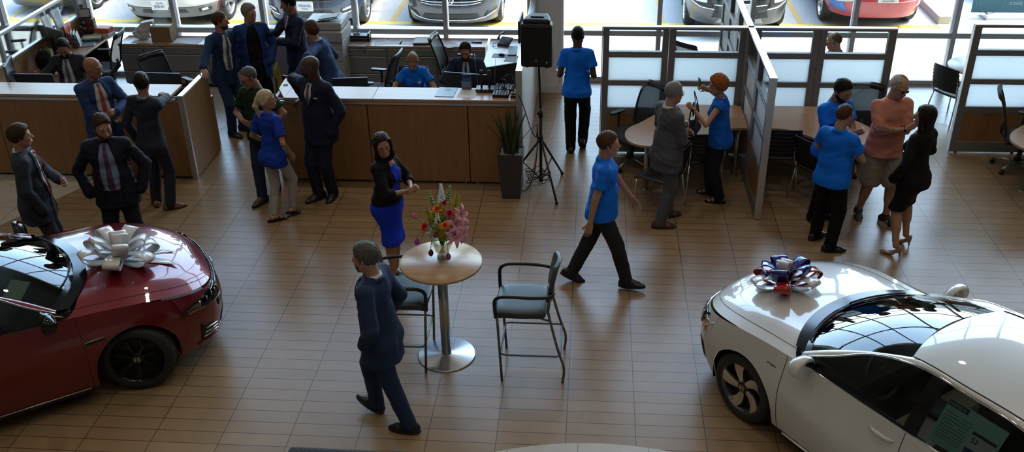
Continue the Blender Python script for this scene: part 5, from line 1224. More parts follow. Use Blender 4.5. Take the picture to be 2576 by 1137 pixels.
    def body(s, doors=2):
        tb = s.th_at(.47); pm = s.pm
        for sd in (1, -1):
            s.skin('fender', s.xs(-.425, -s.ar-.001, 4)+s.archx(0, pi, pi/2+.06, 22)+[c for c in s.ths(.0, tb, 26)], sd, pm)
            s.skin('front_door', s.xs(-1.56, -.431, 26), sd, pm)
            x2 = -s.wb+s.ar+.02
            s.skin('rear_door', s.xs(x2-.02, -1.566, 18), sd, pm)
            s.skin('rear_quarter', s.ths(pi/2, 0, 30, 'r')+[c for c in s.archx(-s.wb, pi/2+.1, 0, 22)]+s.xs(-s.wb+s.ar+.001, x2-.026, 3), sd, pm)
            # sill extension and dark wheel housings
            P = [[(x, sd*(s.Wz(s.low)-.005), s.low), (x, sd*(s.Wz(s.low)+.012), s.low-.03), (x, sd*(s.Wz(s.low)-.03), s.low-.055), (x, sd*(s.Wz(s.low)-.16), s.low-.05)] for x in s.xs(-s.wb+s.ar+.01, -s.ar-.01, 12)]
            B().grid(P).obj('side_skirt', trim_b, s.t)
            for xc in (0, -s.wb):
                yo = lambda x: s.Wz(.6)*(max(1-max((x-s.xa)/(s.xf(.5)-s.xa), 0)**s.m, 0)**(1/s.n) if x > s.xa else 1)*(max(1-max((s.xb-x)/(s.xr_(.5)+s.wb+s.xb), 0)**s.m, 0)**(1/s.n) if x < s.xb else 1)
                P = [[(xc+(s.ar+.003)*cos(t), sd*(yo(xc+s.ar*cos(t))-.02-j*.10), s.wr+(s.ar+.003)*sin(t)) for j in range(4)] for t in [-.30+(pi+.6)*i/24 for i in range(25)]]
                B().grid(P).obj('wheel_arch_liner', trim_m, s.t)
        s.skin_nose('front_bumper', tb)
        P = []
        for i in range(49):
            x = -.30+(s.xf(.72*s.cowl)+.30)*sin(pi/2*i/48)**.8 if True else 0
            zt = s.zt(x); q0 = (x-s.xa)/(s.xf(zt)-s.xa); Y = s.Wz(zt)*(max(1-max(q0, 0)**s.m, 0)**(1/s.n)); row = []
            for j in range(41):
                q = -1+2*j/40; q = (abs(q)**.85)*(1 if q > 0 else -1)
                z = zt+(s.zc(x)-zt)*(1-abs(q)**2.6)+.012*math.exp(-((abs(q)-.72)/.12)**2)*min(1, max(0, (.75-x)*2))
                row.append((x-(.10*q*q+.13*abs(q)**9)*max(0, (-x)/.3) if x < 0 else x, q*Y, z))
            P.append(row)
        B().grid(P).obj('hood', pm, s.t)
        s.hoodP = P
        for sd in (1, -1):
            pts = [(r[20+sd*17][0], r[20+sd*17][1], r[20+sd*17][2]+.0008) for r in P[:40]]
            B().tube(pts, .0028, 5).obj('hood_shut_line', trim_m, s.t)
        # floor pan, hides the far side
        B().box(-s.wb-.42, .42, -s.Wz(.3)+.2, s.Wz(.3)-.2, s.low-.02, s.low+.06).obj('underbody', trim_m, s.t)
    def skin_nose(s, name, tb):
        P = []
        for c in s.ths(tb+.004, pi/2, 34): P.append([s.pnt(c, z, 1) for z in s.rows(c)])
        Q = [[(p[0], -p[1], p[2]) for p in row] for row in P[:-1]][::-1]
        B().grid(P+Q).obj(name, s.pm, s.t)
    def rows(s, c, n=26): xr = s.col(c, .5)[0]; a, b = s.zl(xr), s.zt(xr); return [a+(b-a)*i/n for i in range(n+1)]
    def pnt(s, c, z, sd): x, y = s.col(c, z); return (x, sd*y, z)
    def tau(s, q, tail):
        """corner (y, z) or ('x', side, x, z) -> signed plan angle measured from the nose (or tail) tip, and z"""
        if q[0] == 'x': return q[1]*(pi/2-s.th_at(q[2], q[3], 'r' if tail else 'n')), q[3]
        y, z = q; return (1 if y > 0 else -1)*(pi/2-math.acos(min(abs(y)/s.Wz(z), 1)**(s.n/2))), z
    def npatch(s, name, quad, m, off=.004, nu=14, nv=5, parent=None, thick=.004, tail=False):
        """quad: four corners on the nose (or tail), bilinear in plan angle and height"""
        Q = [s.tau(q, tail) for q in quad]; P = []; k = 'r' if tail else 'n'; sx = -1 if tail else 1
        for i in range(nu+1):
            u = i/nu; row = []
            for j in range(nv+1):
                v = j/nv; a, z = [(Q[0][d]*(1-u)+Q[1][d]*u)*(1-v)+(Q[3][d]*(1-u)+Q[2][d]*u)*v for d in (0, 1)]
                th = pi/2-abs(a); x, y = s.col((k, th), z); sg = 1 if a >= 0 else -1; row.append((x+sx*off*sin(th), sg*(y+off*cos(th)), z))
            P.append(row)
        o = B().grid(P).obj(name, m, parent or s.t); solidify(o, thick, 0); return o
    def nbar(s, name, pts, r, m, off=.006, n=8, parent=None, tail=False, sub=5):
        f = s.tail_x if tail else s.nose_x; q = []
        for a, b in zip(pts, pts[1:]):
            for k in range(sub): u = k/sub; q.append((a[0]+(b[0]-a[0])*u, a[1]+(b[1]-a[1])*u))
        q.append(pts[-1]); return B().tube([(f(y, z)+(off if not tail else -off), y, z) for y, z in q], r, n).obj(name, m, parent or s.t)
    def cabin(s, interior, xw0=-.32, xw1=-1.20, ytop=.545, xrw=-2.42, xrw2=-3.05, seat_c=None, glass_side=None, clear=False):
        k = s.cowl; h = s.h; yb = s.Wz(k)-.012; pm = s.pm
        # black cowl between hood and glass
        cw = lambda q, d: (xw0+.10-.26*abs(q)**2.2-d, q*(yb-.07), k-.005+.03*(1-q*q)+d*.10)
        P = [[cw(-1+2*j/30, d) for j in range(31)] for d in (-.03, .0, .04, .08)]; B().grid(P).obj('cowl', trim_b, s.t)
        ws = lambda u, q: (lambda x0, x1, y0, y1, z0, z1: (x0+(x1-x0)*u, (y0+(y1-y0)*u)*q, z0+(z1-z0)*u+.045*sin(pi*u)*(1-.3*q*q)))(xw0+.03-.26*abs(q)**2.2, xw1-.10*q*q, yb-.075, ytop-.012, k+.015-.012*q*q, h-.045-.045*q*q)
        s.ws = ws
        P = [[ws(i/24, -1+2*j/30) for j in range(31)] for i in range(25)]; B().grid(P).obj('windshield', car_glass, s.t)
        P = [[ws(u, -1+2*j/30) for j in range(31)] for u in (-.02, .03, .06)]; P = [[(p[0]+.002, p[1], p[2]+.003) for p in r] for r in P]; B().grid(P).obj('windshield_edge', trim_b, s.t)
        # roof
        zr = smooth_itp([(xrw2, k+.13), (xrw-.25, h-.115), (xrw, h-.045), (-1.75, h), (xw1-.05, h-.042), (xw1+.2, h-.12)]); yr = smooth_itp([(xrw2, ytop+.02), (xrw, ytop-.01), (-1.8, ytop+.015), (xw1, ytop), (-.4, ytop+.1)])
        P = []
        for i in range(31):
            row = []
            for j in range(31):
                q = -1+2*j/30; x0 = xw1-.005-.10*q*q; x1 = xrw+.08*q*q; x = x0+(x1-x0)*i/30
                row.append((x, q*yr(x), zr(x)-.045*abs(q)**2.2))
            P.append(row)
        B().grid(P).obj('roof', pm, s.t)
        P = [[(lambda x, q: (x, q*(yr(x)-.0), zr(x)-.045*abs(q)**2.2-.004))(xrw+.08*(-1+2*j/20)**2+(xrw2-xrw)*i/12, -1+2*j/20) for j in range(21)] for i in range(13)]; B().grid(P).obj('rear_window', tint_glass, s.t)
        # boot lid
        P = [[(lambda x, q: (x, q*(s.Wz(k)-.02)*(1-.25*(i/10)**3), k+.07-.05*abs(q)**2.4-.03*i/10+.06*(1-i/10)*(1-q*q)))(xrw2+.1+(-s.wb-s.xr_(k)+.02-xrw2-.1)*i/10, -1+2*j/20) for j in range(21)] for i in range(11)]; B().grid(P).obj('boot_lid', pm, s.t)
        # side glass, pillars, rails
        belt = lambda x: (x, s.Wz(s.zt(x))-.012, s.zt(x)+.002)
        rail = smooth_itp([(-3.0, k+.03), (-2.75, k+.16), (-2.35, h-.10), (-1.8, h-.062), (-1.35, h-.085), (-1.05, h-.165), (-.75, k+.10), (-.50, k-.02)]); railY = smooth_itp([(-3.0, yb-.02), (-2.75, yb-.10), (-2.35, ytop+.07), (-1.8, ytop+.055), (-1.35, ytop+.06), (-1.05, ytop+.115), (-.75, yb-.07), (-.50, yb)])
        for sd in (1, -1):
            def side(name, xa, xb, m, n=16, off=0.):
                P = []
                for i in range(n+1):
                    x = xa+(xb-xa)*i/n; b0 = belt(x); r0 = (x, railY(x), max(rail(x), b0[2]+.001)); row = []
                    for j in range(7): v = j/6; row.append((x, sd*(b0[1]+(r0[1]-b0[1])*v+.018*sin(pi*v)+off), b0[2]+(r0[2]-b0[2])*v))
                    P.append(row)
                return B().grid(P).obj(name, m, s.t)
            side('mirror_triangle', -.52, -.68, trim_b, 6, .001); side('front_side_window', -.68, -1.52, glass_side or side_glass); side('pillar_cover', -1.52, -1.64, trim_b, 4, .002); side('rear_side_window', -1.64, -2.52, tint_glass); side('quarter_panel', -2.52, -2.98, pm, 10)
            # painted rail between windscreen/roof edge and the side glass
            P = []
            for i in range(25):
                u = i/24
                p = ws(u, sd) ; x = p[0]; q0 = (x-.02, sd*railY(min(x-.0, -.5)), max(rail(min(x, -.5)), s.zt(x)+.0))
                P.append([(p[0], p[1], p[2]+.001), ((p[0]+q0[0])/2, (p[1]+q0[1])/2+sd*.014, (p[2]+q0[2])/2+.016), q0])
            for i in range(1, 25):
                x = xw1-.10+(xrw2-xw1+.10)*i/24; x_ = max(x, -2.98); p = (x, sd*yr(x), zr(x)-.045); q0 = (x_, sd*railY(x_), rail(x_)); P.append([p, ((p[0]+q0[0])/2, (p[1]+q0[1])/2+sd*.012, (p[2]+q0[2])/2+.014), q0])
            B().grid(P).obj('roof_rail', pm, s.t)
            B().tube([(xw1-.1+(xrw-xw1+.1)*i/20, sd*(yr(xw1-.1+(xrw-xw1+.1)*i/20)), zr(xw1-.1+(xrw-xw1+.1)*i/20)-.043) for i in range(21)], .006, 6).obj('roof_seam', trim_m, s.t)
            B().tube([(x, sd*(railY(x)+.004), rail(x)) for x in s.xs(-.56, -2.56, 40)], .0085, 7).obj('window_trim', chrome, s.t)
            B().tube([(x, sd*(belt(x)[1]+.006), belt(x)[2]) for x in s.xs(-.60, -2.60, 30)], .0075, 7).obj('belt_trim', chrome if clear else trim_b, s.t)
            for x in (-.428, -1.563):   # door gaps
                pts = []
                for i in range(19):
                    z = s.low+.02+(s.zt(x)-s.low-.02)*i/18; xo = .05*sin(pi*i/18)*(1 if x > -1 else .3); pts.append((x, sd*(s.Wz(z)+.0005), z))
                B().tube(pts, .0032, 5).obj('door_gap', trim_m, s.t)
            for x in (-1.40, -2.30):
                z = s.zt(x)-.11; v = B(); v.tube([(x-.10, sd*(s.Wz(z)-.002), z), (x-.06, sd*(s.Wz(z)+.024), z+.004), (x+.06, sd*(s.Wz(z)+.026), z+.004), (x+.11, sd*(s.Wz(z)-.002), z-.002)], [.012, .016, .016, .012], 8); hd = v.obj('door_handle', pm, s.t)
        # cabin interior
        b = B(); b.box(-1.05, -.42, -yb+.06, yb-.06, k-.22, k-.03, .06); b.obj('dashboard', trim_m, s.t)
        sc = seat_c or M('seat_dark', (.02, .02, .022), .7)
        for sd in (1, -1):
            b = B(); b.cbox((-1.42, sd*.36, .52), (.52, .50, .16), .06); b.obj('seat', sc, s.t)
            b = B(); b.cbox((-1.74, sd*.36, .84), (.16, .48, .62), .06, roty(-.3)); b.cbox((-1.87, sd*.36, 1.20), (.09, .26, .17), .04, roty(-.2)); b.obj('seat_back', sc, s.t)
        b = B(); b.cbox((-2.55, 0, .54), (.5, 1.24, .18), .06); b.cbox((-2.85, 0, .85), (.18, 1.24, .56), .06, roty(-.35)); b.obj('rear_bench', sc, s.t)
        b = B(); b.box(-1.55, -.9, -.12, .12, .38, .62, .03); b.obj('centre_console', trim_m, s.t)
        for sd in (1, -1): B().box(-1.68, -.5, sd*(yb-.05)-.03, sd*(yb-.05)+.03, .4, k-.07, .02).obj('door_lining', trim_m, s.t)
        Rm = T(-.98, .36, k-.09) @ roty(radians(-66)); b = B(); b.tube([tuple(Rm @ Vector((.185*cos(a), .185*sin(a), 0))) for a in [2*pi*i/28 for i in range(28)]], .016, 8, closed=True)
        b.lathe([(.001, -.03), (.06, -.03), (.075, 0), (.06, .02), (.001, .025)], n=20)
        wv = [v for v in b.bm.verts]
        for v in wv[-20*5:]: v.co = Rm @ v.co
        w_ = b.obj('steering_wheel', M('wheel_leather', (.06, .06, .062), .45), s.t)
        b = B()
        for a in (pi, -pi/2, 0) if False else (0, pi/2+.0, -pi/2): b.tube([tuple(Rm @ Vector((.06*cos(a), .06*sin(a), -.005))), tuple(Rm @ Vector((.178*cos(a), .178*sin(a), 0)))], [.022, .013], 6, flat=.5)
        b.obj('wheel_spoke', M('spoke_grey', (.22, .22, .23), .35, .6), w_)
        badge(w_, Rm @ T(0, 0, .026) @ rotz(pi/2), .05, chrome)
        B().ball((xw1+.22, 0, h-.17), .05, 12, (.35, 2.0, .6)).obj('rear_view_mirror', trim_b, s.t)
        # wipers
        for (q0, q1, u1) in ((.86, .15, .10), (-.05, -.72, .10)):
            p0 = Vector(ws(.02, q0)); pts = [Vector(ws(.03+u1*t*.6, q0+(q1-q0)*t))+Vector((.008, 0, .018)) for t in [i/8 for i in range(9)]]
            B().tube([p0+Vector((0, 0, .012))]+pts, [.010]+[.008]*8+[.005], 6).obj('wiper', trim_m, s.t)
    def mirrors(s, m, xm=-.66, sides=(1, -1)):
        for sd in sides:
            v = Vol((-.16, -.17, -.15), (.16, .17, .15), .007); v.el((0, 0, 0), (.085, .110, .096), k=0); v.rc((.03, -.07, -.03), (.01, .07, .02), .05, .065, .04); v.plane((-.035, 0, 0), (-1, -.12, 0), .008)
            V, F = v.net(); V = relax(V, F, 2); V = V*np.array((1, sd, 1)); F = F if sd > 0 else F[:, ::-1]
            c = np.array((xm, sd*(s.Wz(s.cowl)+.10), s.zt(xm)+.055)); o = np_mesh('side_mirror', V+c, F, m, s.t)
            B().tube([tuple(c+np.array((.0, -sd*.06, -.05))), (xm+.03, sd*(s.Wz(s.cowl)-.02), s.zt(xm)-.005)], [.03, .028], 8).obj('mirror_stalk', trim_b, o)
            B().ball(tuple(c+np.array((-.034, sd*.0, 0))), .07, 14, (.12, 1.3, 1.05)).obj('mirror_glass', M('mirror_glass', (.6, .62, .64), .03, 1.), o)
    def wheel(s, x, y, steer, style, rim_m, face=1, w=.215):
        t = bpy.data.objects.new('wheel', None); COL.objects.link(t); t.parent = s.t; t.location = (x, y, s.wr); t.rotation_euler = (0, 0, steer)
        R = s.wr; rr = R*.755; sg = 1 if y > 0 else -1; ax = Matrix.Rotation(-sg*pi/2, 3, 'X')   # local z -> outwards
        b = B(); b.lathe([(rr-.012, -w/2+.01), (rr+.01, -w/2), (R-.03, -w/2+.004), (R-.006, -w/2+.03), (R, -w/4), (R, w/4), (R-.006, w/2-.03), (R-.03, w/2-.004), (rr+.012, w/2), (rr-.008, w/2-.012)], n=56, cap=False, axis=ax); b.obj('tyre', tyre_m, t)
        b = B(); b.lathe([(rr-.006, w/2-.010), (rr-.02, w/2-.018), (rr-.03, w/2-.05), (rr-.035, -w/2+.01)], n=48, cap=False, axis=ax); b.obj('rim', rim_m if style != 'machined' else M('rim_grey', (.10, .10, .105), .35, .8), t)
        b = B(); b.lathe([(.001, w/2-.085), (rr-.03, w/2-.09)], n=32, cap=False, axis=ax); b.obj('brake_disc', M('wheel_dark', (.02, .02, .021), .5, .4), t)
        b = B(); to = Matrix.Translation((0, 0, 0)) @ ax.to_4x4(); ns = {'twin': 7, 'machined': 5, 'plain': 5, 'multi': 7}[style]
        def blade(a, r0, r1, w0, w1, z0, z1, tw=0.):
            P = []
            for i in range(7):
                u = i/6; r = r0+(r1-r0)*u; ww = w0+(w1-w0)*u; aa = a+tw*u*u; z = z0+(z1-z0)*u-.012*sin(pi*u)
                row = []
                for (e, dz) in ((-1, -.02), (-1, 0), (-.2, .004), (.2, .004), (1, 0), (1, -.02)): row.append(tuple(to @ Vector((r*cos(aa)-e*ww*sin(aa), r*sin(aa)+e*ww*cos(aa), z+dz))))
                P.append(row)
            b.grid(P, smooth=False)
        for i in range(ns):
            a = 2*pi*i/ns+.2
            if style == 'twin':
                for d in (-.13, .0, .13): blade(a+d*.6, .05, rr-.022, .010, .008, w/2-.045, w/2-.022, d*.8)
            elif style == 'machined': blade(a, .045, rr-.02, .022, .062, w/2-.04, w/2-.018, -.32*sg)
            elif style == 'multi':
                for d in (-.16, .16): blade(a+d*.5, .05, rr-.022, .012, .012, w/2-.045, w/2-.02, d*.9)
            else: blade(a, .04, rr-.02, .035, .030, w/2-.045, w/2-.02)
        b.obj('spokes', rim_m, t)
        b = B(); b.lathe([(.001, w/2-.028), (.032, w/2-.030), (.06, w/2-.04), (.065, w/2-.07)], n=24, axis=ax)
        for i in range(5): p = to @ Vector((.048*cos(2*pi*i/5), .048*sin(2*pi*i/5), w/2-.036)); b.ball(tuple(p), .008, 8)
        hb = b.obj('hub_cap', rim_m if style != 'machined' else M('hub_grey', (.05, .05, .052), .3, .8), t); return t, to, w
    def wheels(s, style, rim_m, steer=0., emblem=None, front_only=False):
        tr = s.Wz(.5)-.125
        for sd in (1, -1):
            t, to, w = s.wheel(0, sd*tr, steer, style, rim_m)
            if emblem: badge(t, to @ T(0, 0, w/2-.026) @ rotz(pi if sd < 0 else 0), .06, chrome)
            if not front_only: s.wheel(-s.wb, sd*tr, 0, style, rim_m)

# -------- the red show car
red_p = paint('red_car_paint', (.17, .0008, .005), .35, .34)
c = Car('glossy red car with a white gift bow on its hood', (-4.581, 7.645, 0), R_(35.4), red_p, wb=2.83, xf=.95, xr=1.05, wid=1.86, h=1.44, cowl=1.0)
c.body(); c.cabin(None); c.mirrors(trim_b); c.wheels('twin', trim_b, R_(-20), emblem=True)
def red_face(c):
    c.npatch('grille', [(-.62, .50), (.62, .50), (.60, .67), (-.60, .67)], trim_b, .006, 24, 6)
    c.nbar('grille_bar', [(-.74, .655), (-.5, .69), (0, .70), (.5, .69), (.74, .655)], .016, trim_b, .008)
    c.npatch('lower_grille', [(-.50, .24), (.50, .24), (.56, .36), (-.56, .36)], trim_m, .005, 20, 5)
    for sd in (1, -1):
        h_ = c.npatch('headlight', [(.50*sd, .575), ('x', sd, .43, .655), ('x', sd, .50, .705), (.50*sd, .73)], trim_b, .004, 18, 6)
        for k in range(5):
            y = (.54+.062*k)*sd; z = .655+.005*k; B().cbox((c.nose_x(y, z)+.010, y, z), (.016, .046, .060), .008).obj('lamp_cell', lamp_in, h_)
        c.npatch('lens', [(.50*sd, .575), ('x', sd, .43, .655), ('x', sd, .50, .705), (.50*sd, .73)], lamp_glass, .022, 18, 6, parent=h_, thick=.002)
        c.npatch('side_marker', [('x', sd, .62, .635), ('x', sd, .49, .655), ('x', sd, .50, .685), ('x', sd, .62, .675)], amber, .013, 8, 3, parent=h_)
        c.nbar('lamp_strip', [(.52*sd, .595), (.70*sd, .605), (.86*sd, .638)], .006, M('drl_white', (.75, .76, .78), .2), .014, parent=h_)
        f_ = c.npatch('fog_recess', [(.58*sd, .25), (.79*sd, .27), (.82*sd, .47), (.64*sd, .34)], trim_m, .006, 10, 6)
        for k in range(3): c.nbar('fog_fin', [((.63+.012*k)*sd, .275+.035*k), (.79*sd, .30+.045*k)], .009, chrome, .014, parent=f_)
        c.nbar('chin_blade', [(.30*sd, .215), (.60*sd, .225), (.80*sd, .245)], .014, M('chin_red', (0, 0, 0)) if False else red_p, .012)
        # fender vent
        P = [[(x, sd*(c.Wz(z)+.004), z) for z in (.685+(x+.40)*.05, .715+(x+.40)*.09)] for x in c.xs(-.40, -.26 if False else -.27, 8)]
        P = [[(-.410+.17*i/8, sd*(c.Wz(.69)+.005), .664+.022*i/8+(.042-.024*i/8)*v) for v in (0, 1)] for i in range(9)]
        o = B().grid(P).obj('fender_vent', trim_b, c.t); solidify(o, .006)
        B().tube([(-.415, sd*(c.Wz(.7)+.01), .676), (-.41, sd*(c.Wz(.7)+.01), .702), (-.24, sd*(c.Wz(.7)+.008), .706)], .005, 6).obj('vent_trim', chrome, o)
    badge(c.t, T(c.nose_x(0, .60)+.012, 0, .60) @ rotz(pi/2) @ rotx(pi/2), .15, chrome)
    B().box(-2.3, -.45, -c.Wz(.2)-.012, -c.Wz(.2)-.002, .192, .204, .004).obj('skirt_trim', chrome, c.t)
    # price sheet behind the windshield
    P = [[tuple(Vector(c.ws(.34+.16*i, -.93+.36*j))+Vector((-.02, 0, -.03))) for j in (0, 1)] for i in (0, 1)]
    B().grid(P, smooth=False).obj('window_sheet', M('pale_sheet', (.45, .55, .50), .7), c.t)
red_face(c); red_car = c
# -------- the white show car
white_p = paint('white_car_paint', (.62, .62, .61), .0, .3)
c = Car('white car with a red, white and blue gift bow on its hood', (2.06, 7.345, 0), R_(126.2), white_p, wb=2.70, xf=.92, xr=1.03, wid=1.82, h=1.42, cowl=.985, wr=.325, arch=.365)
c.body(); c.cabin(None, xw0=-.28, xw1=-1.20, ytop=.54, seat_c=M('beige_leather', (.26, .205, .15), .55), clear=True); c.mirrors(white_p); c.wheels('machined', M('machined_alloy', (.62, .60, .58), .25, .9), R_(0), emblem=True)
def white_face(c):
    c.npatch('grille', [(-.50, .50), (.50, .50), (.56, .62), (-.56, .62)], trim_b, .006, 24, 5)
    c.nbar('grille_bar', [(-.82, .70), (-.5, .655), (0, .645), (.5, .655), (.82, .70)], .017, chrome, .008)
    c.npatch('lower_grille', [(-.52, .22), (.52, .22), (.58, .33), (-.58, .33)], trim_m, .005, 20, 5)
    for sd in (1, -1):
        h_ = c.npatch('headlight', [(.45*sd, .60), ('x', sd, .66, .60), ('x', sd, .56, .75), (.50*sd, .705)], trim_b, .004, 18, 6)
        for k in range(4):
            y = (.55+.055*k)*sd; z = .645+.012*k; B().cbox((c.nose_x(y, z)+.012, y, z), (.012, .045, .045), .006).obj('lamp_cell', lamp_in, h_)
        c.npatch('lens', [(.45*sd, .60), ('x', sd, .66, .60), ('x', sd, .56, .75), (.50*sd, .705)], lamp_glass, .020, 18, 6, parent=h_, thick=.002)
        c.npatch('side_marker', [('x', sd, .63, .59), ('x', sd, .52, .60), ('x', sd, .56, .645), ('x', sd, .63, .65)], amber, .010, 6, 3, parent=h_)
        c.nbar('lamp_strip', [(.55*sd, .575), (.74*sd, .59), (.81*sd, .64), (.83*sd, .74)], .008, M('drl_white', (.75, .76, .78), .2), .010, parent=h_)
        f_ = c.npatch('fog_recess', [(.62*sd, .27), (.79*sd, .29), (.80*sd, .45), (.66*sd, .40)], trim_m, .006, 10, 6)
        # hybrid lettering on the fender
        me = text_mesh('HYBRID', .030, .001); me.transform(T(-.30, sd*(c.Wz(.78)+.002), .775) @ (rotz(pi) if sd > 0 else Matrix.Identity(4)) @ rotx(pi/2-.12*1)); mesh_obj('fender_lettering', me, M('badge_blue', (.02, .03, .12), .3, .3), c.t)
    badge(c.t, T(c.nose_x(0, .58)+.012, 0, .58) @ rotz(pi/2) @ rotx(pi/2), .14, chrome)
    B().tube([(c.xs(-.5, -2.35, 20)[i], c.Wz(.2)+.008, .185) for i in range(21)], .010, 6).obj('sill_edge', white_p, c.t)
    # papers in the windows
    P = [[tuple(Vector(c.ws(.05+.05*i, .74+.12*j))+Vector((-.006, 0, -.012))) for j in (0, 1)] for i in (0, 1)]
    B().grid(P, smooth=False).obj('windshield_tag', paper, c.t)
    # price sticker in the rear door window: pane-parallel sheet with its printed blocks
    k = c.cowl
    def pane(x, v, off=-.012):   # on the left-hand side glass, v = height fraction
        b0 = (c.Wz(c.zt(x))-.012, c.zt(x)+.002); r0 = (.54+.06, c.h-.085); return Vector((x, b0[0]+(r0[0]-b0[0])*v+.018*sin(pi*v)+off, b0[1]+(r0[1]-b0[1])*v))
    def sheet(name, x0, x1, v0, v1, m, off, parent): 
        P = [[tuple(pane(x0+(x1-x0)*i/4, v0+(v1-v0)*j/3, off)) for j in range(4)] for i in range(5)]; return B().grid(P).obj(name, m, parent)
    st = sheet('price_sticker', -1.71, -2.16, .08, .86, M('sticker_green', (.34, .66, .60), .6), -.012, c.t)
    ink = M('sticker_ink', (.03, .06, .10), .6); sheet('sticker_header', -1.715, -1.87, .76, .85, ink, -.008, st); sheet('price_panel', -1.95, -2.15, .10, .62, M('sticker_white', (.55, .62, .62), .6), -.009, st); sheet('blue_band', -1.96, -2.14, .20, .32, M('sticker_blue', (.03, .08, .20), .6), -.006, st); sheet('fuel_header', -1.96, -2.14, .56, .61, ink, -.006, st)
    def pane_text(s_, x, v, size, m):
        p = pane(x, v, -.004); up = (pane(x, v+.1)-pane(x, v-.1)).normalized(); rt = Vector((-1, 0, 0)); nz = rt.cross(up)
        me = text_mesh(s_, size, .0006); me.transform(Matrix(((rt.x, up.x, nz.x, p.x), (rt.y, up.y, nz.y, p.y), (rt.z, up.z, nz.z, p.z), (0, 0, 0, 1)))); mesh_obj('sticker_text', me, m, st)
    pane_text('HONDA', -1.79, .805, .034, M('sticker_white', (0, 0, 0))); pane_text('52', -2.0, .47, .05, ink)
    for k_ in range(9): sheet('text_line', -1.73, -1.82-.03*(k_ % 3), .66-.055*k_, .675-.055*k_, M('line_ink', (.10, .26, .25), .6), -.009, st)
    for k_ in range(9): sheet('text_line', -1.85, -1.93, .66-.055*k_, .672-.055*k_, M('line_ink', (0, 0, 0)), -.009, st)
white_face(c); white_car = c

# ------------------------------------------------------------------ gift bows
def bow(label, loc, rz, cols, R=.26, wd=.085, tiers=((6, .10, 1.0), (5, .62, .92), (2, 1.25, .75)), tails=(), tilt=0.):
    t = thing('gift_bow', label, 'bow', loc, rz); i_ = 0
    Mt = roty(tilt)
    for (n, el_, ln) in tiers:
        for k in range(n):
            a = 2*pi*k/n+el_*1.3; L_ = R*ln; P = []
            for i in range(19):                       # teardrop band seen from the side: out along the lower edge, back over the top
                u = i/18; th = 2*pi*u; r = L_*(1-cos(th))/2; hgt = .30*L_*sin(th)*-(.55+.45*sin(th/2)); hh = .02+hgt*.62+.30*L_*(1-cos(th))/2*.35
                row = []
                for e in (-1, -.33, .33, 1):
                    ww = wd/2*e*(.35+.65*sin(th/2)); x = r*cos(el_)-hh*sin(el_); z = r*sin(el_)+hh*cos(el_)
                    row.append(tuple(Mt @ Vector((x*cos(a)-ww*sin(a), x*sin(a)+ww*cos(a), z+.012))))
                P.append(row)
            o = B().grid(P).obj('ribbon_loop', cols[i_ % len(cols)], t); solidify(o, .0015); i_ += 1
    for (a, L_, sag, ci) in tails:
        P = [[tuple(Mt @ Vector((r*cos(a)-w_*sin(a), r*sin(a)+w_*cos(a), .012+sag*(r/L_)**1.5*L_))) for w_ in ((-.04, 0, .04) if r < L_ else (-.04, -.0, .04))] for r in [L_*i/10 for i in range(11)]]
        P[-1] = [tuple(Mt @ Vector(((L_+d)*cos(a)-w_*sin(a), (L_+d)*sin(a)+w_*cos(a), .012+sag*L_))) for w_, d in ((-.04, .05), (0, .0), (.04, -.05))]
        o = B().grid(P).obj('ribbon_tail', cols[ci % len(cols)], t); solidify(o, .0015)
    return t
rib_w = M('white_ribbon', (.66, .66, .68), .22, coat=.4); rib_r = M('red_ribbon', (.32, .008, .014), .2, coat=.4); rib_b = M('blue_ribbon', (.008, .018, .20), .2, coat=.4)
def hood_pt(car, x, y):
    P = car.hoodP; best = min((abs(p[0]-x)+abs(p[1]-y), p) for r in P for p in r)[1]; a = car.t.rotation_euler.z; return (car.t.location.x+best[0]*cos(a)-best[1]*sin(a), car.t.location.y+best[0]*sin(a)+best[1]*cos(a), best[2])
bow('big white ribbon bow on the hood of the red car', hood_pt(red_car, .10, -.10), R_(35), [rib_w], .37, .15, tails=((R_(-24), .50, -.01, 0), (R_(8), .48, -.02, 0)), tilt=.16)
bow('red, white and blue ribbon bow on the hood of the white car', hood_pt(white_car, .30, .12), R_(126), [rib_r, rib_w, rib_r, rib_w, rib_r, rib_w, rib_b, rib_b, rib_b, rib_b, rib_b, rib_w, rib_w], .32, .14, tails=((R_(28), .42, -.10, 7),), tilt=.2)
# ------------------------------------------------------------------ cars parked outside
def street_car(label, x, y, face, pm, rim, dims, style='plain', clear=False):
    c = Car(label, (x, y, 0), R_(face), pm, **dims); c.body(); c.cabin(None, ytop=.56, clear=clear); c.wheels(style, rim); c.mirrors(pm); return c
SUV = dict(wb=2.70, xf=.95, xr=.95, wid=1.88, h=1.70, cowl=1.12, wr=.355, arch=.40, low=.26)
rim_s = M('silver_rim', (.52, .52, .53), .25, .9)
def plate(c, y, z, lines, m_txt, tail=False, w=.31, h=.155, m=None):
    x = (c.tail_x if tail else c.nose_x)(y, z)+(-.02 if tail else .02); o = B().cbox((x, y, z), (.012, w, h), .005).obj('number_plate', m or M('plate_white', (.75, .76, .78), .4), c.t)
    for (s_, size, dy, dz) in lines:
        me = text_mesh(s_, size, .001); me.transform(T(x+(-.008 if tail else .008), y+dy, z+dz) @ rotz(-pi/2 if tail else pi/2) @ rotx(pi/2)); mesh_obj('plate_text', me, m_txt, o)
ink_g = M('plate_ink', (.05, .06, .08), .6)
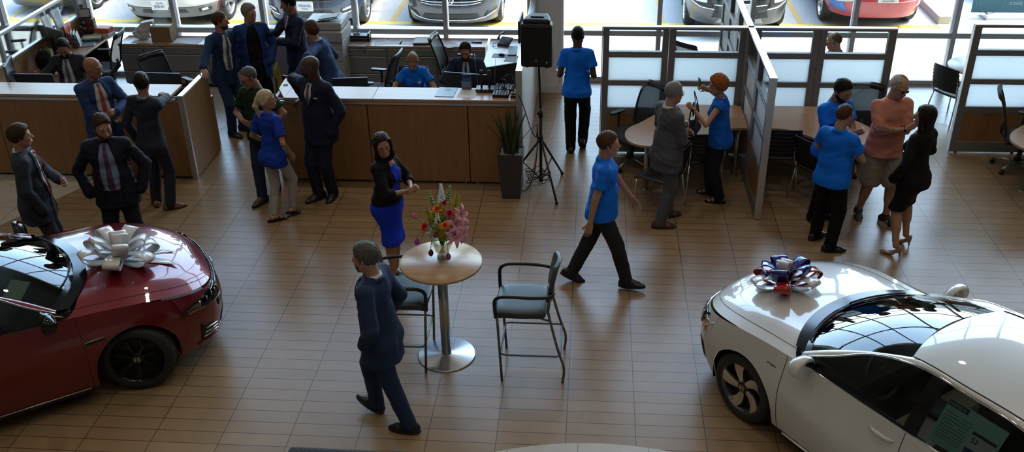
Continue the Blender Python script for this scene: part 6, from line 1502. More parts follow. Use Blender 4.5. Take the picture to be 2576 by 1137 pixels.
# maroon over white truck-like suv
c = street_car('maroon and white suv parked outside the left windows', -8.05, 18.40, -90, paint('maroon_paint', (.10, .006, .015)), rim_s, dict(SUV, wid=1.96, xf=.97, low=.30, wr=.38, arch=.43, cowl=1.18, h=1.82))
wb_ = M('bumper_white', (.60, .60, .57), .5); vg = M('valance_grey', (.13, .135, .13), .7)
c.npatch('white_bumper', [('x', -1, .52, .50), ('x', 1, .52, .50), ('x', 1, .50, .73), ('x', -1, .50, .73)], wb_, .022, 40, 6)
c.npatch('grey_valance', [('x', -1, .55, .28), ('x', 1, .55, .28), ('x', 1, .53, .505), ('x', -1, .53, .505)], vg, .018, 40, 5)
for sd in (1, -1):
    c.npatch('fog_lamp', [(.62*sd, .37), (.80*sd, .38), (.80*sd, .46), (.62*sd, .45)], trim_m, .026, 8, 3); c.npatch('bumper_slot', [(.22*sd, .38), (.44*sd, .38), (.40*sd, .45), (.24*sd, .45)], trim_m, .026, 8, 3); c.npatch('fog_lens', [(.66*sd, .39), (.76*sd, .395), (.76*sd, .445), (.66*sd, .44)], lamp_in, .031, 6, 3)
plate(c, -.06, .53, [('TEXAS', .045, 0, .05), ('JKB-61', .075, 0, -.015)], ink_g)
# navy suv with dealer plate
c = street_car('navy blue suv with a white dealer plate parked outside', -5.25, 18.25, -90, paint('navy_paint', (.012, .018, .05)), rim_s, SUV, 'multi')
badge(c.t, T(c.nose_x(0, .80)+.015, 0, .80) @ rotz(pi/2) @ rotx(pi/2), .17, chrome)
plate(c, -.04, .57, [('Honda', .085, .0, .015), ('TOMBALL', .03, .0, -.045)], M('plate_blue', (.02, .10, .30), .5), w=.31, h=.18)
c.npatch('grille', [(-.50, .64), (.50, .64), (.56, .78), (-.56, .78)], trim_b, .006, 20, 4); c.npatch('lower_grille', [(-.52, .34), (.52, .34), (.46, .50), (-.46, .50)], trim_m, .006, 20, 4)
for sd in (1, -1):
    c.npatch('fog_recess', [(.58*sd, .40), ('x', sd, .60, .46), ('x', sd, .58, .54), (.60*sd, .50)], trim_m, .006, 10, 3); c.nbar('chrome_strip', [(.55*sd, .385), (.70*sd, .40), (.82*sd, .44)], .010, chrome, .012); c.npatch('fog_lens', [(.62*sd, .45), (.78*sd, .48), (.78*sd, .52), (.62*sd, .49)], lamp_in, .012, 6, 2)
    c.npatch('headlight', [(.52*sd, .78), ('x', sd, .52, .80), ('x', sd, .50, .88), (.54*sd, .85)], lamp_in, .006, 10, 3)
# dark sedan with round letter emblem
c = street_car('dark slate sedan with chrome grille bars parked outside the middle windows', -2.62, 18.38, -90, paint('slate_paint', (.022, .028, .036)), rim_s, dict(wb=2.8, xf=.88, xr=1.05, wid=1.84, h=1.46, cowl=1.0), 'multi')
c.npatch('grille', [(-.55, .545), (.55, .545), (.66, .70), (-.66, .70)], trim_b, .005, 20, 4)
for z, w_ in ((.55, .50), (.60, .60), (.65, .66)): c.nbar('grille_bar', [(-w_-.06, z+.03), (-w_*.7, z), (0, z), (w_*.7, z), (w_+.06, z+.03)], .008, chrome, .012)
em = B(); X = c.nose_x(0, .62)+.022
em.tube([(X, .062*cos(a), .625+.062*sin(a)) for a in [2*pi*k/24 for k in range(24)]], .006, 6, closed=True); em.tube([(X, -.028, .675), (X, 0, .628), (X, .028, .675)], .005, 6); em.tube([(X, -.05, .655), (X, -.024, .572), (X, 0, .618), (X, .024, .572), (X, .05, .655)], .005, 6); em.obj('emblem', chrome, c.t)
c.npatch('lower_grille', [(-.55, .27), (.55, .27), (.50, .38), (-.50, .38)], trim_m, .005, 20, 4); c.nbar('chrome_strip', [('x', 0) if False else (-.82, .37), (-.62, .285), (-.4, .255), (0, .25), (.4, .255), (.62, .285), (.82, .37)], .010, chrome, .012)
for sd in (1, -1): c.npatch('fog_recess', [(.60*sd, .30), (.82*sd, .37), (.83*sd, .44), (.66*sd, .40)], trim_m, .006, 8, 3); c.npatch('headlight', [(.64*sd, .62), ('x', sd, .50, .66), ('x', sd, .48, .72), (.66*sd, .70)], lamp_in, .005, 8, 3)
# grey-brown suv
c = street_car('dark grey suv with bright headlights parked outside behind the divider', 2.62, 18.27, -90, paint('grey_brown_paint', (.040, .038, .036)), rim_s, dict(SUV, xf=1.02), 'multi')
c.npatch('grille', [(-.36, .56), (.36, .56), (.50, .86), (-.50, .86)], trim_b, .006, 20, 5); c.npatch('skid_plate', [(-.42, .30), (.42, .30), (.36, .40), (-.36, .40)], M('skid_grey', (.32, .32, .31), .5), .010, 20, 3); c.npatch('lower_grille', [(-.50, .41), (.50, .41), (.46, .54), (-.46, .54)], trim_m, .006, 20, 3)
for z in (.64, .76): c.nbar('grille_bar', [(-.46, z), (0, z-.03), (.46, z)], .010, chrome, .014)
plate(c, .0, .60, [('TEXAS', .04, 0, .05), ('7', .075, .09, -.015)], ink_g)
for sd in (1, -1):
    h_ = c.npatch('lamp_housing', [(.48*sd, .58), ('x', sd, .60, .62), ('x', sd, .56, .80), (.52*sd, .78)], trim_m, .006, 10, 4); c.npatch('fog_lens', [(.58*sd, .66), (.76*sd, .66), (.76*sd, .73), (.58*sd, .72)], M('lamp_white', (.8, .82, .84), .15), .014, 8, 3, parent=h_)
    c.nbar('chrome_strip', [(.46*sd, .80), (.68*sd, .80), (.83*sd, .79)], .009, chrome, .016, parent=h_); c.nbar('chrome_strip', [(.46*sd, .56), (.68*sd, .57), (.83*sd, .63), (.845*sd, .78)], .009, chrome, .016, parent=h_)
# red car seen from behind
c = street_car('red car parked nose out with a sticker on its rear bumper', 5.15, 18.62+2.6, 90, paint('flat_red_paint', (.40, .018, .02)), rim_s, dict(wb=2.6, xf=.9, xr=1.0, wid=1.76, h=1.46, cowl=1.0, low=.30, wr=.32, arch=.36))
plate(c, -.10, .66, [("How's My Driving?", .038, 0, .022), ('343-667-8489', .038, 0, -.026)], ink_g, True, .36, .12, M('sticker_cream', (.70, .68, .60), .5))
c.npatch('wrap_decal', [('x', 1, -3.1, .40), (.55, .40), (.66, .72), ('x', 1, -2.95, .95)], M('decal_blue', (.10, .20, .50), .4), .004, 12, 4, tail=True); c.npatch('wrap_stripe', [(.74, .55), (.50, .60), (.42, .72), (.70, .62)], M('decal_white', (.7, .7, .72), .4), .008, 8, 3, tail=True)
c.nbar('bumper_crease', [(-.80, .60), (-.5, .60), (0, .60), (.5, .60), (.80, .60)], .008, paint('flat_red_paint', (0, 0, 0)), .003, tail=True); c.npatch('tail_lamp', [('x', -1, -3.15, .78), (-.55, .78), (-.55, .92), ('x', -1, -3.1, .92)], red_lens, .006, 8, 3, tail=True)
c = street_car('black sedan parked outside beyond the far left glass', -11.02, 19.15, -97, paint('black_paint', (.010, .010, .011)), rim_s, dict(wb=2.8, xf=.78, xr=1.0, wid=1.84, h=1.46, cowl=1.0), 'plain')
c = street_car('dark car parked outside behind the teal banner at far right', 8.55, 20.4, -90, paint('black_paint', (0, 0, 0)), rim_s, dict(wb=2.8, xf=.92, xr=1.0, wid=1.84, h=1.46, cowl=1.0), 'plain')
# teal banner that faces the street
t = thing('banner', 'teal banner with reversed white lettering outside the right windows', 'banner', (8.1, 18.75, 0))
teal = M('banner_teal', (.015, .10, .14), .6); b = B(); b.box(-.95, .95, -.012, .012, .10, 1.15); b.obj('panel', teal, t)
for x in (-.7, .7): B().box(x-.02, x+.02, -.18, .18, 0, .12, .01).obj('foot', steel, t)
for s_, z in (("You're in the", .43), ('right place.', .29)):
    me = text_mesh(s_, .12, .001, align='RIGHT'); me.transform(T(-.32, -.014, z) @ Matrix.Scale(-1, 4, (1, 0, 0)) @ rotx(pi/2)); mesh_obj('banner_text', me, M('banner_print', (.24, .32, .34), .6), t)
B().tube([(-.62+.22*cos(a), -.013, .30+.22*sin(a)) for a in [2*pi*k/32 for k in range(32)]], .006, 6, closed=True).obj('banner_ring', M('banner_ring', (.05, .16, .16), .6), t)

# ------------------------------------------------------------------ loudspeaker on its tripod
spk = M('speaker_shell', (.014, .014, .015), .5, bump=.4, bscale=300.)
t = thing('loudspeaker', 'black loudspeaker box raised on a tripod by the column', 'speaker', (-.645, 11.24, 1.68), R_(-4))
P = [(-.185, -.16), (.185, -.16), (.19, -.05), (.12, .17), (-.12, .17), (-.19, -.05)]
B().prism(P, .0, .535, bev=.03).prism([(x*.86, y*.86) for x, y in P], .52, .585, bev=.025).obj('cabinet', spk, t)
B().box(-.165, .165, -.172, -.155, .03, .51, .012).obj('grille', M('grille_black', (.006, .006, .007), .55), t)
B().cbox((0, -.01, .592), (.16, .10, .016), .007).obj('top_handle', M('handle_grey', (.03, .03, .033), .5), t)
b = B(); b.tube([(.0+.014*cos(a), -.175, .095+.018*sin(a)) for a in [2*pi*k/16 for k in range(16)]], .002, 5, closed=True); b.tube([(-.006, -.175, .10), (0, -.175, .088), (.006, -.175, .10)], .002, 5); b.obj('emblem', steel, t)
B().ball((.125, -.175, .075), .004, 8).obj('power_light', M_emit('led_green', (.1, 1., .2), 1.5), t)
for x in (-.12, .12): B().cyl((x, -.08, -.02), (x, -.08, .01), .022).obj('foot', dark_rub, t)
t = thing('speaker_stand', 'black tripod stand holding up the loudspeaker', 'stand', (-.615, 11.235, 0))
B().cyl((0, 0, .10), (0, 0, 1.10), .019).cyl((0, 0, 1.0), (-.02, 0, 1.68), .015).obj('pole', black_pl, t)
B().cyl((0, 0, .98), (0, 0, 1.08), .028).cyl((0, 0, .66), (0, 0, .74), .028).obj('collar', black_pl, t)
for z, x in ((1.03, -.045), (.70, -.05)): B().cyl((x, 0, z), (x*.5, 0, z), .018).obj('knob', black_pl, t)
B().cyl((0, 0, .09), (0, 0, .18), .026).obj('lower_collar', black_pl, t)
for (x, y) in ((.22, -.463), (.26, .385), (-.45, .08)):
    l = B().tube([(x*.05, y*.05, .66), (x, y, .03)], .014, 8).obj('leg', black_pl, t); B().tube([(x*.04, y*.04, .14), (x*.52, y*.52, .345)], .008, 6).obj('brace', black_pl, l); B().ball((x, y, .024), .024, 10).obj('rubber_foot', dark_rub, l)
tag(B().cbox((-.47, 10.88, .19), (.022, .004, .05), .001, rotz(.3)).obj('inspection_tag', paper), 'small white tag stuck on a tripod leg', 'tag') if False else None
def cord(name, pts, r, m, label, n=8): return tag(B().tube(smooth_path(pts, n), r, 6).obj(name, m), label, 'cable')
cb = M('cable_black', (.012, .012, .013), .5); co = M('cable_orange', (.55, .20, .11), .5)
cord('audio_cable', [(-.99, 11.43, 1.215), (-.93, 11.33, 1.27), (-.84, 11.20, 1.18), (-.74, 11.18, .86), (-.68, 11.18, .74), (-.66, 11.18, .78), (-.655, 11.19, .9), (-.66, 11.2, .55), (-.70, 11.14, .22), (-.80, 11.10, .03), (-.92, 11.15, .012)], .006, cb, 'black cable drooping from the mixer to the tripod')
pts = []
for k in range(56): a = 2*pi*k/14; rr = .14+.03*sin(k*1.7); pts.append((-.66+rr*cos(a), 11.33+rr*.7*sin(a), .03+.0035*k+.015*sin(k*2.1)))
cord('cable_coil', pts, .0055, cb, 'tangled black cable coiled among the tripod legs', 3)
cord('extension_cord', [(-.50, 14.57, .42), (-.47, 14.50, .48), (-.50, 14.2, .20), (-.52, 13.4, .012), (-.60, 12.4, .012), (-.74, 11.75, .012), (-.76, 11.5, .02), (-.70, 11.42, .2), (-.665, 11.30, .5), (-.70, 11.26, .30), (-.78, 11.42, .02), (-.66, 11.50, .012), (-.60, 11.36, .02), (-.72, 11.34, .03), (-.80, 11.20, .012)], .0055, co, 'pink orange extension cord running from the wall socket to the tripod')

# ------------------------------------------------------------------ planter
t = thing('planter', 'tall dark grey square planter at the end of the middle counter', 'planter', (-.975, 11.02, 0))
pm_ = M('planter_grey', (.045, .047, .05), .55, noise=.1, nscale=15.); b = B()
for a, c2, z0, z1 in ((.115, .155, 0, .62),):
    V0 = [b.bm.verts.new((sx*a, sy*a, z0)) for sx, sy in ((-1, -1), (1, -1), (1, 1), (-1, 1))]; V1 = [b.bm.verts.new((sx*c2, sy*c2, z1)) for sx, sy in ((-1, -1), (1, -1), (1, 1), (-1, 1))]; V2 = [b.bm.verts.new((sx*(c2-.018), sy*(c2-.018), z1)) for sx, sy in ((-1, -1), (1, -1), (1, 1), (-1, 1))]; V3 = [b.bm.verts.new((sx*(c2-.02), sy*(c2-.02), z1-.05)) for sx, sy in ((-1, -1), (1, -1), (1, 1), (-1, 1))]
    b.bm.faces.new(V0[::-1])
    for A, C in ((V0, V1), (V1, V2), (V2, V3)):
        for k in range(4): b.bm.faces.new((A[k], A[(k+1) % 4], C[(k+1) % 4], C[k]))
b.obj('pot', pm_, t); B().box(-.134, .134, -.134, .134, .52, .595).obj('pebbles', M('pale_pebbles', (.30, .29, .27), .8, noise=.5, nscale=90., bump=1., bscale=90.), t)
leaf_m = M('snake_leaf', (.028, .06, .022), .4, noise=.45, nscale=26.)
t2 = thing('snake_plant', 'snake plant with upright blade leaves growing in the grey planter', 'plant', (-.975, 11.02, .585))
rg = random.Random(4)
for k in range(15):
    a = k*2.4; r0 = .02+.075*sqrt(k/15); Lh = .62-.018*k+rg.uniform(-.06, .05); ln = (.06+.24*(k/15))*rg.uniform(.6, 1.2); P = []; tw = rg.uniform(-.5, .5)
    for i in range(13):
        u = i/12; w_ = .034*(1-u**2.4)*(.72+.28*sin(pi*min(u*1.3, 1))); cx = (r0+ln*u*u)*cos(a); cy2 = (r0+ln*u*u)*sin(a); d = a+pi/2+tw*u
        P.append([(cx+cos(d)*w_*e+cos(a)*.006*(1-e*e), cy2+sin(d)*w_*e+sin(a)*.006*(1-e*e), Lh*u) for e in (-1, -.4, .4, 1)])
    o = B().grid(P).obj('leaf', leaf_m, t2); solidify(o, .003)

# ------------------------------------------------------------------ tall round table, stools
t = thing('bar_table', 'tall round oak topped table on a steel column in the middle of the floor', 'table', (-1.339, 7.60, 0))
B().lathe([(.001, 1.037), (.370, 1.037), (.381, 1.045), (.381, 1.058), (.376, 1.067), (.001, 1.067)], n=72).obj('table_top', oak_top, t)
B().cyl((0, 0, .02), (0, 0, 1.037), .047, n=32).obj('column', steel, t)
B().lathe([(.281, 0), (.281, .009), (.272, .014), (.06, .022), (.05, .03), (.001, .03)], n=72).obj('base', M('brushed_base', (.50, .51, .53), .32, 1.), t)
B().lathe([(.001, 1.015), (.13, 1.015), (.13, 1.037)], n=24).obj('mount_plate', black_pl, t)
vinyl = M('blue_black_vinyl', (.030, .040, .050), .42, bump=.08, bscale=500.); vin_b = M('vinyl_piping', (.008, .009, .010), .4); stl = M('stool_frame', (.16, .16, .155), .4, .7)
def make_stool(label, loc, rz):
    t = thing('bar_stool', label, 'stool', loc, rz, 'bar stools at the tall round table')
    P = [[(.245*u*(1-.05*v*v)+.08, .265*v*(1-.07*u*u), .775-.006*(1-v*v)*(1-u*u)-.035*max(0, u-.62)**1.3*2.2-.018*abs(v)**6-.01*abs(u)**8) for v in [-1+j/8 for j in range(17)]] for u in [-1+i/8 for i in range(17)]]
    o = B().grid(P).obj('seat', vinyl, t); solidify(o, .075, -1); b_ = o.modifiers.new('bev', 'BEVEL'); b_.width = .02; b_.segments = 3; b_.limit_method = 'ANGLE'
    B().box(-.12, .30, -.22, .22, .675, .705, .01).obj('seat_pan', black_pl, t)
    # rounded padded back
    def bp(u, v, d): r = .0; y = .225*u*sqrt(max(1-.55*v*v*(1 if v > 0 else .6), .05)); return (-.178-.055*(v+1)/2*1.2-.045*(1-u*u)*-1*-.9+d, y, 1.005+.185*v)
    P = [[bp(cos(0)*u, v, .022*(1-u*u)*(1-v*v)) for u in [-1+j/8 for j in range(17)]] for v in [-1+i/8 for i in range(17)]]
    o = B().grid(P).obj('backrest', vinyl, t); solidify(o, .04, -1); b_ = o.modifiers.new('bev', 'BEVEL'); b_.width = .016; b_.segments = 3; b_.limit_method = 'ANGLE'
    for s_ in (-1, 1):
        B().tube(smooth_path([(.305, .245*s_, .70), (.31, .262*s_, .80), (.305, .272*s_, .90), (.25, .28*s_, .945), (.13, .285*s_, .952), (-.04, .285*s_, .948), (-.18, .255*s_, .942), (-.22, .20*s_, .95)], 6), .0165, 8).obj('arm', vin_b, t)
        B().tube([(.295, .235*s_, .72), (.262, .258*s_, .0)], .0125, 8).obj('leg', stl, t)
        B().tube(smooth_path([(-.195, .19*s_, .98), (-.172, .22*s_, .80), (-.175, .225*s_, .72), (-.255, .25*s_, .38), (-.315, .262*s_, .17), (-.305, .262*s_, .0)], 5), .0125, 8).obj('leg', stl, t)
        B().tube([(-.19, .22*s_, .66), (-.02, .2*s_, .70)], .010, 8).obj('seat_brace', stl, t)
    B().tube([(.265, -.25, .30), (.265, .25, .30), (.22, .262, .30), (-.25, .262, .30), (-.28, .24, .30), (-.28, -.24, .30), (-.25, -.262, .30), (.22, -.262, .30)], .010, 8, closed=True).obj('footrest', stl, t)
    return t
make_stool('bar stool standing free to the right of the tall table', (-.505, 7.49, 0), pi)
make_stool('bar stool at the tall table, half hidden by the walking man', (-1.76, 7.57, 0), 0)

# ------------------------------------------------------------------ vase and flowers
VX, VY, VZ = -1.330, 7.675, 1.067
t = thing('vase', 'clear green tinted glass vase of cut stems on the tall table', 'vase', (VX, VY, VZ))
gv = M_glass('vase_glass', (.86, .95, .90), .7)
B().lathe([(.052, .004), (.056, .02), (.056, .04), (.072, .09), (.098, .15), (.114, .195), (.112, .225), (.092, .245), (.084, .252), (.092, .268)], n=40, cap=False).obj('glass', gv, t)
B().lathe([(.001, .0), (.056, .0), (.057, .012), (.05, .022), (.001, .024)], n=40).obj('foot', M('thick_green_glass', (.10, .34, .24), .05, coat=1.), t)
B().lathe([(.001, .03), (.05, .03), (.064, .08), (.090, .145), (.094, .16), (.001, .16)], n=32, cap=False).obj('water', M_glass('water', (.93, .98, .95), .3), t)
stem_m = M('stem_green', (.05, .20, .03), .5); lf_m = M('leaf_green', (.06, .15, .025), .45); yg = M('yellow_green', (.42, .44, .02), .55)
fl = random.Random(11)
def flower(name, label, group, head, make, lean=None, stem_r=.0032, droop=False):
    """head: offset of the bloom from the vase mouth centre"""
    t = thing(name, label, 'flower', (VX, VY, VZ), 0, group); h = Vector(head); d = Vector((h.x, h.y, 0)); dn = d.normalized() if d.length > 1e-4 else Vector((1, 0, 0))
    m0 = Vector((0, 0, .25))+dn*min(.055, d.length*.4); foot = -dn*fl.uniform(.01, .035)+Vector((fl.uniform(-.01, .01), fl.uniform(-.01, .01), .035)); top = Vector((0, 0, .25))+h
    mid = (m0+top)/2+Vector((0, 0, .05 if droop else .0))+dn*.02
    pts = smooth_path([foot, m0*.5+foot*.5, m0, mid]+([top+Vector((0, 0, .03))] if droop else [])+[top], 4); B().tube(pts, stem_r, 6).obj('stem', stem_m, t)
    ax = (Vector(pts[-1])-Vector(pts[-3])).normalized() if lean is None else Vector(lean).normalized(); q = Vector((0, 0, 1)).rotation_difference(ax).to_matrix().to_4x4(); make(t, Matrix.Translation(top) @ q); return t
def petal_ring(n, L_, w_, open_, cup, off=0., curl=0., base=.004):
    rows = []
    for k in range(n):
        a = 2*pi*k/n+off; P = []
        for i in range(8):
            u = i/7; r = base+L_*u*sin(open_+curl*u*u); z = L_*u*cos(open_+curl*u*u); ww = w_*sin(pi*min(u*.86+.10, 1))**.8
            P.append([Vector(((r-cup*abs(e)**2*ww)*cos(a)-ww*e*sin(a), (r-cup*abs(e)**2*ww)*sin(a)+ww*e*cos(a), z+cup*.4*ww*e*e)) for e in (-1, -.5, 0, .5, 1)])
        rows.append(P)
    return rows
def petals(t, mt, m, specs, name='petals'):
    b = B()
    for sp in specs:
        for P in petal_ring(*sp): b.grid([[mt @ p for p in r] for r in P])
    return b.obj(name, m, t)
mk_tulip = lambda m: (lambda t, mt: petals(t, mt, m, [(3, .066, .024, .30, .5, 0., -.35, .007), (3, .064, .024, .36, .5, 1.05, -.4, .009)]))
mk_rose = lambda m: (lambda t, mt: petals(t, mt, m, [(3, .030, .014, .12, .6, 0., 0., .002), (4, .036, .020, .40, .5, .5, .2, .003), (5, .042, .024, .75, .4, .2, .35, .004), (6, .046, .026, 1.05, .3, .7, .5, .005)]))
def mk_lily(m):
    def f(t, mt): petals(t, mt, m, [(3, .115, .019, .55, .2, 0., .75, .006), (3, .108, .024, .60, .2, 1.05, .75, .006)]); b = B(); [b.tube([mt @ Vector((0, 0, .01)), mt @ Vector((.022*cos(k), .022*sin(k), .07))], .0012, 4) for k in range(6)]; b.obj('stamens', yg, t)
    return f
def mk_spike(m, L_, n, r0, r1):
    def f(t, mt):
        b = B()
        for k in range(n): u = k/n; a = k*2.4; r = r0+(r1-r0)*u; s_ = .0145*(1-.6*u); b.ball(mt @ Vector((r*cos(a), r*sin(a), -L_*.5+L_*u)), s_, 6, (1, 1, .8))
        b.obj('florets', m, t); B().tube([mt @ Vector((0, 0, -L_*.5)), mt @ Vector((0, 0, L_*.52))], .0025, 5).obj('spike', stem_m, t)
    return f
pk = M('tulip_pink', (.68, .20, .38), .45, noise=.3, nscale=60.); pp = M('tulip_purple', (.42, .085, .36), .45); orr = M('rose_orange', (.80, .16, .02), .5); hot = M('rose_magenta', (.50, .010, .09), .5); lil = M('lily_pink', (.66, .27, .42), .45, noise=.3, nscale=50.); whd = M('delphinium_white', (.74, .76, .82), .5); cor = M('carnation_coral', (.68, .07, .03), .55)
for h_, dr, lb, m in (((-.225, .02, .14), False, 'open pink tulip reaching out to the left of the bouquet', pk), ((-.125, .02, .185), False, 'purple tulip at the upper left of the bouquet', pp), ((-.115, .05, .04), False, 'purple tulip bud beside the coral flower', pp), ((-.225, -.02, -.055), True, 'purple tulip hanging low left over the table edge', pp), ((-.085, -.13, -.10), True, 'small plum tulip hanging in front of the vase', M('tulip_plum', (.13, .02, .07), .45)), ((.075, -.16, -.115), True, 'purple tulip drooping at the right foot of the vase', pp), ((-.03, -.10, .02), False, 'dusky tulip low in the middle of the bouquet', M('tulip_dusky', (.30, .08, .13), .45))):
    flower('tulip', lb, 'tulips in the bouquet', h_, mk_tulip(m), None if not dr else (h_[0]*.5, h_[1]*.5, -.7), .003, dr)
for h_, lb, m in (((-.03, .02, .235), 'orange rose at the top left of the bouquet', orr), ((.05, -.10, .135), 'orange rose at the centre front of the bouquet', orr), ((.175, -.04, .085), 'orange rose at the far right of the bouquet', orr), ((.085, -.02, .215), 'magenta rose near the top of the bouquet', hot), ((.02, .08, .265), 'small magenta rose behind the white spike', hot), ((-.145, -.04, .085), 'coral red carnation on the left of the bouquet', cor)):
    flower('rose', lb, 'roses in the bouquet', h_, mk_rose(m), (h_[0]*1.2, h_[1]*1.2-.15, .35))
for h_, lb in (((.165, .02, .17), 'pink lily on the upper right of the bouquet'), ((.135, -.06, .12), 'pink lily facing right in the bouquet'), ((.13, -.10, .03), 'pink lily low on the right of the bouquet'), ((.165, -.03, .035), 'lowest pink lily spilling over the vase rim')):
    flower('lily', lb, 'pink lilies in the bouquet', h_, mk_lily(lil), (h_[0]*1.4, h_[1]*1.4-.12, .12))
flower('delphinium', 'tall white delphinium spike at the top of the bouquet', 'white spikes in the bouquet', (.0, .10, .36), mk_spike(whd, .20, 60, .028, .008), (0, 0, 1)); flower('delphinium', 'short white flower spike in the middle of the bouquet', 'white spikes in the bouquet', (-.02, -.06, .16), mk_spike(whd, .17, 44, .024, .012), (0, -.2, 1))
flower('bells_of_ireland', 'thin green bud spike at the upper right of the bouquet', 'green spikes in the bouquet', (.075, .08, .38), mk_spike(M('bud_green', (.22, .34, .07), .5), .16, 26, .018, .004), (.2, 0, 1)); flower('bells_of_ireland', 'thin green bud spike at the upper left of the bouquet', 'green spikes in the bouquet', (-.095, .08, .33), mk_spike(M('bud_green', (0, 0, 0)), .13, 18, .014, .004), (-.2, 0, 1))
def mk_plume(t, mt):
    b = B()
    for k in range(12):
        u = k/12
        for s_ in (-1, 1):
            p = Vector((0, 0, -.09+.17*u)); q = p+Vector((s_*.055*(1-.7*u), .01*sin(k), .028)); b.tube([mt @ p, mt @ q], [.005, .002], 5)
    b.obj('plume', yg, t)
for h_, lb in (((.135, .06, .30), 'yellow green plume at the right top of the bouquet'), ((-.07, .04, .13), 'yellow green plume among the left tulips'), ((.04, -.12, .06), 'yellow green plume low at the front of the bouquet'), ((.11, .0, .12), 'yellow green plume beside the pink lilies'), ((-.10, -.05, .20), 'yellow green plume behind the coral carnation'), ((-.02, -.11, .10), 'yellow green plume under the short white spike'), ((.0, .02, .22), 'yellow green plume behind the magenta rose')): flower('goldenrod', lb, 'goldenrod plumes in the bouquet', h_, mk_plume, (h_[0]*.8, h_[1]*.5-.03, .4))
b = B()
for k in range(95):
    a = fl.uniform(0, 2*pi); el_ = fl.uniform(-.15, 1.1); L_ = fl.uniform(.07, .17); o_ = Vector((.03*cos(a), .03*sin(a), .25+fl.uniform(0, .10))); d = Vector((cos(a)*cos(el_), sin(a)*cos(el_), sin(el_))); sd = Vector((-sin(a), cos(a), 0)); up = sd.cross(d)
    b.grid([[o_+d*L_*u+up*(-.25*L_*u*u)+sd*e*.013*sin(pi*min(u+.08, 1)) for e in (-1, 0, 1)] for u in [i/6 for i in range(7)]])
for k in range(16):
    a = fl.uniform(0, 2*pi); r = fl.uniform(.015, .05); L_ = fl.uniform(.08, .13); sd = Vector((-sin(a), cos(a), 0))
    b.grid([[Vector((r*cos(a)*(1-.5*u), r*sin(a)*(1-.5*u), .245-L_*u))+sd*e*.012*sin(pi*min(u+.08, 1)) for e in (-1, 0, 1)] for u in [i/6 for i in range(7)]])
tag(b.obj('foliage', lf_m, None, (VX, VY, VZ)), 'green leaves filling out the bouquet in the vase', 'foliage', kind='stuff')

# ------------------------------------------------------------------ padded benches at the bottom edge
def weave(name):
    m, nt, out = nodes(name); L_ = nt.links.new; tc = add(nt, 'ShaderNodeTexCoord'); ck = add(nt, 'ShaderNodeTexChecker', Scale=36., Color1=(.020, .021, .030, 1), Color2=(.034, .035, .046, 1)); p = add(nt, 'ShaderNodeBsdfPrincipled', Roughness=.8); L_(tc.outputs['Object'], ck.inputs['Vector']); L_(ck.outputs['Color'], p.inputs['Base Color']); L_(p.outputs[0], out.inputs[0]); return m
wv_ = weave('checked_upholstery')
def make_seat(label, x0, x1):
    t = thing('lounge_seat', label, 'sofa', ((x0+x1)/2, 5.315, 0), R_(-1.0), 'lounge seats along the bottom edge'); h = (x1-x0)/2
    B().box(-h, h, -.06, .10, .36, .75, .035, 4).obj('backrest', wv_, t); B().box(-h, h, -.65, -.06, .26, .44, .04, 4).obj('seat_cushion', wv_, t); B().box(-h+.03, h-.03, -.62, .06, .12, .27, .01).obj('base', trim_m, t)
    for x in (-h+.08, h-.08):
        for y in (-.55, .02): B().cyl((x, y, 0), (x, y, .13), .018).obj('leg', steel, t)
make_seat('dark checked lounge seat at the bottom edge, left one of the pair', -2.19, -1.425); make_seat('dark checked lounge seat at the bottom edge, right one of the pair', -1.415, -.64)
# ------------------------------------------------------------------ things on the desks
def mon(label, loc, rz, w=.54, h=.31, z0=.10, tilt=-.06, back=black_pl):
    """monitor whose screen faces local +X"""
    t = thing('monitor', label, 'monitor', loc, rz, 'computer monitors on the counters')
    Mt = T(0, 0, z0+h/2) @ roty(tilt); B().box(-.022, .008, -w/2, w/2, -h/2, h/2, .006, 2, Mt).obj('housing', back, t); B().box(.008, .010, -w/2+.012, w/2-.012, -h/2+.014, h/2-.012, 0, 1, Mt).obj('screen', black_gl, t)
    b = B(); b.box(-.05, -.02, -.03, .03, .005, z0+h*.55, .006); b.obj('stand', black_pl, t); B().box(-.12, .07, -.11, .11, 0, .012, .005).obj('base', black_pl, t)
    B().box(-.024, -.021, -.035, .035, -.01, .018, .002, 1, Mt).obj('maker_badge', M('pale_badge', (.45, .46, .48), .4), t); return t
Zw, Zc = .74, 1.18
mon('black monitor back on the left counter nearest the end of the view', (-7.53, 11.98, Zw), R_(90), .54, .33, .13)
mon('monitor seen edge-on at the far left of the left counter', (-7.93, 12.10, Zw), R_(20), .50, .33, .26, .0, M('grey_back', (.12, .13, .15), .4))
mon('black monitor behind the left counter under the empty mesh chair', (-5.80, 12.02, Zw), R_(88), .62, .36, .12)
mon('black monitor on the middle counter under the leaning man\'s hand', (-3.92, 11.98, Zw), R_(70), .38, .33, .13)
mon('black monitor on the middle counter right of the tall bald man', (-3.18, 12.0, Zw), R_(98), .46, .33, .12)
mon('wide black monitor in front of the seated man in navy', (-1.62, 12.0, Zw), R_(80), .62, .38, .15)
mon('black monitor angled towards the seated man in navy at the counter end', (-1.16, 12.04, Zw), R_(118), .44, .38, .26)
mon('monitor seen edge-on on the white topped side desk by the speaker', (-1.06, 13.95, Zw), R_(178), .50, .33, .36, 0)
mon('large grey backed monitor at the corner of the left side desk', (-8.20, 13.80, Zw), R_(62), .56, .36, .16, -.1, M('grey_back2', (.15, .16, .17), .5))
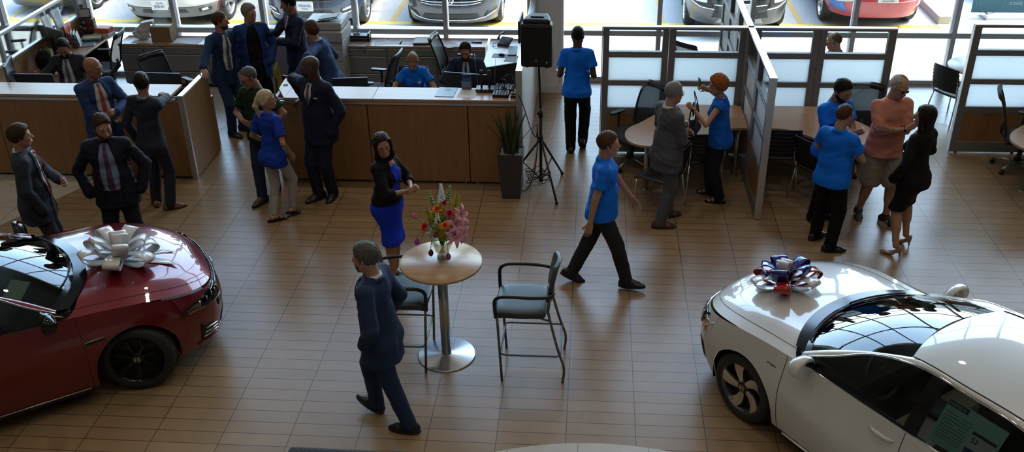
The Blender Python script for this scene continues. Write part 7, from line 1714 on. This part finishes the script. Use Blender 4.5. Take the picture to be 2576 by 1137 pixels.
# paper: thin sheets and stacks
pap_t = M('printed_paper', (.66, .68, .72), .8, noise=.22, nscale=38.)
def sheet(label, x, y, z, rz=0., w=.216, d=.279, h=.0015, m=None, name='paper_sheet', cat='paper', group=None, lines=0):
    o = B().box(-w/2, w/2, -d/2, d/2, 0, h, min(.0004, h*.3) if h < .004 else .002, 1).obj(name, m or paper, None, (x, y, z), (0, 0, rz)); tag(o, label, cat, group)
    for k in range(lines): B().box(-w*.38, w*(.36-.1*(k % 3)), d*(.40-.085*k)-.004, d*(.40-.085*k)+.002, h, h+.0006).obj('printed_line', M('soft_ink', (.30, .31, .36), .8), o)
    return o
sheet('loose white sheet beside the holder on the left side desk', -8.27, 14.60, Zw, .5, .14, .20)
sheet('printed sheets spread on the left credenza right of the carton', -6.52, 14.80, Zw, .15, .44, .26, .003, pap_t, 'newspaper', 'paper')
sheet('printed sheet lying in front of the carton on the left credenza', -6.45, 14.70, Zw+.003, -.2, .30, .19, .002, pap_t, 'newspaper', 'paper')
sheet('flattened paper under the white bag on the left credenza', -7.25, 14.74, Zw, .1, .34, .22, .002, paper)
sheet('lined form lying in front of the black laminator', -3.71, 14.66, Zw, -.12, .30, .17, .002, pap_t, lines=5)
for x, y, a, l in ((-3.36, 14.78, .25, 'first white sheet right of the black laminator'), (-3.13, 14.82, .05, 'second white sheet right of the black laminator'), (-2.93, 14.80, -.1, 'third white sheet right of the black laminator')): sheet(l, x, y, Zw, a, lines=4)
sheet('white sheet by the tall mesh chair on the right credenza', -2.22, 14.70, Zw, .5, lines=4); sheet('printed form near the remote on the right credenza', -1.93, 14.86, Zw, -.2, .24, .24, .0015, pap_t, lines=5)
sheet('grey sheet beside the mouse pad on the side desk', -1.20, 14.05, Zw, -.1, m=M('grey_sheet', (.42, .43, .46), .8)); sheet('printed sheet behind the angled monitor on the side desk', -1.12, 13.35, Zw, .1, lines=5); sheet('printed sheet nearest the angled monitor on the side desk', -1.10, 12.95, Zw, -.05, lines=4)
sheet('white printed sheet on the middle counter left of the radio receiver', -1.55, 11.50, Zc, -.06, .235, .30, lines=7)
o = sheet('navy booklet with a gold crest lying on the middle counter', -1.83, 11.53, Zc, -.05, .24, .32, .006, M('booklet_navy', (.012, .03, .085), .3), 'booklet', 'booklet')
for k in range(4): B().box(-.03+.022*k, -.014+.022*k, .05, .09, .006, .0075).obj('crest', M('gold_print', (.42, .34, .12), .5), o)
o = sheet('black ring binder on the right credenza', -2.68, 14.82, Zw, .05, .29, .32, .03, M('binder_dark', (.03, .03, .035), .4), 'ring_binder', 'binder'); B().box(-.13, .13, -.14, .14, .03, .033).obj('cover_sheet', paper, o)
# left side desk
t = thing('laptop', 'closed silver laptop on the left side desk', 'laptop', (-8.12, 14.50, Zw), R_(22)); lm = M('laptop_silver', (.50, .51, .53), .35, .8)
B().box(-.155, .155, -.11, .11, .0, .010, .004).obj('base', lm, t); l = B().box(-.155, .155, -.11, .11, .0105, .0175, .004).obj('lid', lm, t); B().ball((0, 0, .0178), .012, 10, (1, 1, .1)).obj('logo', M('logo_dark', (.08, .08, .09), .3), l)
bl = M('binder_blue', (.03, .10, .22), .5); bg_ = M('binder_green', (.06, .25, .08), .5)
for k, (m, h, l) in enumerate(((bl, .028, 'blue binder at the bottom of the paper stack'), (bg_, .016, 'green folder in the paper stack on the side desk'), (paper, .02, 'white ream of paper in the stack on the side desk'), (M('paper_yellowish', (.70, .70, .52), .8), .006, 'top sheets with a yellow page on the paper stack'))):
    z = Zw+(0, .028, .044, .064)[k]; tag(B().box(-.15, .15, -.10, .10, 0, h, .002, 1).obj(('binder', 'folder', 'paper_ream', 'paper_stack')[k], m, None, (-8.12+.004*k, 14.76, z), (0, 0, .12+.06*k)), l, ('binder', 'folder', 'paper', 'paper')[k])
om = M('orange_red_card', (.62, .10, .035), .5)
tag(B().box(-.14, .14, -.10, .10, 0, .07, .002, 1).obj('paper_ream', paper, None, (-8.0, 14.96, Zw), (0, 0, -.1)), 'ream of white paper under the orange red file box', 'paper')
tag(B().box(-.125, .125, -.085, .085, 0, .085, .012, 3).obj('file_box', om, None, (-8.0, 14.965, Zw+.071), (0, 0, -.1)), 'orange red file box at the window end of the side desk', 'box')
tag(B().box(-.11, .11, -.075, .075, 0, .10, .006).obj('desk_tray', M('tray_black', (.02, .02, .025), .5), None, (-8.235, 14.97, Zw), (0, 0, .1)), 'black desk tray under the dark printed cartons', 'tray')
def bottle(label, x, y, z, lab=None, h=.21, r=.032, cap=None, body=None, rot=None):
    t = thing('water_bottle', label, 'bottle', (x, y, z)); 
    B().lathe([(.001, .0), (r*.9, 0), (r, .01), (r, h*.30), (r*.92, h*.36), (r, h*.42), (r, h*.66), (r*.8, h*.78), (r*.42, h*.88), (r*.40, h*.92)], n=24, cap=False).obj('body', body or M_glass_b, t)
    B().lathe([(r*.42, h*.92), (r*.44, h*.925), (r*.44, h), (.001, h)], n=18).obj('cap', cap or white_s, t)
    if lab: B().lathe([(r*1.01, h*.44), (r*1.01, h*.64)], n=24, cap=False).obj('label_band', lab, t)
    return t
M_glass_b = M_glass('bottle_plastic', (.72, .78, .82), 1.6)
bottle('water bottle with a white cap against the oak panel', -8.30, 14.82, Zw, None); bottle('water bottle with a blue label on the side desk', -8.20, 14.36, Zw, M('label_blue', (.10, .30, .55), .5), cap=M('cap_navy', (.02, .04, .12), .4))
b_ = bottle('bright green drink bottle beside the seated man', -8.24, 13.62, Zw, None, .26, .036, M('cap_green', (.05, .35, .03), .4), M('bottle_green', (.06, .42, .03), .35)); b_.name = 'drink_bottle'
v = Vol((-.2, -.14, -.02), (.2, .14, .36), .009); v.el((0, 0, .14), (.13, .075, .16), k=.0); v.el((.05, -.06, .10), (.07, .035, .09), k=.03); v.wrinkle(.005, 40, 2); v.plane((0, 0, 0), (0, 0, -1), .01); t = thing('backpack', 'black backpack slumped against the glass partition', 'bag', (-8.20, 13.38, Zw), R_(70)); vol_obj('body', v, blk_c, t); B().tube(smooth_path([(-.05, .0, .28), (-.02, .0, .34), (.03, .0, .33), (.05, 0, .27)], 5), .009, 6).obj('strap', blk_c, t)
o = tag(B().box(-.11, .11, -.085, .085, 0, .035, .004).obj('notebook', M('crimson_cover', (.30, .012, .04), .45), None, (-8.06, 13.18, Zw), (0, 0, .3)), 'thick crimson notebook beside the seated man', 'notebook')
v = Vol((-.12, -.1, -.02), (.14, .1, .1), .007); v.el((0, 0, 0), (.085, .07, .07), k=0); v.el((.09, 0, .01), (.055, .06, .012), k=.02); v.plane((0, 0, 0), (0, 0, -1), .005); t = thing('cap', 'grey cap lying on the crimson notebook', 'hat', (-8.06, 13.19, Zw+.036), R_(200)); vol_obj('crown', v, cloth('grey_cap', (.10, .09, .085)), t)
t = thing('toy', 'small red and green knick-knack on the left side desk', 'ornament', (-8.22, 13.08, Zw)); B().ball((0, 0, .045), .045, 14).ball((.05, .02, .035), .03, 12).obj('body', M('toy_red', (.40, .02, .02), .4), t); B().ball((.03, .07, .03), .03, 12).obj('leaf', M('toy_green', (.03, .15, .05), .5), t)
t = thing('tablet', 'white bordered tablet lying by the edge-on monitor', 'tablet', (-8.14, 12.86, Zw), R_(14)); B().box(-.13, .13, -.09, .09, 0, .01, .004).obj('body', M('white_plastic', (.62, .62, .62), .4), t); B().box(-.11, .11, -.072, .072, .0102, .0108).obj('screen', black_gl, t)
o = B().lathe([(.001, 0), (.038, 0), (.04, .01), (.04, .085), (.034, .085), (.034, .02), (.001, .018)], n=24).obj('mug', M('mug_white', (.60, .60, .60), .3), None, (-7.98, 12.93, Zw)); tag(o, 'white mug beside the seated man in charcoal', 'mug'); B().tube(arc((.04, 0, .045), .022, -pi/2, pi/2, 8), .005, 6).obj('handle', bpy.data.materials['mug_white'], o)
# papers clipped to the glass, folder rack
def leaner(name, label, y0, y1, z0, z1, m, x=-8.335, lean=.05, cat='paper', lines=0):
    P = [[(-.0+lean*(1-v)+.01*sin(5*u+3*v), y0+(y1-y0)*u, z0+(z1-z0)*v) for u in (0, .25, .5, .75, 1)] for v in (0, .25, .5, .75, 1)]
    cy2, cz = (y0+y1)/2, (z0+z1)/2; P = [[(p[0], p[1]-cy2, p[2]-cz) for p in r] for r in P]; o = B().grid(P).obj(name, m, None, (x, cy2, cz)); solidify(o, .0015); tag(o, label, cat)
    for k in range(lines): B().box(.012+lean*.3, .018+lean*.3, -.06, .05-.02*(k % 2), .05-.035*k, .056-.035*k).obj('printed_line', M('soft_ink', (0, 0, 0)), o)
    return o
leaner('paper_sheet', 'tall plain white sheet taped to the partition glass', 13.80, 14.02, 1.11, 1.40, paper); leaner('paper_sheet', 'printed sheet with a red figure taped to the partition glass', 14.08, 14.35, 1.12, 1.41, pap_t)
t = thing('letter_rack', 'letter rack stuffed with white papers on the side desk', 'rack', (-8.24, 14.50-.05, Zw), R_(20))
for k in range(3): B().tube([(.10-.07*k, -.13, .01), (.10-.07*k, -.13, .12+.05*k), (.10-.07*k, .13, .12+.05*k), (.10-.07*k, .13, .01)], .003, 6).obj('wire', M('rack_wire', (.2, .2, .2), .4, .6), t)
for k in range(6): P_ = B().box(-.001, .001, -.11, .11, .01, .23+.02*(k % 3)+.03*(k//3), 0, 1, T(.085-.035*k, .008*(k % 2), 0) @ roty(-.18)); P_.obj('paper', paper, t)
o = leaner('folder', 'orange red folder standing behind the letter rack', 14.30, 14.52, .80, 1.13, om, -8.31, .04, 'folder')
bm_ = M('carton_dark', (.045, .022, .022), .4); br = M('carton_red', (.30, .03, .03), .4)
for k, (dx, dz, l) in enumerate(((0, 0, 'lower dark printed carton under the window corner of the side desk'), (0, .10, 'upper dark printed carton under the window corner of the side desk'))):
    t = thing('ink_carton', l, 'box', (-8.235, 14.97, Zw+.10+dz), R_(6), 'dark printed cartons'); B().box(-.10, .10, -.055, .055, 0, .098, .002, 1).obj('carton', bm_, t); B().box(.0, .09, -.0565, -.055, .015, .085).obj('red_panel', br, t); B().box(-.085, -.03, -.0565, -.055, .03, .07).obj('pale_panel', M('carton_pale', (.35, .36, .40), .5), t)
# left credenza
t = thing('carton', 'brown cardboard carton on the left credenza', 'box', (-6.92, 14.80, Zw)); cb_ = M('cardboard', (.30, .185, .095), .8, noise=.08); B().box(-.165, .165, -.115, .115, 0, .25, .004, 1).obj('body', cb_, t); B().box(-.155, .155, -.025, .025, .2502, .2512).obj('tape', M('packing_tape', (.36, .24, .13), .35), t)
for k in range(2): B().box(.1652, .1658, -.02+.05*k, .0+.05*k, .07, .15).obj('printed_mark', black_pl, t)
v = Vol((-.2, -.16, -.02), (.2, .16, .34), .009); v.el((0, 0, .10), (.12, .10, .11), k=0); v.el((.06, .03, .20), (.10, .07, .08), k=.05); v.el((-.07, -.03, .13), (.07, .06, .05), k=.04); v.wrinkle(.012, 45, 5); v.plane((0, 0, 0), (0, 0, -1), .01)
t = thing('plastic_bag', 'crumpled white plastic bag beside the carton', 'bag', (-7.28, 14.82, Zw)); vol_obj('bag', v, M('white_film', (.60, .61, .60), .35), t); B().cbox((.10, .04, .27), (.19, .13, .05), .004, rotz(.2) @ roty(-.15)).obj('white_box', M('white_card', (.68, .68, .66), .6), t)
# copier and cabinet
t = thing('copier', 'grey office copier standing between the two credenzas', 'copier', (-4.14, 14.58, 0)); cw_ = M('copier_white', (.46, .455, .44), .45); cg = M('copier_grey', (.20, .20, .205), .4)
B().box(-.29, .29, -.30, .30, .04, .90, .012).obj('body', cw_, t); B().box(-.30, .30, -.32, .30, .905, 1.06, .012).obj('scanner', cw_, t)
for z0, z1 in ((.08, .32), (.335, .58), (.595, .74)): d = B().box(-.285, .285, -.308, -.296, z0, z1, .004).obj('paper_drawer', cw_, t); B().box(-.06, .06, -.314, -.306, z1-.06, z1-.03, .004).obj('pull', cg, d)
B().box(-.24, .10, -.33, -.1, .80, .84, .006).obj('output_tray', cg, t); f = B().box(-.30, .28, -.24, .30, 1.065, 1.18, .018).obj('document_feeder', M('feeder_white', (.50, .50, .49), .45), t)
B().cbox((.03, -.04, 1.215), (.42, .30, .012), .004, roty(-.16)).obj('feed_tray', black_pl, f); B().cbox((.05, -.03, 1.232), (.30, .22, .006), .001, roty(-.16)).obj('paper', paper, f); B().cbox((-.27, -.40, 1.05), (.26, .14, .02), .006, rotx(.5)).obj('control_panel', cg, t)
for z in (.62, .40): B().cbox((.291, -.18, z), (.004, .035, .05), .002).obj('latch', trim_m, t)
t = thing('side_cabinet', 'plain grey cabinet with papers left of the copier', 'cabinet', (-4.84, 14.55, 0)); B().box(-.28, .28, -.28, .30, .03, .955, .004).obj('body', M('cabinet_grey', (.22, .22, .235), .5), t); B().box(-.285, .285, -.29, .30, .955, .98, .004).obj('cabinet_top', M('cabinet_top_pale', (.50, .50, .50), .4), t); B().box(-.27, .27, -.27, .28, 0, .03).obj('plinth', shadow_gap, t)
sheet('fanned paper on the grey cabinet left of the copier', -4.90, 14.48, .98, .3, .30, .24, .004, paper)
t = thing('floor_sign', 'folded yellow floor sign leaning behind the man in the royal blue blazer', 'sign', (-4.85, 13.98, 0), R_(-80)); ym = M('sign_yellow', (.66, .52, .03), .5)
for s_ in (-1, 1): B().box(-.15, .15, -.008, .008, .0, .62, .006, 2, T(0, .07*s_, 0) @ rotx(.11*s_)).obj('panel', ym, t)
B().box(-.09, .09, -.0105, -.0095, .26, .46, 0, 1, T(0, -.07, 0) @ rotx(-.11)).obj('white_patch', paper, t)
# right credenza
t = thing('laminator', 'black laminating machine on the right credenza', 'machine', (-3.77, 14.87, Zw)); B().box(-.22, .22, -.09, .09, .02, .10, .012).obj('body', black_pl, t); B().box(-.205, .205, -.094, -.088, .052, .062).obj('slot', M('slot_grey', (.35, .35, .36), .3, .7), t)
for s_ in (-1, 1): B().box(s_*.215-.015, s_*.215+.015, -.085, .085, .0, .135, .008).obj('end_cheek', black_pl, t)
for x in (-.03, .03): B().cyl((x, -.03, .112), (x+.02, .03, .112), .011).obj('white_roll', white_s, t)
B().box(-.10, -.07, -.096, -.092, .03, .048).obj('switch', M('switch_green', (.02, .25, .10), .4), t)
tag(B().box(-.085, .085, -.02, .02, 0, .02, .006).obj('remote_control', black_pl, None, (-1.82, 14.80, Zw), (0, 0, -.05)), 'black remote lying on the right credenza', 'remote')
# side desk by the speaker
t = thing('telephone', 'black desk telephone at the window end of the side desk', 'telephone', (-1.36, 14.72, Zw), R_(-20)); B().cbox((0, 0, .05), (.20, .21, .035), .012, roty(.0) @ rotx(.35)).obj('base', black_pl, t)
hs = B(); hs.tube(smooth_path([(-.07, -.10, .11), (-.075, -.06, .145), (-.075, 0, .16), (-.075, .06, .165), (-.07, .10, .15)], 4), [.022]*3+[.015]*12+[.022]*2, 8); hs.obj('handset', black_pl, t)
for i in range(4):
    for j in range(3): B().cbox((.02+.028*j, -.05+.026*i, .062+.009*i), (.018, .016, .006), .002, rotx(.35)).obj('key', cg, t)
cord('phone_cord', [(-1.45, 14.62, Zw+.03), (-1.52, 14.58, Zw+.012), (-1.56, 14.70, Zw+.012), (-1.50, 14.80, Zw+.012), (-1.40, 14.78, Zw+.02)], .005, cb, 'black telephone cord looping on the side desk')
def keyboard(label, x, y, z, rz):
    t = thing('keyboard', label, 'keyboard', (x, y, z), rz); B().box(-.21, .21, -.07, .07, 0, .016, .005).obj('case', black_pl, t); b = B()
    for r in range(5):
        for k in range(18): b.box(-.20+.0222*k, -.182+.0222*k, -.06+.0245*r, -.041+.0245*r, .016, .021)
    b.obj('keys', M('key_cap', (.05, .05, .053), .5), t); return t
keyboard('black keyboard on the side desk by the speaker', -1.22, 14.40, Zw, R_(92))
tag(B().box(-.13, .13, -.09, .09, 0, .004, .001, 1).obj('mouse_pad', M('pad_navy', (.012, .022, .05), .6), None, (-1.38, 14.19, Zw), (0, 0, -.08)), 'dark blue mouse pad on the side desk', 'mouse pad')
o = B().ball((0, 0, .008), .03, 16, (1.0, 1.7, .85)).obj('mouse', black_pl, None, (-1.37, 14.20, Zw+.004), (0, 0, 1.3)); tag(o, 'black computer mouse on the blue pad', 'mouse')
# on the end of the middle counter
t = thing('wireless_receiver', 'black wireless microphone receiver with two aerials on the counter', 'receiver', (-1.335, 11.60, Zc)); B().box(-.12, .12, -.08, .08, .008, .045, .004).obj('case', black_pl, t)
for s_ in (-1, 1): B().tube([(.105*s_, .07, .04), (.105*s_+.03*s_, .07, .47)], [.0032, .0018], 6).obj('aerial', steel, t)
for k in range(3): B().cyl((-.07+.05*k, -.083, .026), (-.07+.05*k, -.078, .026), .010, n=12).obj('dial', cg, t)
def mic(label, x):
    t = thing('microphone', label, 'microphone', (x, 11.60, Zc+.045), 0, 'handheld microphones'); B().lathe([(.001, 0), (.014, 0), (.016, .10), (.019, .16), (.016, .165)], n=18).obj('handle', black_pl, t); B().lathe([(.017, .165), (.024, .18), (.026, .205), (.020, .228), (.001, .236)], n=20).obj('head', M('mic_mesh', (.05, .05, .052), .45, .6, bump=.6, bscale=900.), t)
mic('left of two black microphones standing on the receiver', -1.385); mic('right of two black microphones standing on the receiver', -1.285)
def mixer(label, x, y, w, d, rows, cols):
    t = thing('audio_mixer', label, 'mixer', (x, y, Zc), R_(-2)); B().box(-w/2, w/2, -d/2, d/2, 0, .04, .004).obj('case', black_pl, t)
    for i in range(rows):
        for j in range(cols): B().cyl((-w/2+w*(j+.7)/(cols+.4), -d/2+d*(i+.7)/(rows+.4), .04), (-w/2+w*(j+.7)/(cols+.4), -d/2+d*(i+.7)/(rows+.4), .056), .0065, .005, 10).obj('knob', M('knob_pale', (.50, .50, .52), .4) if (i+j) % 2 == 0 else cg, t)
    return t
m1 = mixer('larger black audio mixer with grey knobs at the counter corner', -1.10, 11.645, .25, .17, 3, 7); m2 = mixer('smaller black audio mixer with white plugs at the counter edge', -1.125, 11.445, .20, .17, 3, 5)
for k in range(5): B().tube(smooth_path([(-.07+.035*k, .05, .045), (-.07+.035*k, .05, .10), (-.05+.035*k, .08, .13), (-.02+.03*k, .12, .07)], 4), .004, 6).obj('patch_lead', black_pl if k % 2 else M('lead_white', (.5, .5, .5), .5), m2)
t = thing('power_adapter', 'yellow and black power brick on the counter corner', 'adapter', (-.965, 11.40, Zc)); B().box(-.035, .035, -.05, .05, 0, .035, .006).obj('body', black_pl, t); B().box(-.028, .028, -.0, .045, .035, .055, .004).obj('yellow_block', ym, t)
t = thing('headphones', 'black headphones resting on the mixer at the counter corner', 'headphones', (-1.05, 11.76-.06, Zc+.056), R_(25)); B().tube(arc((0, 0, .05), .075, .1, pi-.1, 14), .008, 8).obj('headband', black_pl, t)
for s_ in (-1, 1): B().cyl((.075*s_, -.012, .04), (.06*s_, .0, .04), .038, n=18).obj('ear_cup', black_pl, t)
t = thing('brochure_holder', 'clear brochure holder with blue leaflets on the counter', 'holder', (-1.58, 11.71-.05, Zc)); Mt = rotx(-.18); B().box(-.065, .065, -.002, .002, .0, .20, 0, 1, Mt).obj('back_plate', M_glass_b, t); B().box(-.066, .066, -.04, -.037, .0, .11).obj('front_pocket', M_glass_b, t); l_ = B().box(-.058, .058, -.030, -.008, .004, .19, .001, 1, Mt).obj('leaflets', M('leaflet_blue', (.05, .14, .38), .4), t); B().box(-.05, .05, -.0315, -.0302, .03, .06, 0, 1, Mt).obj('leaflet_band', M('leaflet_pale', (.45, .40, .48), .4), l_); B().box(-.05, .05, -.0315, -.0302, .14, .18, 0, 1, Mt).obj('leaflet_head', M('leaflet_dark', (.02, .03, .06), .4), l_)
tag(B().box(-.03, .03, -.02, .02, 0, .012, .002).obj('card_holder', M('card_pale', (.55, .56, .58), .5), None, (-3.97, 11.72, Zc), (0, 0, .2)), 'small pale card holder at the left end of the middle counter', 'card holder')
# clutter beside the seated woman
t = thing('wire_basket', 'wire basket of crumpled magazines beside the empty mesh chair', 'basket', (-3.18, 12.30-.02, Zw), R_(8))
for z in (.01, .08, .14): B().tube([(x, y, z) for x, y in rrect(.26, .20, .03, 3)], .003, 6, closed=True).obj('wire_ring', M('rack_wire', (0, 0, 0)), t)
for k in range(5): B().box(-.10, .10, -.004, .004, .01, .19+.02*(k % 2), .001, 1, T(.0, -.07+.035*k, 0) @ rotx(.15*(k-2)) @ roty(.12*(k % 3-1))).obj('magazine', (pap_t, M('mag_dark', (.08, .07, .07), .5))[k % 2], t)
t = thing('drink_cup', 'clear cup with a red straw beside the wire basket', 'cup', (-3.0, 12.20, Zw)); B().lathe([(.001, 0), (.03, 0), (.042, .13)], n=20, cap=False).obj('cup', M_glass_b, t); B().tube([(0, 0, .01), (.02, 0, .24)], .004, 6).obj('straw', M('straw_red', (.6, .03, .03), .4), t)
# ------------------------------------------------------------------ things in people's hands
bottle('small water bottle held by the man in the grey suit', 1.115, 10.60, 1.03, M('label_white_blue', (.45, .50, .62), .5), .20, .03)
t = thing('smartphone', 'dark phone held up by the woman with red curls', 'phone', (1.29, 11.17, 1.47), R_(10)); B().box(-.006, .006, -.038, .038, -.075, .075, .005).obj('case', M('phone_case', (.025, .022, .02), .4), t); B().box(.006, .0068, -.034, .034, -.070, .070).obj('screen', black_gl, t)
t = thing('handbag', 'black leather shoulder bag hanging from the hands of the woman with red curls', 'bag', (1.235, 10.93, .90), R_(70)); bl_m = M('bag_leather', (.012, .012, .013), .32, bump=.15, bscale=120.)
v = Vol((-.22, -.14, -.02), (.22, .14, .34), .0085); v.rc((-.13, 0, .07), (.13, 0, .07), .075, .075, .03, flat=((0, 1, 0), 1.25)); v.rc((-.09, 0, .20), (.09, 0, .20), .05, .05, .08, flat=((0, 1, 0), 1.3)); v.wrinkle(.004, 35, 8); v.plane((0, 0, .245), (0, 0, 1), .01); vol_obj('body', v, bl_m, t)
for s_ in (-1, 1): B().tube(smooth_path([(-.09, .035*s_, .22), (-.05, .03*s_, .34), (.02, .02*s_, .42), (.05, .03*s_, .34), (.09, .035*s_, .22)], 5), .009, 6, flat=.5).obj('handle', bl_m, t)
B().tube(smooth_path([(.13, 0, .18), (.14, .0, .34), (.12, .05, .52), (.08, .02, .40), (-.02, 0, .26)], 5), .006, 6, flat=.5).obj('long_strap', bl_m, t)
sheet('folded white papers held by the man walking past the loudspeaker', -.40, 12.72, 1.04, .4, .12, .20, .004)

t = thing('photo_frame', 'dark framed picture standing on the printed cartons', 'picture frame', (-8.28, 15.0, Zw+.298), R_(10)); B().box(-.09, .09, -.008, .008, 0, .15, .003, 1, rotx(-.15)).obj('frame', trim_m, t); B().box(-.075, .075, -.0095, -.0085, .015, .135, 0, 1, rotx(-.15)).obj('picture', paper, t)
